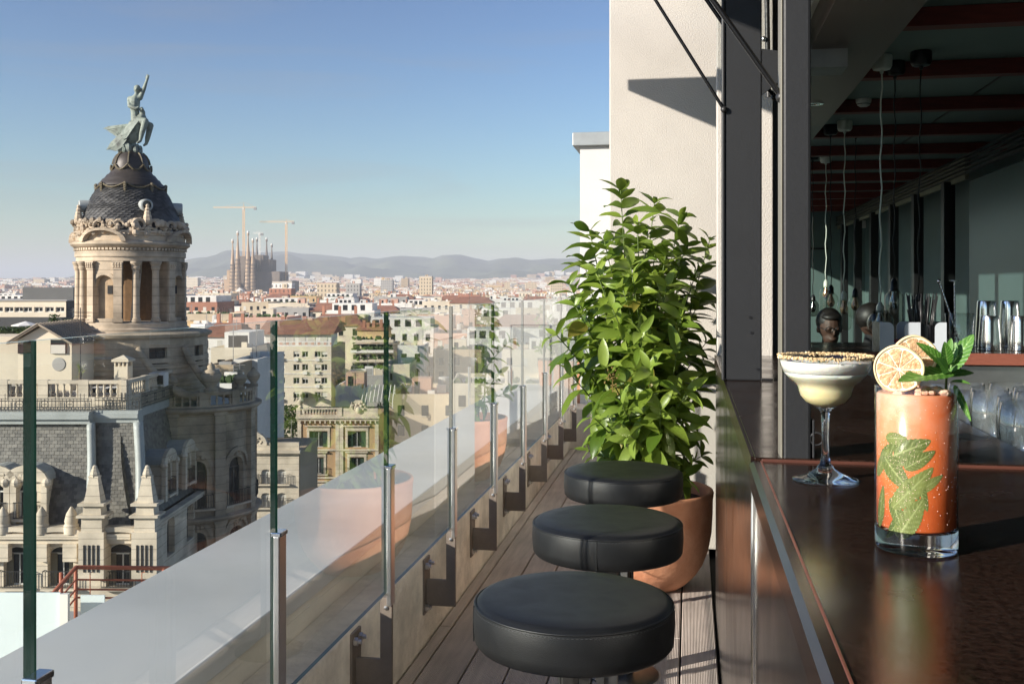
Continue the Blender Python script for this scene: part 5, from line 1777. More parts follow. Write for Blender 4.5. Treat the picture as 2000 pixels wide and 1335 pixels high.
# ------------------------------------------------------------------ domed corner building
M('stone_cream', srgb(214, 200, 178), .85, var=.12, vs=.9, stain=.36, ss=.5, bump=.25, bs=3, courses=.62)  # cream stone, paler than the drum's
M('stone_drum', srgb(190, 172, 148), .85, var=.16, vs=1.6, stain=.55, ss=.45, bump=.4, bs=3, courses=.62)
M('slate', srgb(104, 100, 92), .55, var=.18, vs=2.5, island=.38)
M('slate_dome', srgb(68, 67, 65), .5, var=.2, vs=2.5, island=.55)
M('zinc_rib', srgb(168, 172, 168), .5, var=.08, vs=1.5, stain=.15)
M('copper_brown', srgb(64, 58, 53), .5, metal=.2, var=.2, vs=3)
M('verdigris', srgb(122, 136, 124), .65, var=.45, vs=2.2, hue=srgb(184, 194, 180), stain=.85, ss=2.2)
M('gilt', srgb(98, 88, 66), .6, var=.3, vs=4)
M('iron', (.03, .03, .03), .6)
M('dark_frame', (.06, .055, .048), .5)
M('white_frame', (.62, .61, .57), .5)
BCX, BCZ, BH = -28.6, 75.0, GZ - HC
dome, dm_ = campoint(BCX, BCZ, BH, 'domed_building', 'ornate stone corner building with slate mansard roof and statue-topped dome', 'building')
sD = 75 / FPX
def H75(v): return py(v, 75)
def H60(v): return py(v, 60)
def X60(u): return px(u, 60)
AOFF = math.atan2(28.6, 75)                            # the direction from the dome towards the terrace
def cyl(Rr, off=True):
    def f(s, d, h):
        a = s / Rr + (AOFF if off else 0)                                     # 0 faces the camera, positive to the right
        r = Rr + d
        return dm_(BCX + r * math.sin(a), BCZ - r * math.cos(a), h)
    return f
# drum: solid bays with niches, open bays with columns
sD *= .945                                             # seen off-axis, round things look wider than they are
Rd = 103 * sD
y0, y1 = H75(626), H75(512)
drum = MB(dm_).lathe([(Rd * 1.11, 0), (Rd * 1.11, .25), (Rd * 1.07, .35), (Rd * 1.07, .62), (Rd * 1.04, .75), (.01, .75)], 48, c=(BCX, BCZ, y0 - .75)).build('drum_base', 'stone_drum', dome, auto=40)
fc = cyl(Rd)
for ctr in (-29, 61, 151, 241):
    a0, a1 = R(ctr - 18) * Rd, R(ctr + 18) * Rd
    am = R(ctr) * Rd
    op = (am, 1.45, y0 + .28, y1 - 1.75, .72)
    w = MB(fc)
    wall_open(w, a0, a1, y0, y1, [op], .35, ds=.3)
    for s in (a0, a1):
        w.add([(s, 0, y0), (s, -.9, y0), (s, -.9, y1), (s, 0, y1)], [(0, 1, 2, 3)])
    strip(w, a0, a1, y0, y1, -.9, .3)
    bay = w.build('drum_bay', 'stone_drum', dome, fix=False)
    nb = MB(fc)
    for k in range(8):
        xa, xb = op[0] - op[1] / 2 + op[1] * k / 8, op[0] - op[1] / 2 + op[1] * (k + 1) / 8
        nb.add([(xa, -.345, op[2]), (xb, -.345, op[2]), (xb, -.345, arch_y(op, xb)), (xa, -.345, arch_y(op, xa))], [(0, 1, 2, 3)])
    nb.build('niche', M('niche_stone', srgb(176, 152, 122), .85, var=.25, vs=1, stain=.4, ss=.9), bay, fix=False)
    MB(fc).box(am + .10, am + .5, -.344, -.30, y1 - 2.35, y1 - 1.75).build('vent', 'dark', bay)
    ar = MB(fc)
    for k in range(12):                                # archivolt
        t0, t1 = math.pi * k / 12, math.pi * (k + 1) / 12
        q = []
        for t in (t0, t1):
            for r in (.76, .98):
                q.append((am + r * math.cos(t), .06, op[3] + r * math.sin(t)))
        ar.add(q, [(0, 1, 3, 2)])
        ar.add([(x, y - .06, z) for x, y, z in (q[1], q[3])] + [q[1], q[3]], [(0, 1, 3, 2)])
    for s in (-1, 1):
        ar.box(am + s * .87 - .11, am + s * .87 + .11, 0, .06, op[2], op[3])
    ar.build('archivolt', 'stone_drum', bay, fix=False)
    for s in (R(ctr - 15.5) * Rd, R(ctr + 15.5) * Rd):  # pilasters
        pl = MB(fc)
        pl.box(s - .27, s + .27, 0, .22, y0 + .28, y1 - .62); pl.box(s - .34, s + .34, 0, .28, y0, y0 + .28)
        pl.box(s - .30, s + .30, 0, .26, y1 - .62, y1 - .50); pl.box(s - .36, s + .36, 0, .32, y1 - .12, y1)
        o = pl.build('pilaster', 'stone_drum', bay)
        lv = MB(fc)
        for j in range(2):
            for k in range(4):
                lv.ball((s - .26 + .17 * k, .24 + .03 * j, y1 - .40 + .17 * j), .10, 6, 5, (.9, .8, 1.2))
        lv.build('capital', 'stone_drum', o)
col_prof = [(.36, 0), (.36, .14), (.30, .16), (.33, .24), (.27, .30), (.265, .5), (.262, 1.6), (.235, 3.45), (.26, 3.5), (.24, 3.54), (.28, 3.62), (.34, 3.78), (.30, 3.84), (.40, 4.06), (.42, 4.08), (.42, 4.2), (.0, 4.2)]
sc_h = (y1 - y0) / 4.2
cme = MB().lathe([(r, h * sc_h) for r, h in col_prof], 18).mesh('column', MAT['stone_drum'], smooth=False)
cme.polygons.foreach_set('use_smooth', [True] * len(cme.polygons)); cme.set_sharp_from_angle(angle=R(40))
for ctr in (16, 106, 196, 286):
    for s in (-11, 11):
        a = R(ctr + s) + AOFF
        put('column', cme, dome, dm_(BCX + (Rd - .1) * math.sin(a), BCZ - (Rd - .1) * math.cos(a), y0))
MB(dm_).lathe([(1.6, 0), (1.6, y1 - y0)], 20, c=(BCX - .3, BCZ + 1.2, y0)).build('stair_core', M('core_brown', srgb(120, 92, 62), .9, var=.2), dome)
ld = MB(dm_)
for s in (-.22, .22):
    ld.tube([(BCX + .9 + s, BCZ - 1.9, y0), (BCX + .9 + s, BCZ - .9, y1)], .035, 5)
for k in range(12):
    t = (k + .5) / 12
    ld.tube([(BCX + .68, BCZ - 1.9 + t, y0 + (y1 - y0) * t), (BCX + 1.12, BCZ - 1.9 + t, y0 + (y1 - y0) * t)], .03, 5)
ld.build('ladder', 'pale_stone', dome, fix=False)
# entablature, cornice, attic
e = sD
MB(dm_).lathe([(Rd * .78, 0), (Rd * 1.02, 0), (Rd * 1.02, .32), (Rd * 1.045, .34), (Rd * 1.045, .72), (Rd * 1.02, .74), (Rd * 1.02, .98), (Rd * 1.06, 1.0), (Rd * 1.09, 1.1), (Rd * 1.125, 1.2), (Rd * 1.125, 1.36), (Rd * 1.05, 1.5), (Rd * 1.02, 1.5)], 64, c=(BCX, BCZ, y1)).build('entablature', 'stone_drum', dome, auto=35)
dn = MB(cyl(Rd * 1.02))
for k in range(88):
    s = 2 * math.pi * Rd * 1.02 * k / 88
    dn.box(s - .09, s + .09, 0, .16, y1 + .80, y1 + .97)
o = dn.build('dentils', 'stone_drum', dome, fix=False); o['kind'] = 'stuff'
yc = y1 + 1.5
ya = H75(456)
MB(dm_).lathe([(Rd * 1.03, 0), (Rd * 1.03, ya - yc - .12), (Rd * 1.06, ya - yc - .08), (Rd * 1.06, ya - yc + .05), (Rd * .95, ya - yc + .08)], 64, c=(BCX, BCZ, yc)).build('attic', 'stone_drum', dome, auto=35)
for ctr in (-29, 61, 151, 241):                        # curved pediments over the solid bays
    f2 = cyl(Rd * 1.05)
    pm_ = MB(f2); am = R(ctr) * Rd * 1.05
    for k in range(14):
        t0, t1 = math.pi * k / 14, math.pi * (k + 1) / 14
        for (r0, r1, d) in ((1.0, 1.22, .42),):
            q = []
            for t in (t0, t1):
                for r in (r0, r1):
                    q.append((am + 1.35 * r * math.cos(t), d, yc - .1 + .78 * r * math.sin(t)))
            pm_.add(q, [(0, 1, 3, 2)])
            pm_.add([q[1], q[3], (q[3][0], 0, q[3][2]), (q[1][0], 0, q[1][2])], [(0, 1, 2, 3)])
            pm_.add([q[0], q[2], (q[2][0], 0, q[2][2]), (q[0][0], 0, q[0][2])], [(3, 2, 1, 0)])
    pm_.build('pediment', 'stone_drum', dome, fix=False)
go = random.Random(77)
for k in range(16):                                    # carved shells and scrolls round the foot of the dome
    a = R(17 + 22.5 * k) + AOFF
    big = k % 4 == 0
    c0 = Vector((BCX + Rd * 1.0 * math.sin(a), BCZ - Rd * 1.0 * math.cos(a), ya))
    ob = MB(dm_)
    tx = Vector((math.cos(a), math.sin(a), 0)); ty = Vector((math.sin(a), -math.cos(a), 0))
    w = .95 if not big else 1.25
    for s in (-1, 1):
        sp_ = []
        for j in range(14):
            th = j * .55
            r = .42 * (1 - j / 16) * w
            sp_.append(tuple(c0 + tx * (s * (.42 * w + r * math.cos(th))) + Vector((0, 0, .42 + r * math.sin(th)))))
        ob.tube(sp_, [.15 - .007 * j for j in range(14)], 6)
    for j in range(16):
        q = c0 + tx * go.uniform(-.8, .8) * w + ty * go.uniform(-.05, .22) + Vector((0, 0, go.uniform(-.3, .8)))
        ob.ball(q, go.uniform(.12, .24), 6, 5)
    if big:
        for j in range(5):
            ob.ball(c0 + Vector((0, 0, .8 + .26 * j)), .36 - .055 * j, 8, 6)
    o_ = ob.build('scroll_ornament', 'stone_drum', dome, fix=False)
# slate dome
prof = [(104, 462), (100, 445), (95, 427), (90, 411), (84, 402), (77, 387), (70, 376), (63, 366)]
prof = [(r * sD * .985, H75(v)) for r, v in prof]
def prof_at(t):
    x = t * (len(prof) - 1); i = min(int(x), len(prof) - 2); f = x - i
    return prof[i][0] + (prof[i + 1][0] - prof[i][0]) * f, prof[i][1] + (prof[i + 1][1] - prof[i][1]) * f
MB(dm_).lathe([(r - .05, h) for r, h in prof] , 48, c=(BCX, BCZ, 0)).build('dome_shell', 'slate_dome', dome, smooth=True)
st = MB(dm_)
rowsN = 26
for j in range(rowsN):
    ra, ha = prof_at(j / rowsN); rb, hb2 = prof_at(min(1, (j + 1.35) / rowsN))
    n = int(2 * math.pi * ra / .40)
    for k in range(n):
        a = 2 * math.pi * (k + (j % 2) * .5) / n; h = math.pi / n * .94
        lift = .055 + go.uniform(0, .03)
        q = []
        for (rr, hh, dl, aa) in ((ra, ha, lift, -h), (ra - .0, ha - .05, lift, 0), (ra, ha, lift, h), (rb, hb2, .0, h), (rb, hb2, .0, -h)):
            q.append((BCX + (rr + dl) * math.sin(a + aa), BCZ - (rr + dl) * math.cos(a + aa), hh))
        st.add(q, [(0, 1, 2, 3, 4)])
o = st.build('dome_slates', 'slate_dome', dome, fix=False); o['kind'] = 'stuff'
for a in (R(38), R(108), R(193), R(-60)):       # round lucarnes
    r, h = prof_at(.50)
    f3 = lambda x, y, z, a=a, r=r, h=h: dm_(BCX + (r - y) * math.sin(a) + x * math.cos(a), BCZ - (r - y) * math.cos(a) + x * math.sin(a), h + z)
    rg_ = MB(); rg_.lathe([(.30, .5), (.36, .55), (.44, .5), (.46, .2), (.46, -.8)], 20); 
    b = MB(f3).add([(x, -z, y) for x, y, z in rg_.v], rg_.f)
    o = b.build('lucarne', 'zinc_rib', dome, fix=False, auto=40)
    pn = MB(); pn.lathe([(.001, .40), (.33, .40)], 20)
    MB(f3).add([(x, -z, y) for x, y, z in pn.v], pn.f).build('pane', 'pane_dark', o, fix=False)
MB(dm_).lathe([(63 * sD, H75(368)), (66 * sD, H75(366)), (64 * sD, H75(361)), (60 * sD, H75(358)), (56 * sD, H75(352)), (53 * sD, H75(351)), (47 * sD, H75(343)), (43 * sD, H75(341)), (40 * sD, H75(336)), (38 * sD, H75(334)),
               (36 * sD, H75(330)), (35.5 * sD, H75(322)), (33 * sD, H75(313)), (28 * sD, H75(305)), (21 * sD, H75(299)), (14 * sD, H75(296)), (.01, H75(296))], 40, c=(BCX, BCZ, 0)).build('crown_cap', 'copper_brown', dome, auto=35)
gd = MB(dm_)
for k in range(8):
    a0 = 2 * math.pi * k / 8 + .2
    r = 64 * sD
    pts = []
    for j in range(9):
        a = a0 + (2 * math.pi / 8) * j / 8
        pts.append((BCX + (r + .15) * math.sin(a), BCZ - (r + .15) * math.cos(a), H75(362) - .35 * math.sin(math.pi * j / 8)))
    gd.tube(pts, .07, 5)
    for j in range(7):
        gd.ball((pts[0][0], pts[0][1] - .05, H75(364) - j * .16), .16 - .012 * j, 6, 4)
    r = 36.5 * sD
    gd.tube([(BCX + (r + .1) * math.sin(a0 + .785 * j / 6), BCZ - (r + .1) * math.cos(a0 + .785 * j / 6), H75(324) - .42 * math.sin(math.pi * j / 6)) for j in range(7)], .085, 5)
    gd.tube([(BCX + (q * sD + .06) * math.sin(a0), BCZ - (q * sD + .06) * math.cos(a0), H75(v)) for q, v in ((35.5, 322), (33, 313), (28, 305), (21, 299))], .07, 5)
gd.build('garlands', 'gilt', dome, fix=False)['kind'] = 'stuff'

# statue: rider with raised arm on a great bird
stt, ms_ = campoint(BCX, BCZ, H75(297.5), 'statue', 'green bronze statue of a rider with raised arm on a winged bird', 'statue')
def blob(name, chains, vox, mat, it=4):
    b = MB()
    for pts, rs in chains:
        for i in range(len(pts) - 1):
            a, c = Vector(pts[i]), Vector(pts[i + 1])
            n = max(2, int((c - a).length / (min(rs[i], rs[i + 1]) * .5)))
            for k in range(n + 1):
                f = k / n
                b.ball(a.lerp(c, f), rs[i] * (1 - f) + rs[i + 1] * f, 10, 6)
    o = b.build(name, mat, stt, fix=False)
    m = o.modifiers.new('remesh', 'REMESH'); m.mode = 'VOXEL'; m.voxel_size = vox; m.use_smooth_shade = True
    s = o.modifiers.new('smooth', 'SMOOTH'); s.iterations = it; s.factor = .5
    return o
blob('rider', [
    ([(.37, 0, 2.30), (.30, -.05, 3.0), (.27, -.05, 3.75), (.40, -.04, 4.25)], [.40, .33, .42, .20]),
    ([(-.08, -.05, 3.98), (.32, -.05, 4.02), (.66, -.02, 4.10)], [.22, .26, .22]),
    ([(.40, -.05, 4.30), (.46, -.08, 4.62)], [.15, .16]),
    ([(.47, -.10, 4.70), (.50, -.14, 4.78)], [.25, .26]),
    ([(.52, -.36, 4.70), (.52, -.40, 4.66)], [.06, .05]),
    ([(.68, -.02, 4.10), (.98, -.05, 4.78), (1.20, -.08, 5.40)], [.20, .155, .10]),
    ([(1.20, -.08, 5.40), (1.26, -.10, 5.56)], [.11, .11]),
    ([(1.22, -.12, 5.58), (1.20, -.14, 5.80)], [.05, .035]), ([(1.27, -.12, 5.60), (1.30, -.14, 5.84)], [.05, .035]), ([(1.31, -.1, 5.56), (1.40, -.12, 5.74)], [.05, .035]), ([(1.19, -.12, 5.52), (1.10, -.16, 5.62)], [.05, .035]),
    ([(-.10, -.05, 3.95), (.02, -.40, 3.40), (.55, -.50, 3.20)], [.20, .15, .11]), ([(.55, -.50, 3.20), (.72, -.50, 3.30)], [.10, .08]),
    ([(.40, -.20, 2.35), (1.22, -.45, 2.25), (.98, -.50, 1.35), (.86, -.50, .78), (.72, -.66, .62)], [.34, .26, .20, .12, .09]),
    ([(.40, .25, 2.35), (1.30, .35, 2.05), (1.10, .35, 1.15), (1.0, .35, .70), (.88, .2, .55)], [.34, .26, .20, .12, .09]),
], .042, 'verdigris', 2)
blob('bird', [
    ([(.75, 0, 2.5), (.35, 0, 1.9), (-.05, 0, 1.25), (-.50, 0, .75), (-.95, .1, .45)], [.42, .62, .68, .48, .22]),
    ([(.75, 0, 2.5), (.90, -.1, 2.95), (.86, -.25, 3.20), (.98, -.48, 3.16)], [.30, .20, .17, .06]),
], .06, 'verdigris', 2)
def wing(root, tip, back, n, w0, name):
    """row of overlapping long feathers fanned between two directions"""
    b = MB()
    root, tip, back = Vector(root), Vector(tip), Vector(back)
    for k in range(n):
        f = k / (n - 1)
        e_ = tip.lerp(back, f ** .8)
        d = e_ - root
        ln = d.length
        d.normalize()
        side = Vector((d.z, 0, -d.x))
        st_ = root + (back - root) * f * .25
        for lay in range(2):
            L_ = ln * (1 - .45 * lay)
            y = -.05 * lay - .012 * k
            w = w0 * (1 - .25 * lay)
            p = [st_ + side * w * .5, st_ - side * w * .5, st_ + d * L_ * .8 - side * w * .62, st_ + d * L_ + side * 0, st_ + d * L_ * .8 + side * w * .62]
            q = [(v.x, v.y + y - .14 * math.sin(math.pi * min(1, i_ / 4)), v.z) for i_, v in enumerate(p)]
            q2 = [(a, bb + .07, c) for a, bb, c in q]
            b.add(q + q2, [(0, 1, 2, 3, 4), (9, 8, 7, 6, 5)] + [(i_, (i_ + 1) % 5, (i_ + 1) % 5 + 5, i_ + 5) for i_ in range(5)])
    return b.build(name, 'verdigris', stt, fix=True)
wing((-.20, .35, 2.12), (-2.35, .6, 1.86), (-1.15, .5, 1.42), 7, .22, 'wing')
wing((.72, -.45, 2.40), (-1.55, -.75, .05), (-.55, -.6, .45), 10, .36, 'wing')
rk = MB()
for k in range(70):
    a, r = go.uniform(0, 6.28), go.uniform(0, .85)
    rk.ball((r * math.cos(a) - .1, r * math.sin(a), go.uniform(-.1, .75) * (1.1 - r * .8)), go.uniform(.10, .26), 6, 5, (1, 1, go.uniform(.8, 1.8)))
rk.build('rock', 'verdigris', stt, fix=False)

# ---- tiers under the drum
yt = H75(770)
Rm, Rb = 5.5, 4.6
BBX, BBZ = -24.4, 76.0                              # centre of the round corner bay
fm = cyl(Rm, False)
w = MB(fm)
ops = [(R(a) * Rm, 1.3, H75(715), H75(672), .0) for a in (-80, -40, 40, 80, 120, 160, 200, 240)]
wall_open(w, -math.pi * Rm + .0, math.pi * Rm, yt - .3, y0 - .72, [(s if s < math.pi * Rm else s - 2 * math.pi * Rm, *r) for s, *r in ops], .4, ds=.6)
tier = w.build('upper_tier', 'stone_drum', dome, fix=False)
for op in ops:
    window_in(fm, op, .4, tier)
MB(dm_).lathe([(Rm, 0), (Rm + .25, .1), (Rm + .35, .3), (Rm + .1, .42), (Rd, .42)], 48, c=(BCX, BCZ, y0 - 1.15)).build('tier_cornice', 'stone_drum', tier, auto=35)
for k in range(6):                                     # rusticated bands
    z_ = yt + .55 + .42 * k
    MB(dm_).lathe([(Rm - .02, 0), (Rm + .07, .03), (Rm + .07, .33), (Rm - .02, .36)], 48, c=(BCX, BCZ, z_)).build('rustic_band', 'stone_drum', tier)
def fb(s, d, h):
    a, r = s / Rb, Rb + d
    return dm_(BBX + r * math.sin(a), BBZ - r * math.cos(a), h)
yb = H75(1260)
w = MB(fb)
ang = (22, 62, 102, 142)
ops = []
for lev, (vb, vt, a_) in enumerate(((975, 905, .75), (1105, 1035, .65), (1235, 1165, .0))):
    ops.append([(R(a) * Rb, 1.5, H75(vb), H75(vt), a_) for a in ang])
bands = [(yt - .01, H75(868)), (H75(868), H75(1000)), (H75(1000), H75(1128)), (H75(1128), BH)]
bay = None
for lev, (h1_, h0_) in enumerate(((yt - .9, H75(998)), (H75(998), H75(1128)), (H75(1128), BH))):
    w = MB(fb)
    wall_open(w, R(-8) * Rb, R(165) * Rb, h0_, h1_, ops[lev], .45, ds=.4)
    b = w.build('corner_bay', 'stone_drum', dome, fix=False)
    bay = bay or b
    for op in ops[lev]:
        window_in(fb, op, .45, b, bars=1, rail=(.35 if lev == 0 else None))
        hd = MB(fb)
        for k in range(10):
            t0, t1 = math.pi * k / 10, math.pi * (k + 1) / 10
            q = []
            for t in (t0, t1):
                for r in (1.0, 1.28):
                    q.append((op[0] + .95 * r * math.cos(t), .16, op[3] + (.95 + .25) * r * math.sin(t)))
            hd.add(q, [(0, 1, 3, 2)]); hd.add([q[1], q[3], (q[3][0], 0, q[3][2]), (q[1][0], 0, q[1][2])], [(0, 1, 2, 3)])
        for k in range(9):
            hd.ball((op[0] + go.uniform(-.5, .5), .05, op[3] + op[4] + go.uniform(.1, .5)), go.uniform(.08, .16), 6, 4)
        hd.build('window_hood', 'stone_drum', b, fix=False)
    for a in (2, 42, 82, 122):
        s = R(a) * Rb
        pl = MB(fb).box(s - .38, s + .38, 0, .35, h0_ + .3, h1_ - .3).box(s - .48, s + .48, 0, .45, h0_, h0_ + .3).box(s - .48, s + .48, 0, .45, h1_ - .3, h1_)
        pl.build('pilaster', 'stone_drum', b, fix=False)
    MB(dm_).lathe([(Rb, -.2), (Rb + .35, -.1), (Rb + .6, .1), (Rb + .6, .28), (Rb + .05, .36)], 40, c=(BBX, BBZ, h1_ - .05), a0=R(-98), a1=R(75)).build('cornice', 'stone_drum', b, auto=35)
MB(dm_).lathe([(Rb + .1, yt - .7), (.1, yt - .7)], 40, c=(BBX, BBZ, 0)).build('bay_roof', 'zinc_rib', dome)
balusters(fb, R(-2) * Rb, R(150) * Rb, yt - .7, yt + .45, dome, 'stone_drum', step=.5, post_every=2.6)
for a in (0, 35, 66, 98):                          # urns and domed finials on the bay parapet
    s = R(a); r = Rb
    c0 = (BBX + r * math.sin(s), BBZ - r * math.cos(s), yt + .45)
    k = 1.15 if a in (35,) else .8
    MB(dm_).lathe([(.45 * k, 0), (.45 * k, .2 * k), (.25 * k, .35 * k), (.55 * k, .75 * k), (.66 * k, 1.1 * k), (.5 * k, 1.35 * k), (.22 * k, 1.5 * k), (.26 * k, 1.62 * k), (.02, 1.9 * k)], 16, c=c0).build('urn', 'stone_drum', dome, smooth=True)
for a in (25, 60):                                     # flying scroll buttresses
    s = R(a)
    bt = MB(dm_)
    pts = []
    for j in range(12):
        f = j / 11
        p0_ = Vector((BBX + (Rb - .4) * math.sin(s), BBZ - (Rb - .4) * math.cos(s))); p1_ = Vector((BCX + (Rm + .1) * math.sin(s), BCZ - (Rm + .1) * math.cos(s)))
        q_ = p0_.lerp(p1_, f)
        pts.append((q_.x, q_.y, yt + .2 + 3.6 * f ** 2.2))
    bt.tube(pts, [.36 - .012 * j for j in range(12)], 8)
    bt.build('scroll_buttress', 'stone_drum', dome, smooth=True)

# ---- mansard wing facing the camera
ff_ = lambda s, d, h: dm_(s, 60 - d, h)                # front wall plane
fs_ = lambda s, d, h: dm_(-22.75 + d, s, h)            # side wall plane, s = distance from the camera
xl, xr = X60(-130), -22.75
hw0, hw1 = BH, H60(1040)
fr_ops = [(X60(u), w, H60(1145), H60(1082), a) for u, w, a in ((-72, 1.55, .45), (32, 1.55, .45), (118, 1.55, .45), (235, 1.75, .62))]
fr_ops2 = [(X60(u), w, H60(1300), H60(1215), .0) for u, w, a in ((-72, 1.5, 0), (32, 1.5, 0), (118, 1.5, 0), (235, 1.7, 0))]
w = MB(ff_); wall_open(w, xl, xr, H60(1180), hw1, fr_ops, .5)
fw_ = w.build('front_wall', 'stone_cream', dome, fix=False)
w = MB(ff_); wall_open(w, xl, xr, BH, H60(1180), fr_ops2, .5)
w.build('front_wall', 'stone_cream', dome, fix=False)
for op in fr_ops:
    window_in(ff_, op, .5, fw_, frame='white_frame', bars=1, shutters=M('shutter_olive', srgb(120, 112, 92), .7), rail=.15)
    hd = MB(ff_)
    r0 = op[1] / 2
    for k in range(9):                                 # voussoirs
        x0, x1 = op[0] - r0 * 1.25 + 2.5 * r0 * k / 9 + .02, op[0] - r0 * 1.25 + 2.5 * r0 * (k + 1) / 9 - .02
        f0 = lambda x: op[3] + op[4] * math.sqrt(max(0, 1 - ((x - op[0]) / (r0 * 1.26)) ** 2)) + .10
        hd.add([(x0, .07, f0(x0)), (x1, .07, f0(x1)), (x1, .07, f0(x1) + .55), (x0, .07, f0(x0) + .55)], [(0, 1, 2, 3)])
    hd.build('voussoirs', 'stone_cream', fw_, fix=False)
    cr = MB(ff_)
    for k in range(12):                                # curved hood
        q = []
        for x in (op[0] - 1.55 + 3.1 * k / 12, op[0] - 1.55 + 3.1 * (k + 1) / 12):
            z = op[3] + 1.05 + .42 * math.sqrt(max(0, 1 - ((x - op[0]) / 1.56) ** 2))
            q += [(x, 0, z), (x, .5, z), (x, .5, z + .28), (x, 0, z + .34)]
        cr.add(q, [(0, 1, 5, 4), (1, 2, 6, 5), (2, 3, 7, 6)])
    cr.build('window_hood', 'stone_cream', fw_, fix=False)
MB(ff_).box(xl, xr, 0, .55, hw1 - .25, hw1 + .05).box(xl, xr, 0, .35, hw1 - .55, hw1 - .25).build('eaves_cornice', 'stone_cream', fw_)
for u in (-20, 10, 85, 143):                           # small pointed finials and brackets
    x = X60(u)
    MB(ff_).box(x - .42, x + .42, 0, .5, H60(1092), hw1 - .55).build('bracket', 'stone_cream', fw_)
    t = MB(); t.lathe([(.42, 0), (.44, .5), (.36, .6), (.40, .75), (.30, 1.2), (.05, 1.6)], 10)
    MB(lambda a, b, c, x=x: ff_(x + a, .25 - b, hw1 + .04 + c)).add(t.v, t.f).build('finial', 'stone_cream', fw_, auto=40)
def obelisk(fmap, x, d, h, k=1.0):
    b = MB(fmap)
    b.box(x - .75 * k, x + .75 * k, d - .55, d + .55, h - 2.6 * k, h + .15)
    for (w0_, w1_, z0_, z1_) in ((.62, .60, .15, 1.0), (.85, .85, 1.0, 1.15), (.55, .50, 1.15, 1.7), (.78, .78, 1.7, 1.85), (.50, .26, 1.85, 3.3), (.30, .30, 3.3, 3.4)):
        w0_, w1_ = w0_ * k, w1_ * k
        b.add([(x + sx * w0_, d + sy * w0_ * .8, h + z0_ * k) for sx, sy in ((-1, -1), (1, -1), (1, 1), (-1, 1))] + [(x + sx * w1_, d + sy * w1_ * .8, h + z1_ * k) for sx, sy in ((-1, -1), (1, -1), (1, 1), (-1, 1))],
              [(0, 1, 5, 4), (1, 2, 6, 5), (2, 3, 7, 6), (3, 0, 4, 7), (4, 5, 6, 7), (3, 2, 1, 0)])
    o = b.build('obelisk', 'stone_cream', fw_)
    bb = MB(fmap)
    for j in range(3):
        bb.ball((x, d, h + (3.48 + .2 * j) * k), (.30 - .07 * j) * k, 8, 6)
    bb.build('pine_cone', 'stone_cream', o)
    for j in (-.4, -.13, .13, .4):
        MB(fmap).box(x + j * k - .05, x + j * k + .05, d + .55, d + .60, h - 2.2 * k, h - .6 * k).build('flute', 'dark', o)
obelisk(ff_, X60(190), .35, hw1 + .1); obelisk(ff_, X60(292), .35, hw1 + .1)
# slated slopes
def mansard(fmap, sa0, sa1, sb0, sb1, h0, h1, run, mat='slate', d0=0.0, name='mansard_slope', tw=.34, th=.21):
    """slope from eaves (sa0..sa1) up to the top edge (sb0..sb1); concave"""
    n = int((h1 - h0) / th)
    def at(f, t):
        s = (sa0 + (sb0 - sa0) * t) * (1 - f) + (sa1 + (sb1 - sa1) * t) * f
        return s, d0 - run * (t + .30 * math.sin(math.pi * t) * .5), h0 + (h1 - h0) * t
    b = MB(fmap)
    for j in range(12):
        t0, t1 = j / 12, (j + 1) / 12
        q = [at(0, t0), at(1, t0), at(1, t1), at(0, t1)]
        b.add([(s, d - .05, h) for s, d, h in q], [(0, 1, 2, 3)])
    base = b.build(name, mat, dome, fix=False)
    t_ = MB(fmap)
    for j in range(n):
        t0, t1 = j / n, min(1, (j + 1.25) / n)
        m = int(max(1, abs((sa1 - sa0)) / tw))
        for k in range(m):
            f0 = max(0, (k + (j % 2) * .5 + .03) / m); f1 = min(1, (k + 1 + (j % 2) * .5 - .03) / m)
            if f0 >= 1: continue
            l = .03 + go.uniform(0, .02)
            a, bq = at(f0, t0), at(f1, t0); c, d_ = at(f1, t1), at(f0, t1)
            t_.add([(a[0], a[1] + l, a[2]), (bq[0], bq[1] + l, bq[2]), (c[0], c[1] - .01, c[2]), (d_[0], d_[1] - .01, d_[2])], [(0, 1, 2, 3)])
    o = t_.build('slates', mat, base, fix=False); o['kind'] = 'stuff'
    return base, at
hm0, hm1 = hw1 + .1, H60(836)
b1, at1 = mansard(ff_, xl, X60(167), xl, X60(146), hm0, hm1, 2.0, d0=-.4)
b2, at2 = mansard(ff_, X60(167), X60(264), X60(150), X60(237), hm0, hm1, 2.0, d0=-.78)
b3, at3 = mansard(fs_, 60.6, 78, 62.9, 78, hm0, hm1, 1.6, d0=-.25)
MB(ff_).add([(X60(167), -.45, hm0), (X60(146), -2.8, hm1), (X60(146), -3.6, hm1), (X60(167), -3.6, hm0)], [(0, 1, 2, 3)]).build('roof_cheek', 'slate', dome, fix=False)
def rib(at, f, fmap, r=.26, lift=.1):
    pts = []
    for j in range(14):
        s, d, h = at(f, j / 13)
        pts.append((s, d + lift, h))
    MB(fmap).tube(pts, r, 8).build('zinc_ridge', 'zinc_rib', dome, smooth=True)
rib(at1, 1, ff_); rib(at2, 1, ff_, .30)
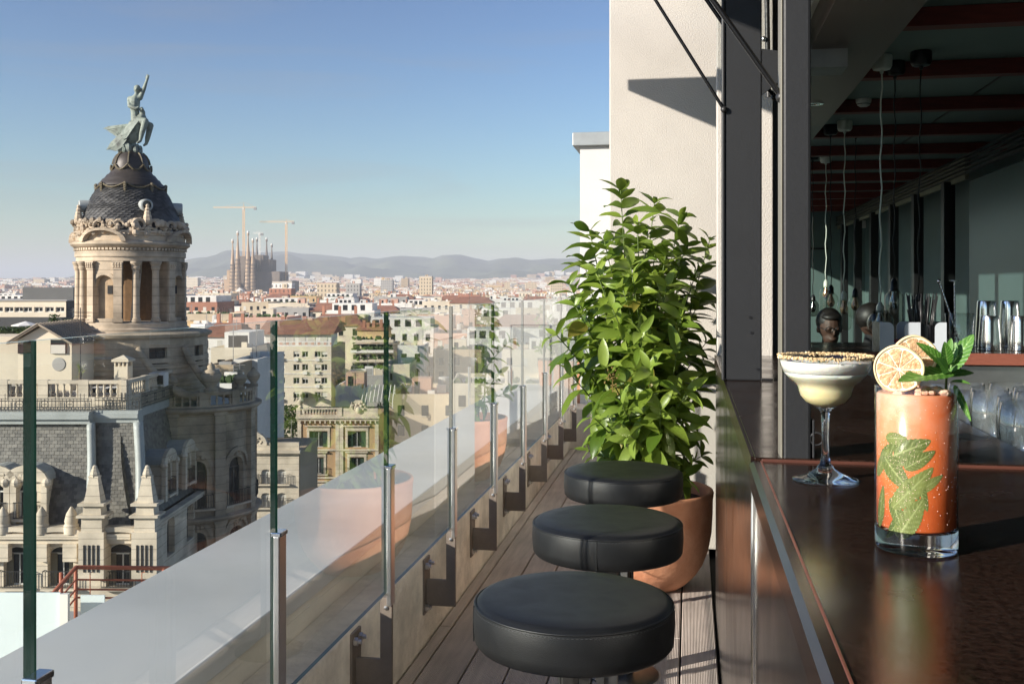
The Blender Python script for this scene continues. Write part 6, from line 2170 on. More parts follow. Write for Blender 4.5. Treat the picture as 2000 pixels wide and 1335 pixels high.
# zinc cornice over the slopes, terrace, balustrade and iron railing
zc = MB(ff_)
zc.box(xl, X60(147), -2.9, -2.05, hm1 - .03, hm1 + .28).box(xl, X60(147), -2.9, -1.85, hm1 + .281, hm1 + .55).box(xl, X60(147), -2.9, -1.95, hm1 + .551, hm1 + .74)
zc.box(X60(147) + .01, X60(238), -3.5, -2.70, hm1 - .03, hm1 + .28).box(X60(147) + .01, X60(238), -3.5, -2.5, hm1 + .281, hm1 + .55).box(X60(147) + .01, X60(238), -3.5, -2.6, hm1 + .551, hm1 + .74)
zc.build('zinc_cornice', 'zinc_rib', dome)
MB(fs_).box(64.9, 76, -2.4, -1.7, hm1 - .03, hm1 + .6).build('zinc_cornice', 'zinc_rib', dome)
TER = H60(782) + .0
MB(dm_).box(xl, -24.6, 63.5, 84, hm0, TER - .02).build('terrace', 'roof_pale flat', dome)
fbal = lambda s, d, h: dm_(s, 63.25 - d, h)
balusters(fbal, xl, -24.55, TER - .35, H60(752), dome, 'stone_cream', step=.36, post_every=2.9)
MB(fbal).box(xl, -24.4, -.2, .12, hm1 + .74, TER - .36).build('balustrade_plinth', 'stone_cream', dome)
fbs = lambda s, d, h: dm_(-24.45 + d, s, h)
balusters(fbs, 63.2, 73, TER - .35, H60(752), dome, 'stone_cream', step=.36, post_every=2.9)
MB(fbs).box(63.0, 73, -.2, .1, hm1 + .62, TER - .36).build('balustrade_plinth', 'stone_cream', dome)
def iron_rail(fmap, s0, s1, h0, h1, d):
    b = MB(fmap)
    for z in (h0 + .1, h0 + .25, h1 - .25, h1 - .1):
        b.box(s0, s1, d - .02, d + .02, z - .018, z + .018)
    n = int((s1 - s0) / .22)
    for k in range(n + 1):
        s = s0 + (s1 - s0) * k / n
        tall = (k % 7) in (0, 1)
        b.box(s - .014, s + .014, d - .014, d + .014, h0, h1 + (.22 if tall else -.1))
        if (k % 7) == 4:
            zc_ = (h0 + h1) / 2
            b.tube([(s + .22 * math.cos(a), d, zc_ + .24 * math.sin(a)) for a in [2 * math.pi * j / 12 for j in range(13)]], .02, 4, cap=False)
            b.box(s - .16, s + .16, d - .012, d + .012, zc_ - .015, zc_ + .015)
    b.build('iron_railing', 'iron', dome, fix=False)
iron_rail(lambda s, d, h: dm_(s, 62.3 - d, h), xl, X60(147), hm1 + .74, hm1 + 1.62, 0)
iron_rail(lambda s, d, h: dm_(s, 62.85 - d, h), X60(147), X60(238), hm1 + .74, hm1 + 1.62, 0)
iron_rail(lambda s, d, h: dm_(-24.1 + d, s, h), 65, 74, hm1 + .60, hm1 + 1.62, 0)
# dormers: front (one whole, one cut by the frame edge) and side
def dormer(fmap, s, d, h, k=1.0):
    op = (s, 1.05 * k, h + .35, h + 1.75 * k, .52 * k)
    b = MB(fmap2 := (lambda a, bb, c: fmap(a, bb + d, c)))
    wall_open(b, s - .95 * k, s + .95 * k, h, h + 2.35 * k, [op], .35)
    for x in (s - .95 * k, s + .95 * k):
        b.add([(x, 0, h), (x, -2.2, h), (x, -2.2, h + 2.35 * k), (x, 0, h + 2.35 * k)], [(0, 1, 2, 3)])
    o = b.build('dormer', 'stone_cream', dome, fix=False)
    window_in(fmap2, op, .35, o, frame='white_frame', rail=.1)
    c = MB(fmap2)
    for j in range(12):                                # rounded gable with thick moulding
        t0, t1 = math.pi * j / 12, math.pi * (j + 1) / 12
        q = []
        for t in (t0, t1):
            for r in (.80, 1.18):
                q.append((s + r * k * math.cos(t), .22, h + 2.3 * k + r * k * .75 * math.sin(t)))
        c.add(q, [(0, 1, 3, 2)]); c.add([q[1], q[3], (q[3][0], 0, q[3][2]), (q[1][0], 0, q[1][2])], [(0, 1, 2, 3)])
        c.add([(s, .10, h + 2.3 * k), q[0], q[2]], [(0, 1, 2)])
    for j in range(10):
        c.ball((s + go.uniform(-.45, .45) * k, .14, h + (2.35 + go.uniform(.05, .5)) * k), .13 * k, 6, 4)
    for sg in (-1, 1):
        c.box(s + sg * 1.0 * k - .18, s + sg * 1.0 * k + .18, 0, .28, h, h + 2.3 * k)
        c.ball((s + sg * 1.12 * k, .15, h + 2.25 * k), .26 * k, 8, 6)
    c.build('gable', 'stone_cream', o, fix=False)
    v = MB(fmap2)
    for j in range(10):
        t0, t1 = math.pi * j / 10, math.pi * (j + 1) / 10
        v.add([(s + 1.08 * k * math.cos(t), y, h + 2.3 * k + .84 * k * math.sin(t)) for t in (t0, t1) for y in (0, -2.4)], [(0, 1, 3, 2)])
    v.build('barrel_roof', 'zinc_rib', o, fix=False)
dormer(ff_, X60(46), -.45, H60(1026), 1.12); dormer(ff_, X60(-14), -.45, H60(1026), 1.12)
dormer(fs_, 66.6, -.2, H60(1018), 1.05); dormer(fs_, 70.6, -.2, H60(1018), 1.05)
sops = [(s, 1.5, H60(1140), H60(1072), .6) for s in (62.6, 66.6, 70.6)]
w = MB(fs_); wall_open(w, 60, 73.5, H60(1180), hw1, sops, .5)
sw = w.build('side_wall', 'stone_cream', dome, fix=False)
for op in sops:
    window_in(fs_, op, .5, sw, frame='dark_frame')
w = MB(fs_); wall_open(w, 60, 73.5, BH, H60(1180), [(s, 1.5, H60(1300), H60(1215), 0) for s in (62.6, 66.6, 70.6)], .5)
w.build('side_wall', 'stone_cream', dome, fix=False)
MB(fs_).box(60, 73.5, 0, .55, hw1 - .25, hw1 + .05).build('eaves_cornice', 'stone_cream', sw)
MB(dm_).box(xl, -23.3, 61, 84, BH, hm0 - .3).build('core', 'dark', dome)
# ---- roof house with pitched tiles on the terrace
rh, rm_ = campoint(px(85, 66), 66, TER - .02, 'roof_house', 'small cream gabled house on the terrace of the domed building', 'house')
d6 = 66
X6 = lambda u: px(u, d6)
H6 = lambda v: py(v, d6)
gw = MB(lambda s, d, h: rm_(s, 66 - d, h))
gw.add([(X6(35), 0, TER), (X6(140), 0, TER), (X6(140), 0, H6(668)), (X6(84), 0, H6(636)), (X6(35), 0, H6(664))], [(0, 1, 2, 3, 4)])
gw.add([(X6(140), 0, TER), (X6(140), -5, TER), (X6(140), -5, H6(668)), (X6(140), 0, H6(668))], [(0, 1, 2, 3)])
gw.add([(X6(35), 0, TER), (X6(35), -5, TER), (X6(35), -5, H6(664)), (X6(35), 0, H6(664))], [(3, 2, 1, 0)])
gw.build('wall', 'wall_cream', rh, fix=False)
def roof_plane(p, nrib, nm):
    """p: eave-front, ridge-front, ridge-back, eave-back"""
    b = MB(rm_)
    p = [Vector(q) for q in p]
    up = Vector((0, 0, .10))
    b.add(p + [q - up for q in p], [(0, 1, 2, 3), (7, 6, 5, 4), (0, 4, 5, 1), (1, 5, 6, 2), (2, 6, 7, 3), (3, 7, 4, 0)])
    o = b.build(nm, M('roof_sheet', srgb(150, 136, 118), .7, var=.2, vs=1.2, stain=.2), rh)
    for k in range(nrib + 1):
        f = k / nrib
        MB(rm_).tube([p[0].lerp(p[3], f) + up * .3, p[1].lerp(p[2], f) + up * .3], .055, 5).build('batten', 'roof_sheet', o)
roof_plane([(X6(146), 65.6, H6(671)), (X6(80), 65.6, H6(632)), (X6(80), 71.5, H6(632) + .1), (X6(146), 71.5, H6(671) + .1)], 13, 'roof')
roof_plane([(X6(18), 65.6, H6(669)), (X6(80) - .02, 65.6, H6(632)), (X6(80) - .02, 71.5, H6(632) + .1), (X6(18), 71.5, H6(669) + .1)], 13, 'roof')
MB(rm_).box(X6(100), X6(130), 65.9, 66.05, H6(690), H6(663)).build('window', 'pane_dark', rh)
MB(rm_).box(X6(101), X6(129), 65.86, 65.9, H6(690), H6(673)).build('blind', 'blind', rh)
MB(rm_).box(X6(36), X6(50), 65.9, 66.05, H6(690), H6(672)).build('window', 'pane_dark', rh)
sd = MB(); sd.lathe([(.001, .02), (.42, .02), (.45, .0)], 24)
MB(lambda a, b, c: rm_(X6(115) + a, 65.98 - c, H6(711) + b)).add(sd.v, sd.f).build('round_vent', 'wall_grey', rh, fix=False)
an = thing('roof_annex', 'low cream annex with flat slab between roof house and tower', 'house', CW(px(185, 70), 70, TER - .02), YAW)
MB().box(px(142, 70) - px(185, 70), px(215, 70) - px(185, 70), 0, 4, 0, py(700, 70) - TER).build('wall', 'wall_cream', an)
MB().box(px(142, 70) - px(185, 70) - .3, px(215, 70) - px(185, 70) + .3, -.5, 4.2, py(700, 70) - TER + .0, py(700, 70) - TER + .18).build('roof_slab', 'wall_grey', an)
MB().box(px(172, 70) - px(185, 70), px(187, 70) - px(185, 70), -.05, .1, .05, py(715, 70) - TER).build('door', M('door_grey', srgb(128, 118, 104), .7), an)
MB().box(px(165, 70) - px(185, 70), px(217, 70) - px(185, 70), -.02, .0, py(694, 70) - TER, py(676, 70) - TER).build('upper_wall', 'wall_cream', an)
def roof_unit(u, v, wpx, hpx, d, nm, lab, cat, mat='wall_white', louvre=True):
    t = thing(nm, lab, cat, CW(px(u, d), d, py(v, d)), YAW)
    s = d / FPX
    w, h = wpx * s, hpx * s
    MB().box(-w / 2, w / 2, -.4, .4, 0, h).build('housing', mat, t)
    if louvre:
        MB().box(-w * .32, w * .42, -.43, -.4, h * .15, h * .82).build('louvre', 'pane_dark', t)
    return t
bz = (TER - 0) 
vv = 560 - bz / 64.5 * FPX
roof_unit(191, vv, 18, 11, 64.5, 'air_conditioner', 'wide white air conditioner box behind the corner of the balustrade', 'air conditioner')
roof_unit(222, vv, 28, 11, 64.6, 'air_conditioner', 'white twin air conditioner box beside the little chimney', 'air conditioner')
roof_unit(310, 560 - bz / 69 * FPX, 30, 26, 69, 'air_conditioner', 'tall white vent unit by the side balustrade of the domed building', 'air conditioner')
roof_unit(95, vv, 15, 24, 64.4, 'storage_box', 'grey-green cabinet against the gabled roof house', 'cabinet', 'wall_grey', False)
roof_unit(33, vv, 24, 22, 64.4, 'storage_box', 'grey-green cabinet left of the gable by the balustrade', 'cabinet', 'wall_grey', False)
ch = thing('roof_chimney', 'square cream chimney with slotted cap on the domed building terrace', 'chimney', CW(px(241, 67), 67, TER - .02), YAW)
MB().box(-.45, .45, -.45, .45, 0, py(714, 67) - TER).build('stack', 'wall_cream', ch)
zt = py(714, 67) - TER
for k in range(4):
    for j in (-.38, .38):
        MB().box(-.45 + .27 * k, -.36 + .27 * k, j - .06, j + .06, zt, zt + .32).build('slot_pillar', 'wall_cream', ch)
MB().box(-.58, .58, -.58, .58, zt + .32, zt + .46).add([(-.58, -.58, zt + .47), (.58, -.58, zt + .47), (.58, .58, zt + .47), (-.58, .58, zt + .47), (0, 0, zt + .75)], [(0, 1, 4), (1, 2, 4), (2, 3, 4), (3, 0, 4)]).build('cap', 'wall_cream', ch)
ant = thing('roof_antenna', 'thin mast with crossbars beside the gabled roof house', 'antenna', CW(px(157, 65), 65, TER - .02), YAW)
MB().tube([(0, 0, 0), (0, 0, py(600, 65) - TER)], .03, 5).build('mast', 'iron', ant)
for z in (.3, .55, .8):
    MB().tube([(-.9 + z * .4, 0, py(600, 65) - TER - z), (.9 - z * .4, 0, py(600, 65) - TER - z)], .015, 4).build('crossbar', 'iron', ant)
yc_ = thing('yucca', 'spiky potted yucca beside the annex door', 'plant', CW(px(157, 65.5), 65.5, TER - .02), YAW)
yl = MB()
for k in range(46):
    a, e_ = go.uniform(0, 6.28), go.uniform(-.3, 1.3)
    l = go.uniform(.5, .8); d = Vector((math.cos(a) * math.cos(e_), math.sin(a) * math.cos(e_), math.sin(e_)))
    s_ = d.cross(Vector((0, 0, 1))).normalized() * .04
    c0 = Vector((0, 0, 1.35 + go.uniform(-.4, .3)))
    yl.add([c0 - s_, c0 + s_, c0 + d * l], [(0, 1, 2)])
o = yl.build('leaves', M('yucca_leaf', (.22, .26, .06), .6, var=.3), yc_, fix=False); o['kind'] = 'stuff'
MB().tube([(0, 0, 0), (0, 0, 1.3)], .09, 7).build('trunk', 'bark', yc_)
# ------------------------------------------------------------------ hand-placed blocks between the terrace and the city
gh = random.Random(8)
def block(u0, u1, vtop, cz, dp, wall, roof, feats, label, windows=True, story=3.2, gap=2.9):
    x0, x1 = px(u0, cz), px(u1, cz)
    return city_building(x0, cz, x1 - x0, dp, py(vtop, cz), wall, roof, feats, gh, label=label, windows=windows, story=story, gap=gap)
block(456, 503, 716, 120, 14, 'white', 'grey flat', [], 'tall white windowless party wall block beside the ornate corner tower', windows=False)
block(405, 456, 728, 112, 9, 'sand', 'grey flat', [], 'low grey-brown flat roofed block just behind the ornate corner tower', windows=False)
block(404, 470, 765, 106, 5, 'white', 'pale flat', ['plants'], 'low white terrace with green planters behind the corner tower', windows=False)
block(412, 492, 690, 150, 12, 'cream', 'pale flat', ['setback'], 'cream block with a white penthouse between tower and big flats')
block(388, 470, 656, 214, 14, 'white', 'terracotta tiled', ['chimneys'], 'white house under a broad red tiled roof behind the tower')
block(655, 700, 764, 168, 10, 'white', 'red terrace', ['stairhead'], 'small white block with red terrace behind the crested villa', windows=False)
block(700, 748, 742, 185, 12, 'grey', 'grey flat', [], 'blue-grey windowless low block carrying an air conditioner', windows=False)
block(748, 800, 720, 196, 14, 'cream', 'pale flat', ['balconies'], 'cream block with awning-like balconies right of the blue-grey block')
block(776, 828, 682, 214, 12, 'white', 'pale flat', [], 'pale bluish white block with a wide bank of windows', gap=2.0)
block(792, 884, 622, 300, 16, 'pink', 'pale flat', [], 'large pinkish windowless block over the terraced flats', windows=False)
block(846, 940, 690, 225, 14, 'sand', 'red terrace', ['stairhead', 'plants'], 'sandy block with a planted red roof terrace')
block(900, 1010, 668, 236, 14, 'white', 'grey flat', ['setback'], 'wide white block with grey roof and penthouse at the end of the street')
block(980, 1130, 690, 205, 16, 'cream', 'red terrace', ['stairhead', 'chimneys'], 'wide cream block with red terrace near the end glass')
block(760, 900, 780, 160, 18, 'beige', 'red terrace', ['stairhead', 'tank'], 'beige block with water tank and red terrace beyond the villa')
block(880, 1060, 760, 150, 18, 'cream', 'pale flat', ['stairhead', 'plants'], 'cream block with planted pale roof beyond the coping')
block(540, 700, 880, 172, 10, 'grey', 'grey flat', [], 'grey low building filling the yard behind the villa', windows=False)
block(372, 400, 640, 230, 14, 'white', 'grey flat', [], 'slim white tower block right behind the dome', windows=False)

# big cream flats with rows of windows
DZ_ = 190.0
hD = GZ - HC
dbl, dmp = campoint(px(575, DZ_), DZ_, hD, 'apartment_building', 'big cream block of flats with rows of shuttered windows and red roof', 'building')
fD = lambda s, d, h: dmp(s, DZ_ - d, h)
xa, xb = px(500, DZ_), px(647, DZ_)
ops_all = []
rowsv = [(697, 686), (723, 711), (749, 737), (777, 765)]
colsu = [514, 530, 551, 579, 596, 620.5, 633.5]
prev = py(676, DZ_)
for k, (vb, vt) in enumerate(rowsv):
    nxt = py(vb + 7, DZ_) if k < 3 else hD
    ops = [(px(u, DZ_), 1.18, py(vb, DZ_), py(vt, DZ_), 0) for u in colsu]
    w = MB(fD); wall_open(w, xa, xb, nxt, prev, ops, .28)
    o = w.build('front_wall', 'wall_cream', dbl, fix=False)
    for op in ops:
        wd = window_in(fD, op, .28, o, frame='white_frame', bars=1)
        if gh.random() < .55:
            f_ = gh.choice((.3, .45, .6, .8))
            MB(fD).box(op[0] - op[1] / 2 + .01, op[0] + op[1] / 2 - .01, -.17, -.13, op[3] - (op[3] - op[2]) * f_, op[3] - .01).build('blind', 'blind', wd)
        if gh.random() < .35:
            MB(fD).box(op[0] - .4, op[0] + .4, .0, .35, op[2] - .75, op[2] - .18).build('air_conditioner_box', 'wall_white', wd)
    MB(fD).box(xa, xb, 0, .12, nxt + .0, nxt + .14).build('string_course', 'wall_white', o)
    prev = nxt
ht = py(676, DZ_)
MB(dmp).box(xa, xb - .02, DZ_ + .3, DZ_ + 16, hD, ht - .05).build('block_body', 'wall_sand', dbl)
pa = MB(fD).box(xa, xb, -.25, 0, ht, ht + .25).box(xa, xb, -.25, 0, ht + .75, ht + .95)
o = pa.build('roof_parapet', 'wall_white', dbl)
for k in range(13):
    x = xa + (xb - xa) * k / 12
    MB(fD).box(max(xa, x - .25), min(xb, x + .25), -.22, -.02, ht + .25, ht + .75).build('parapet_post', 'wall_pink', o)
pz0 = py(650, DZ_)
pw = MB(fD).box(xa + .6, xb - .4, -9, -2.2, ht - .1, py(652, DZ_)).build('penthouse', 'wall_white', dbl)
for u in (520, 545, 562, 585, 604, 628):
    MB(fD).box(px(u, DZ_) - .7, px(u, DZ_) + .7, -2.2, -2.14, ht + .2, py(656, DZ_)).build('blind', 'blind', pw)
MB(fD).add([(xa - .2, -1.4, py(652, DZ_)), (xb + .2, -1.4, py(652, DZ_)), (xb + .2, -9.5, py(628, DZ_)), (xa - .2, -9.5, py(628, DZ_)), (xb + .2, -16, py(652, DZ_)), (xa - .2, -16, py(652, DZ_)),
            (xa - .2, -1.4, py(653.5, DZ_)), (xb + .2, -1.4, py(653.5, DZ_))], [(0, 1, 2, 3), (3, 2, 4, 5), (6, 7, 1, 0), (1, 4, 2), (0, 3, 5)]).build('tiled_roof', 'roof_terracotta tiled', dbl, fix=True)
for (u, z) in ((520, 3), (560, 5), (606, 4), (640, 6)):
    MB(fD).box(px(u, DZ_), px(u, DZ_) + .9, -10 - z, -9 - z, py(640, DZ_), py(622, DZ_)).build('chimney', 'wall_brick-red', dbl)
cnp = MB(fD)
for k in range(9):
    a0_, a1_ = math.pi * k / 9, math.pi * (k + 1) / 9
    cnp.add([(px(600, DZ_) + 2.2 * math.cos(t), y, py(782, DZ_) + 1.6 * math.sin(t)) for t in (a0_, a1_) for y in (.1, 2.0)], [(0, 1, 3, 2)])
cnp.build('arched_canopy', M('canopy_green', (.05, .07, .04), .6), dbl, fix=False)

# terraced flats with planters
EZ = 232.0
ter, emp = campoint(px(722, EZ), EZ, hD, 'apartment_building', 'stepped cream flats with planted terraces and an orange-red roof house', 'building')
fE = lambda s, d, h: emp(s, EZ - d, h)
xa, xb = px(688, EZ), px(768, EZ)
MB(fE).box(xa, xb, -14, 0, hD, py(672, EZ)).build('body', 'wall_cream', ter)
for k, v in enumerate((668, 688, 706, 724)):
    MB(fE).box(xa - .2, xb + .2, -.1, 1.4, py(v, EZ), py(v - 5.5, EZ)).build('terrace_band', 'wall_white' if k % 2 else 'wall_cream', ter)
    for j in range(5):
        x = xa + (xb - xa) * (j + .5) / 5
        MB(fE).box(x - .75, x + .75, -.02, .05, py(v + 13, EZ), py(v + 4, EZ)).build('window', 'pane_dark', ter)
    pl = MB(fE)
    for j in range(40):
        pl.ball((gh.uniform(xa, xb), 1.0 + gh.uniform(-.2, .3), py(v - 6, EZ) + gh.uniform(-.1, .5)), gh.uniform(.2, .45), 6, 4)
    q = pl.build('planter_greenery', 'foliage_city', ter, fix=False); q['kind'] = 'stuff'
MB(fE).box(px(694, EZ), px(755, EZ), -9, -3, py(662, EZ), py(646, EZ)).build('roof_house', 'wall_ochre', ter)
MB(fE).add([(px(690, EZ), -2.6, py(646, EZ)), (px(758, EZ), -2.6, py(646, EZ)), (px(750, EZ), -6, py(632, EZ)), (px(698, EZ), -6, py(632, EZ)), (px(758, EZ), -9.5, py(646, EZ)), (px(690, EZ), -9.5, py(646, EZ))],
           [(0, 1, 2, 3), (3, 2, 4, 5), (1, 4, 2), (0, 3, 5)]).build('tiled_roof', 'roof_terracotta tiled', ter, fix=True)
for u in (703, 711, 722, 737, 747):
    MB(fE).box(px(u, EZ), px(u, EZ) + .7, -4.6, -3.9, py(645, EZ), py(gh.uniform(624, 632), EZ)).build('chimney', 'wall_brick-red', ter)

# brick villa with balustrade and crest
VZ = 150.0
vil, vmp = campoint(px(664, VZ), VZ, hD, 'villa', 'buff brick villa with stone balustrade, crest and green shutters', 'house')
fV = lambda s, d, h: vmp(s, VZ - d, h)
M('villa_brick', srgb(186, 152, 116), .9, var=.1, vs=1.0, stain=.2, ss=.4, stretch=(1, 1, 6))
xa, xb = px(583, VZ), px(738, VZ)
vt_ = py(816, VZ)
rows_ = [((873, 842), vt_, py(878, VZ)), ((925, 893), py(878, VZ), py(932, VZ)), ((985, 950), py(932, VZ), hD)]
for k, ((vb, vtp), h1_, h0_) in enumerate(rows_):
    ops = [(px(622, VZ), 2.75 if k == 0 else 1.6, py(vb, VZ), py(vtp, VZ), 0), (px(697, VZ), 2.75 if k == 0 else 2.2, py(vb, VZ), py(vtp, VZ), 0)]
    w = MB(fV); wall_open(w, xa, xb, h0_, h1_, ops, .35)
    o = w.build('front_wall', 'villa_brick', vil, fix=False)
    for op in ops:
        wd = window_in(fV, op, .35, o, frame='white_frame', bars=3 if k == 0 else 1, shutters=M('shutter_green', (.018, .045, .030), .6), rail=(.55 if k == 1 else None))
        MB(fV).box(op[0] - op[1] / 2 - .35, op[0] - op[1] / 2, 0, .08, op[2], op[3] + .1).box(op[0] + op[1] / 2, op[0] + op[1] / 2 + .35, 0, .08, op[2], op[3] + .1).box(op[0] - op[1] / 2 - .35, op[0] + op[1] / 2 + .35, 0, .10, op[3] + .1, op[3] + .55).box(op[0] - op[1] / 2 - .6, op[0] + op[1] / 2 + .6, 0, .4, op[3] + .75, op[3] + .92).build('surround', 'stone_cream', wd)
    MB(fV).box(xa - .1, xb + .1, 0, .25, h0_ - .12, h0_ + .14).build('string_course', 'stone_cream', o)
for u in (585, 659, 667, 736):
    MB(fV).box(px(u, VZ) - .28, px(u, VZ) + .28, 0, .14, hD, vt_).build('quoin_strip', 'stone_cream', vil)
MB(fV).box(xa - .3, xb + .3, 0, .7, vt_, vt_ + .3).box(xa - .2, xb + .2, 0, .45, vt_ - .35, vt_).build('cornice', 'stone_cream', vil)
for k in range(16):
    x = xa + .3 + (xb - xa - .6) * k / 15
    MB(fV).box(x - .1, x + .1, .1, .5, vt_ - .75, vt_ - .35).build('modillion', 'stone_cream', vil)
balusters(lambda s, d, h: fV(s, d, h), xa, px(664, VZ), vt_ + .3, py(796, VZ), vil, 'stone_cream', step=.42, post_every=6)
MB(fV).box(px(664, VZ), xb, -.3, .05, vt_ + .3, py(797, VZ)).build('parapet', 'stone_cream', vil)
cr = MB(fV)
cr.tri_prism([(px(682, VZ), py(797, VZ)), (px(718, VZ), py(797, VZ)), (px(714, VZ), py(788, VZ)), (px(706, VZ), py(781, VZ)), (px(694, VZ), py(781, VZ)), (px(686, VZ), py(788, VZ))], -.25, .1)
for k in range(26):
    cr.ball((px(700 + gh.uniform(-14, 14), VZ), .15, py(793 + gh.uniform(-9, 6), VZ)), gh.uniform(.12, .24), 6, 4)
cr.ball((px(700, VZ), .2, py(800, VZ)), .5, 12, 8, (.8, .5, 1.1))
cr.build('crest', 'stone_cream', vil, fix=False)
ur = MB(); ur.lathe([(.35, 0), (.35, .2), (.15, .35), (.45, .8), (.5, 1.1), (.25, 1.3), (.12, 1.45), (.02, 1.75)], 14)
MB(lambda a, b, c: fV(px(587, VZ) + a, b, py(796, VZ) + c)).add(ur.v, ur.f).build('urn', 'stone_cream', vil, auto=40)
MB(vmp).box(xa + .02, xb - .02, VZ + .4, VZ + 13, hD, vt_ + .2).build('house_body', 'villa_brick', vil)
pg = thing('glass_pergola', 'white framed sloping glass canopy on the villa roof', 'pergola', CW(px(735, 158), 158, py(790, 158)), YAW)
x0, x1 = px(708, 158) - px(735, 158), px(768, 158) - px(735, 158)
z1 = py(768, 158) - py(790, 158)
MB().add([(x0, -1, z1 - 1.3), (x1, -1, z1 - 1.3), (x1, 2.2, z1 + 1.1), (x0, 2.2, z1 + 1.1)], [(0, 1, 2, 3)]).build('glazing', 'window_glass', pg, fix=False)
for k in range(9):
    x = x0 + (x1 - x0) * k / 8
    MB().tube([(x, -1, z1 - 1.25), (x, 2.2, z1 + 1.15)], .07, 5).build('rafter', 'wall_white', pg)
for x in (x0, x1):
    for y, zt_ in ((-1, z1 - 1.3), (2.2, z1 + 1.1)):
        MB().box(x - .08, x + .08, y - .08, y + .08, -.5, zt_).build('post', 'wall_white', pg)
ac = thing('air_conditioner', 'tall white air conditioner standing on the blue-grey block', 'air conditioner', CW(px(721, 187), 187, py(742, 187)), YAW)
MB().box(-.75, .75, -.4, .4, .9, 2.6).build('housing', 'wall_white', ac)
MB().box(-.6, .6, -.43, -.4, 1.05, 2.2).build('louvre', 'wall_grey', ac)

# cream house with the round gable
QZ = 105.0
qh, qm = campoint(px(532, QZ), QZ, hD, 'town_house', 'cream town house with a round carved gable beside the corner tower', 'house')
fQ = lambda s, d, h: qm(s, QZ - d, h)
xa, xb = px(474, QZ), px(584, QZ)
qt = py(884, QZ)
for k, ((vb, vtp), h1_, h0_) in enumerate((((944, 916), qt, py(954, QZ)), ((990, 962), py(954, QZ), py(1000, QZ)), ((1040, 1012), py(1000, QZ), hD))):
    ops = [(px(u, QZ), .95, py(vb, QZ), py(vtp, QZ) - .3, .3) for u in (490, 519, 550)]
    w = MB(fQ); wall_open(w, xa, xb, h0_, h1_, ops, .3)
    o = w.build('front_wall', 'stone_cream', qh, fix=False)
    for op in ops:
        window_in(fQ, op, .3, o, frame='white_frame', pane='pane_dark' if gh.random() < .6 else 'blind', rail=.35)
    for j in range(9):
        z = h0_ + (h1_ - h0_) * j / 9
        MB(fQ).box(xa, xa + 1.0, .0, .05, z + .04, z + (h1_ - h0_) / 9 - .04).build('rustication', 'stone_cream', o)
MB(fQ).box(xa - .2, xb + .2, 0, .5, qt, qt + .3).box(xa, xb, -.3, .05, qt + .3, qt + 1.1).build('cornice', 'stone_cream', qh)
gbm = MB(fQ)
c0, rr = px(499, QZ), 23 * QZ / FPX
for k in range(14):
    t0, t1 = math.pi * k / 14, math.pi * (k + 1) / 14
    q = [(c0 + r * rr * math.cos(t), .2, qt + .9 + r * rr * math.sin(t)) for t in (t0, t1) for r in (.72, 1.0)]
    gbm.add(q, [(0, 1, 3, 2)]); gbm.add([q[1], q[3], (q[3][0], -.4, q[3][2]), (q[1][0], -.4, q[1][2])], [(0, 1, 2, 3)])
    gbm.add([(c0, .02, qt + .9), (q[0][0], .02, q[0][2]), (q[2][0], .02, q[2][2])], [(0, 1, 2)])
for k in range(30):
    t, r = gh.uniform(.1, 3.04), rr * gh.uniform(.1, .62)
    gbm.ball((c0 + r * math.cos(t), .06, qt + .95 + r * math.sin(t)), .10, 6, 4)
gbm.build('round_gable', 'stone_cream', qh, fix=False)
MB(qm).box(xa, xb, QZ + .35, QZ + 10, hD, qt + .1).build('house_body', 'wall_sand', qh)

# hotel with the dark roof storey behind the dome
GZ_ = 112.0
hot, hm = campoint(px(50, GZ_), GZ_, hD, 'office_block', 'cream block with a row of square windows under a dark roof storey', 'building')
fG = lambda s, d, h: hm(s, GZ_ - d, h)
xa, xb = px(-90, GZ_), px(129, GZ_)
ops = [(px(u, GZ_), 17 * GZ_ / FPX, py(609, GZ_), py(599.5, GZ_), 0) for u in (-66, -45, -24, -3, 17.5, 36.5, 54, 75, 96.5, 117)]
w = MB(fG); wall_open(w, xa, xb, py(619, GZ_), py(587, GZ_), ops, .25)
o = w.build('front_wall', 'wall_cream', hot, fix=False)
for op in ops:
    window_in(fG, op, .25, o, frame='white_frame', bars=1)
MB(hm).box(xa, xb - .03, GZ_ + .3, GZ_ + 12.5, hD, py(587.5, GZ_)).build('body', M('slate_grey', (.032, .034, .036), .7), hot)
MB(fG).box(xa - .1, xb + .15, -14, .15, py(587.5, GZ_), py(585.5, GZ_)).build('roof_edge', 'wall_grey', hot)
MB(hm).box(px(27, GZ_), px(128, GZ_), GZ_ + 2, GZ_ + 12, py(585.5, GZ_), py(561, GZ_)).build('roof_storey', M('roof_storey_grey', srgb(92, 92, 90), .7, var=.1, vs=.4), hot)
MB(fG).box(xa - 2, xb + .2, 0, 1.6, py(640, GZ_), py(619.5, GZ_)).build('dark_loggia', 'slate_grey', hot)
MB(hm).box(xa, xb + 3, GZ_ - 8, GZ_ - 1.7, hD, py(650, GZ_)).build('lower_roof', 'wall_cream', hot)
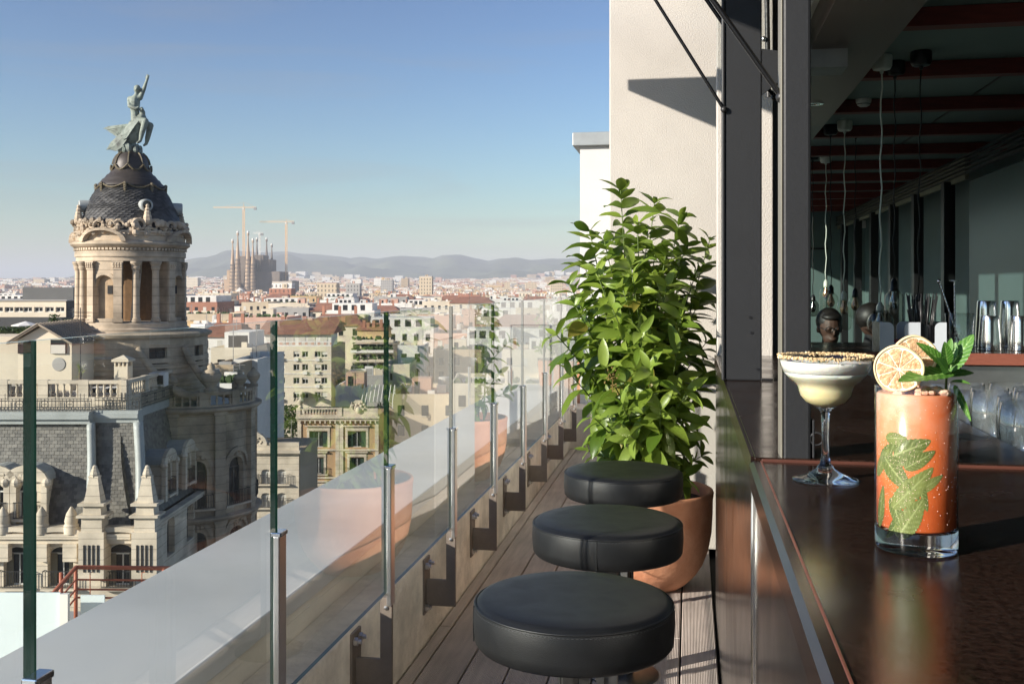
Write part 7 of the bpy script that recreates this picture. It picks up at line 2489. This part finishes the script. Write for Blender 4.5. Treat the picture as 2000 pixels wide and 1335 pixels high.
# the roof letter on its side wall
rl = thing('roof_letter', 'pale letter R on a bracket fixed to the dark side wall', 'sign', CW(px(137.5, GZ_), GZ_ + 1, py(619, GZ_)), YAW)
s_ = GZ_ / FPX
lt = MB()
lw, lh = 8 * s_, 18 * s_
lt.box(-lw / 2, -lw / 2 + .12, -.06, .06, 0, lh)
arc = [(-lw / 2 + .06, 0, lh - .06)] + [(0 + .05 + lw * .36 * math.sin(t), 0, lh * .75 + lh * .22 * math.cos(t)) for t in [math.pi * k / 8 for k in range(9)]] + [(-lw / 2 + .06, 0, lh * .53)]
lt.tube(arc, .06, 5)
lt.tube([(0, 0, lh * .53), (lw / 2, 0, 0)], .06, 5)
lt.build('letter', 'pale_metal', rl)
MB().box(-.5, .1, -.04, .04, lh * .8, lh * .86).build('bracket', 'pale_metal', rl)
psl = thing('parasol', 'white parasol open over the dark hotel roof terrace', 'parasol', CW(px(50, 103), 103, py(650, 103)), YAW)
k = 103 / FPX
MB().lathe([(.02, 23 * k), (27 * k * .6, 18.5 * k), (27 * k, 15.5 * k), (27 * k, 14 * k), (.02, 17 * k)], 8).build('canopy', 'wall_white', psl)
MB().tube([(0, 0, 0), (0, 0, 22 * k)], .05, 6).build('pole', 'pale_metal', psl)
def leafy(name, label, cat, cx, cz, h0, boxes, n, sz, trunk=None, mat='tree_leaf'):
    t, m_ = campoint(cx, cz, h0, name, label, cat)
    b = MB()
    for k in range(n):
        (x0, x1, y0, y1, z0, z1) = gh.choice(boxes)
        c = Vector((gh.uniform(x0, x1), gh.uniform(y0, y1), gh.uniform(z0, z1)))
        d = Vector((gh.gauss(0, 1), gh.gauss(0, 1), gh.gauss(0, .7))).normalized()
        e = d.cross(Vector((gh.random(), gh.random(), 1))).normalized()
        s = sz * gh.uniform(.6, 1.3)
        b.add([c - d * s, c + e * s * .5, c + d * s, c - e * s * .5], [(0, 1, 2, 3)])
    o = b.build('foliage', mat, t, fix=False); o['kind'] = 'stuff'
    if trunk:
        MB().tube([(0, 0, 0), (.1, 0, trunk * .5), (0, .1, trunk)], [.28, .22, .12], 8).build('trunk', 'bark', t, smooth=True)
    return t
leaf_mat('tree_leaf', (.035, .075, .014), (.09, .15, .03), rough=.6, transl=.25, vein=2)
leafy('hedge', 'clipped green hedge along the hotel roof terrace', 'hedge', px(20, 100), 100, py(650, 100), [(-6, 2.2, -.4, .4, 0, 12 * 100 / FPX)], 900, .18)
leafy('roof_shrub', 'round shrub at the end of the dark loggia', 'shrub', px(106, 104), 104, py(640, 104), [(-.6, .6, -.4, .4, 0, 1.0), (-.4, .4, -.4, .4, .5, 1.4)], 260, .16)
leafy('roof_shrub', 'loose shrub below the roof letter', 'shrub', px(138, 104), 104, py(640, 104), [(-.7, .7, -.4, .4, 0, .9)], 220, .16)
for (u, cz, h, lab) in ((432, 118, 20, 'street tree showing between the corner tower and the coping'), (470, 126, 17, 'street tree beside the cream town house'), (571, 178, 13, 'dark street tree in front of the big cream flats'),
                        (612, 182, 12, 'street tree under the arched canopy'), (660, 196, 16, 'street tree at the shaded flank of the big flats'), (755, 165, 15, 'tree beyond the villa corner')):
    leafy('street_tree', lab, 'tree', px(u, cz), cz, hD, [(-2.2, 2.2, -2, 2, h * .5, h * .85), (-1.5, 1.5, -1.5, 1.5, h * .7, h)], 1500, .33, trunk=h * .7)

# neighbour's lower terrace with red railing and frosted panel
NZ = 16.0
lt_, lm = campoint(px(60, NZ), NZ, py(1240, NZ), 'lower_terrace', 'neighbouring lower roof terrace below the parapet', 'terrace')
MB(lm).box(px(-420, NZ), px(345, NZ), 9.5, 17.2, py(1240, NZ) - 6, py(1240, NZ)).build('slab', 'wall_grey', lt_)
rr_, rm2 = campoint(px(148, NZ), NZ, py(1240, NZ), 'pipe_railing', 'rust red pipe railing around the lower terrace corner', 'railing')
M('rust_red', srgb(176, 104, 78), .5, var=.12, vs=5)
hx = px(148, NZ)
tops = [(1107, .035), (1131, .016), (1150, .016), (1166, .016)]
for v, r in tops:
    MB(rm2).tube([(px(340, NZ), NZ, py(v + 2, NZ)), (hx, NZ, py(v, NZ)), (px(64, 13.6), 13.6, py(v, NZ))], r, 8).build('rail', 'rust_red', rr_, smooth=True)
for (x, y) in ((hx, NZ), (hx - .10, NZ - .3), (px(320, NZ), NZ)):
    MB(rm2).tube([(x, y, py(1240, NZ)), (x, y, py(1107, NZ))], .032, 8).build('post', 'rust_red', rr_, smooth=True)
for u in (176, 277):
    MB(rm2).tube([(px(u, NZ), NZ, py(1163, NZ)), (px(u, NZ), NZ, py(1118, NZ)), (px(u + 6, NZ), NZ, py(1116, NZ))], .008, 5).build('stay', 'rust_red', rr_)
fp, fpm = campoint(px(60, 12.5), 12.5, py(1330, 12.5), 'frosted_screen', 'frosted white glass screen with steel end post below the parapet', 'screen')
MB(fpm).box(px(-300, 12.5), px(118, 12.5), 12.49, 12.51, py(1400, 12.5), py(1156, 12.5)).build('panel', M('frosted', (.66, .74, .74), .35, var=.02), fp)
MB(fpm).box(px(119, 12.5), px(135, 12.5), 12.46, 12.52, py(1400, 12.5), py(1158, 12.5)).build('end_post', 'wall_white', fp)
MB(fpm).box(px(137, 12.5), px(185, 12.5), 12.8, 12.82, py(1400, 12.5), py(1176, 12.5)).build('panel', 'frosted', fp)
gen_city()
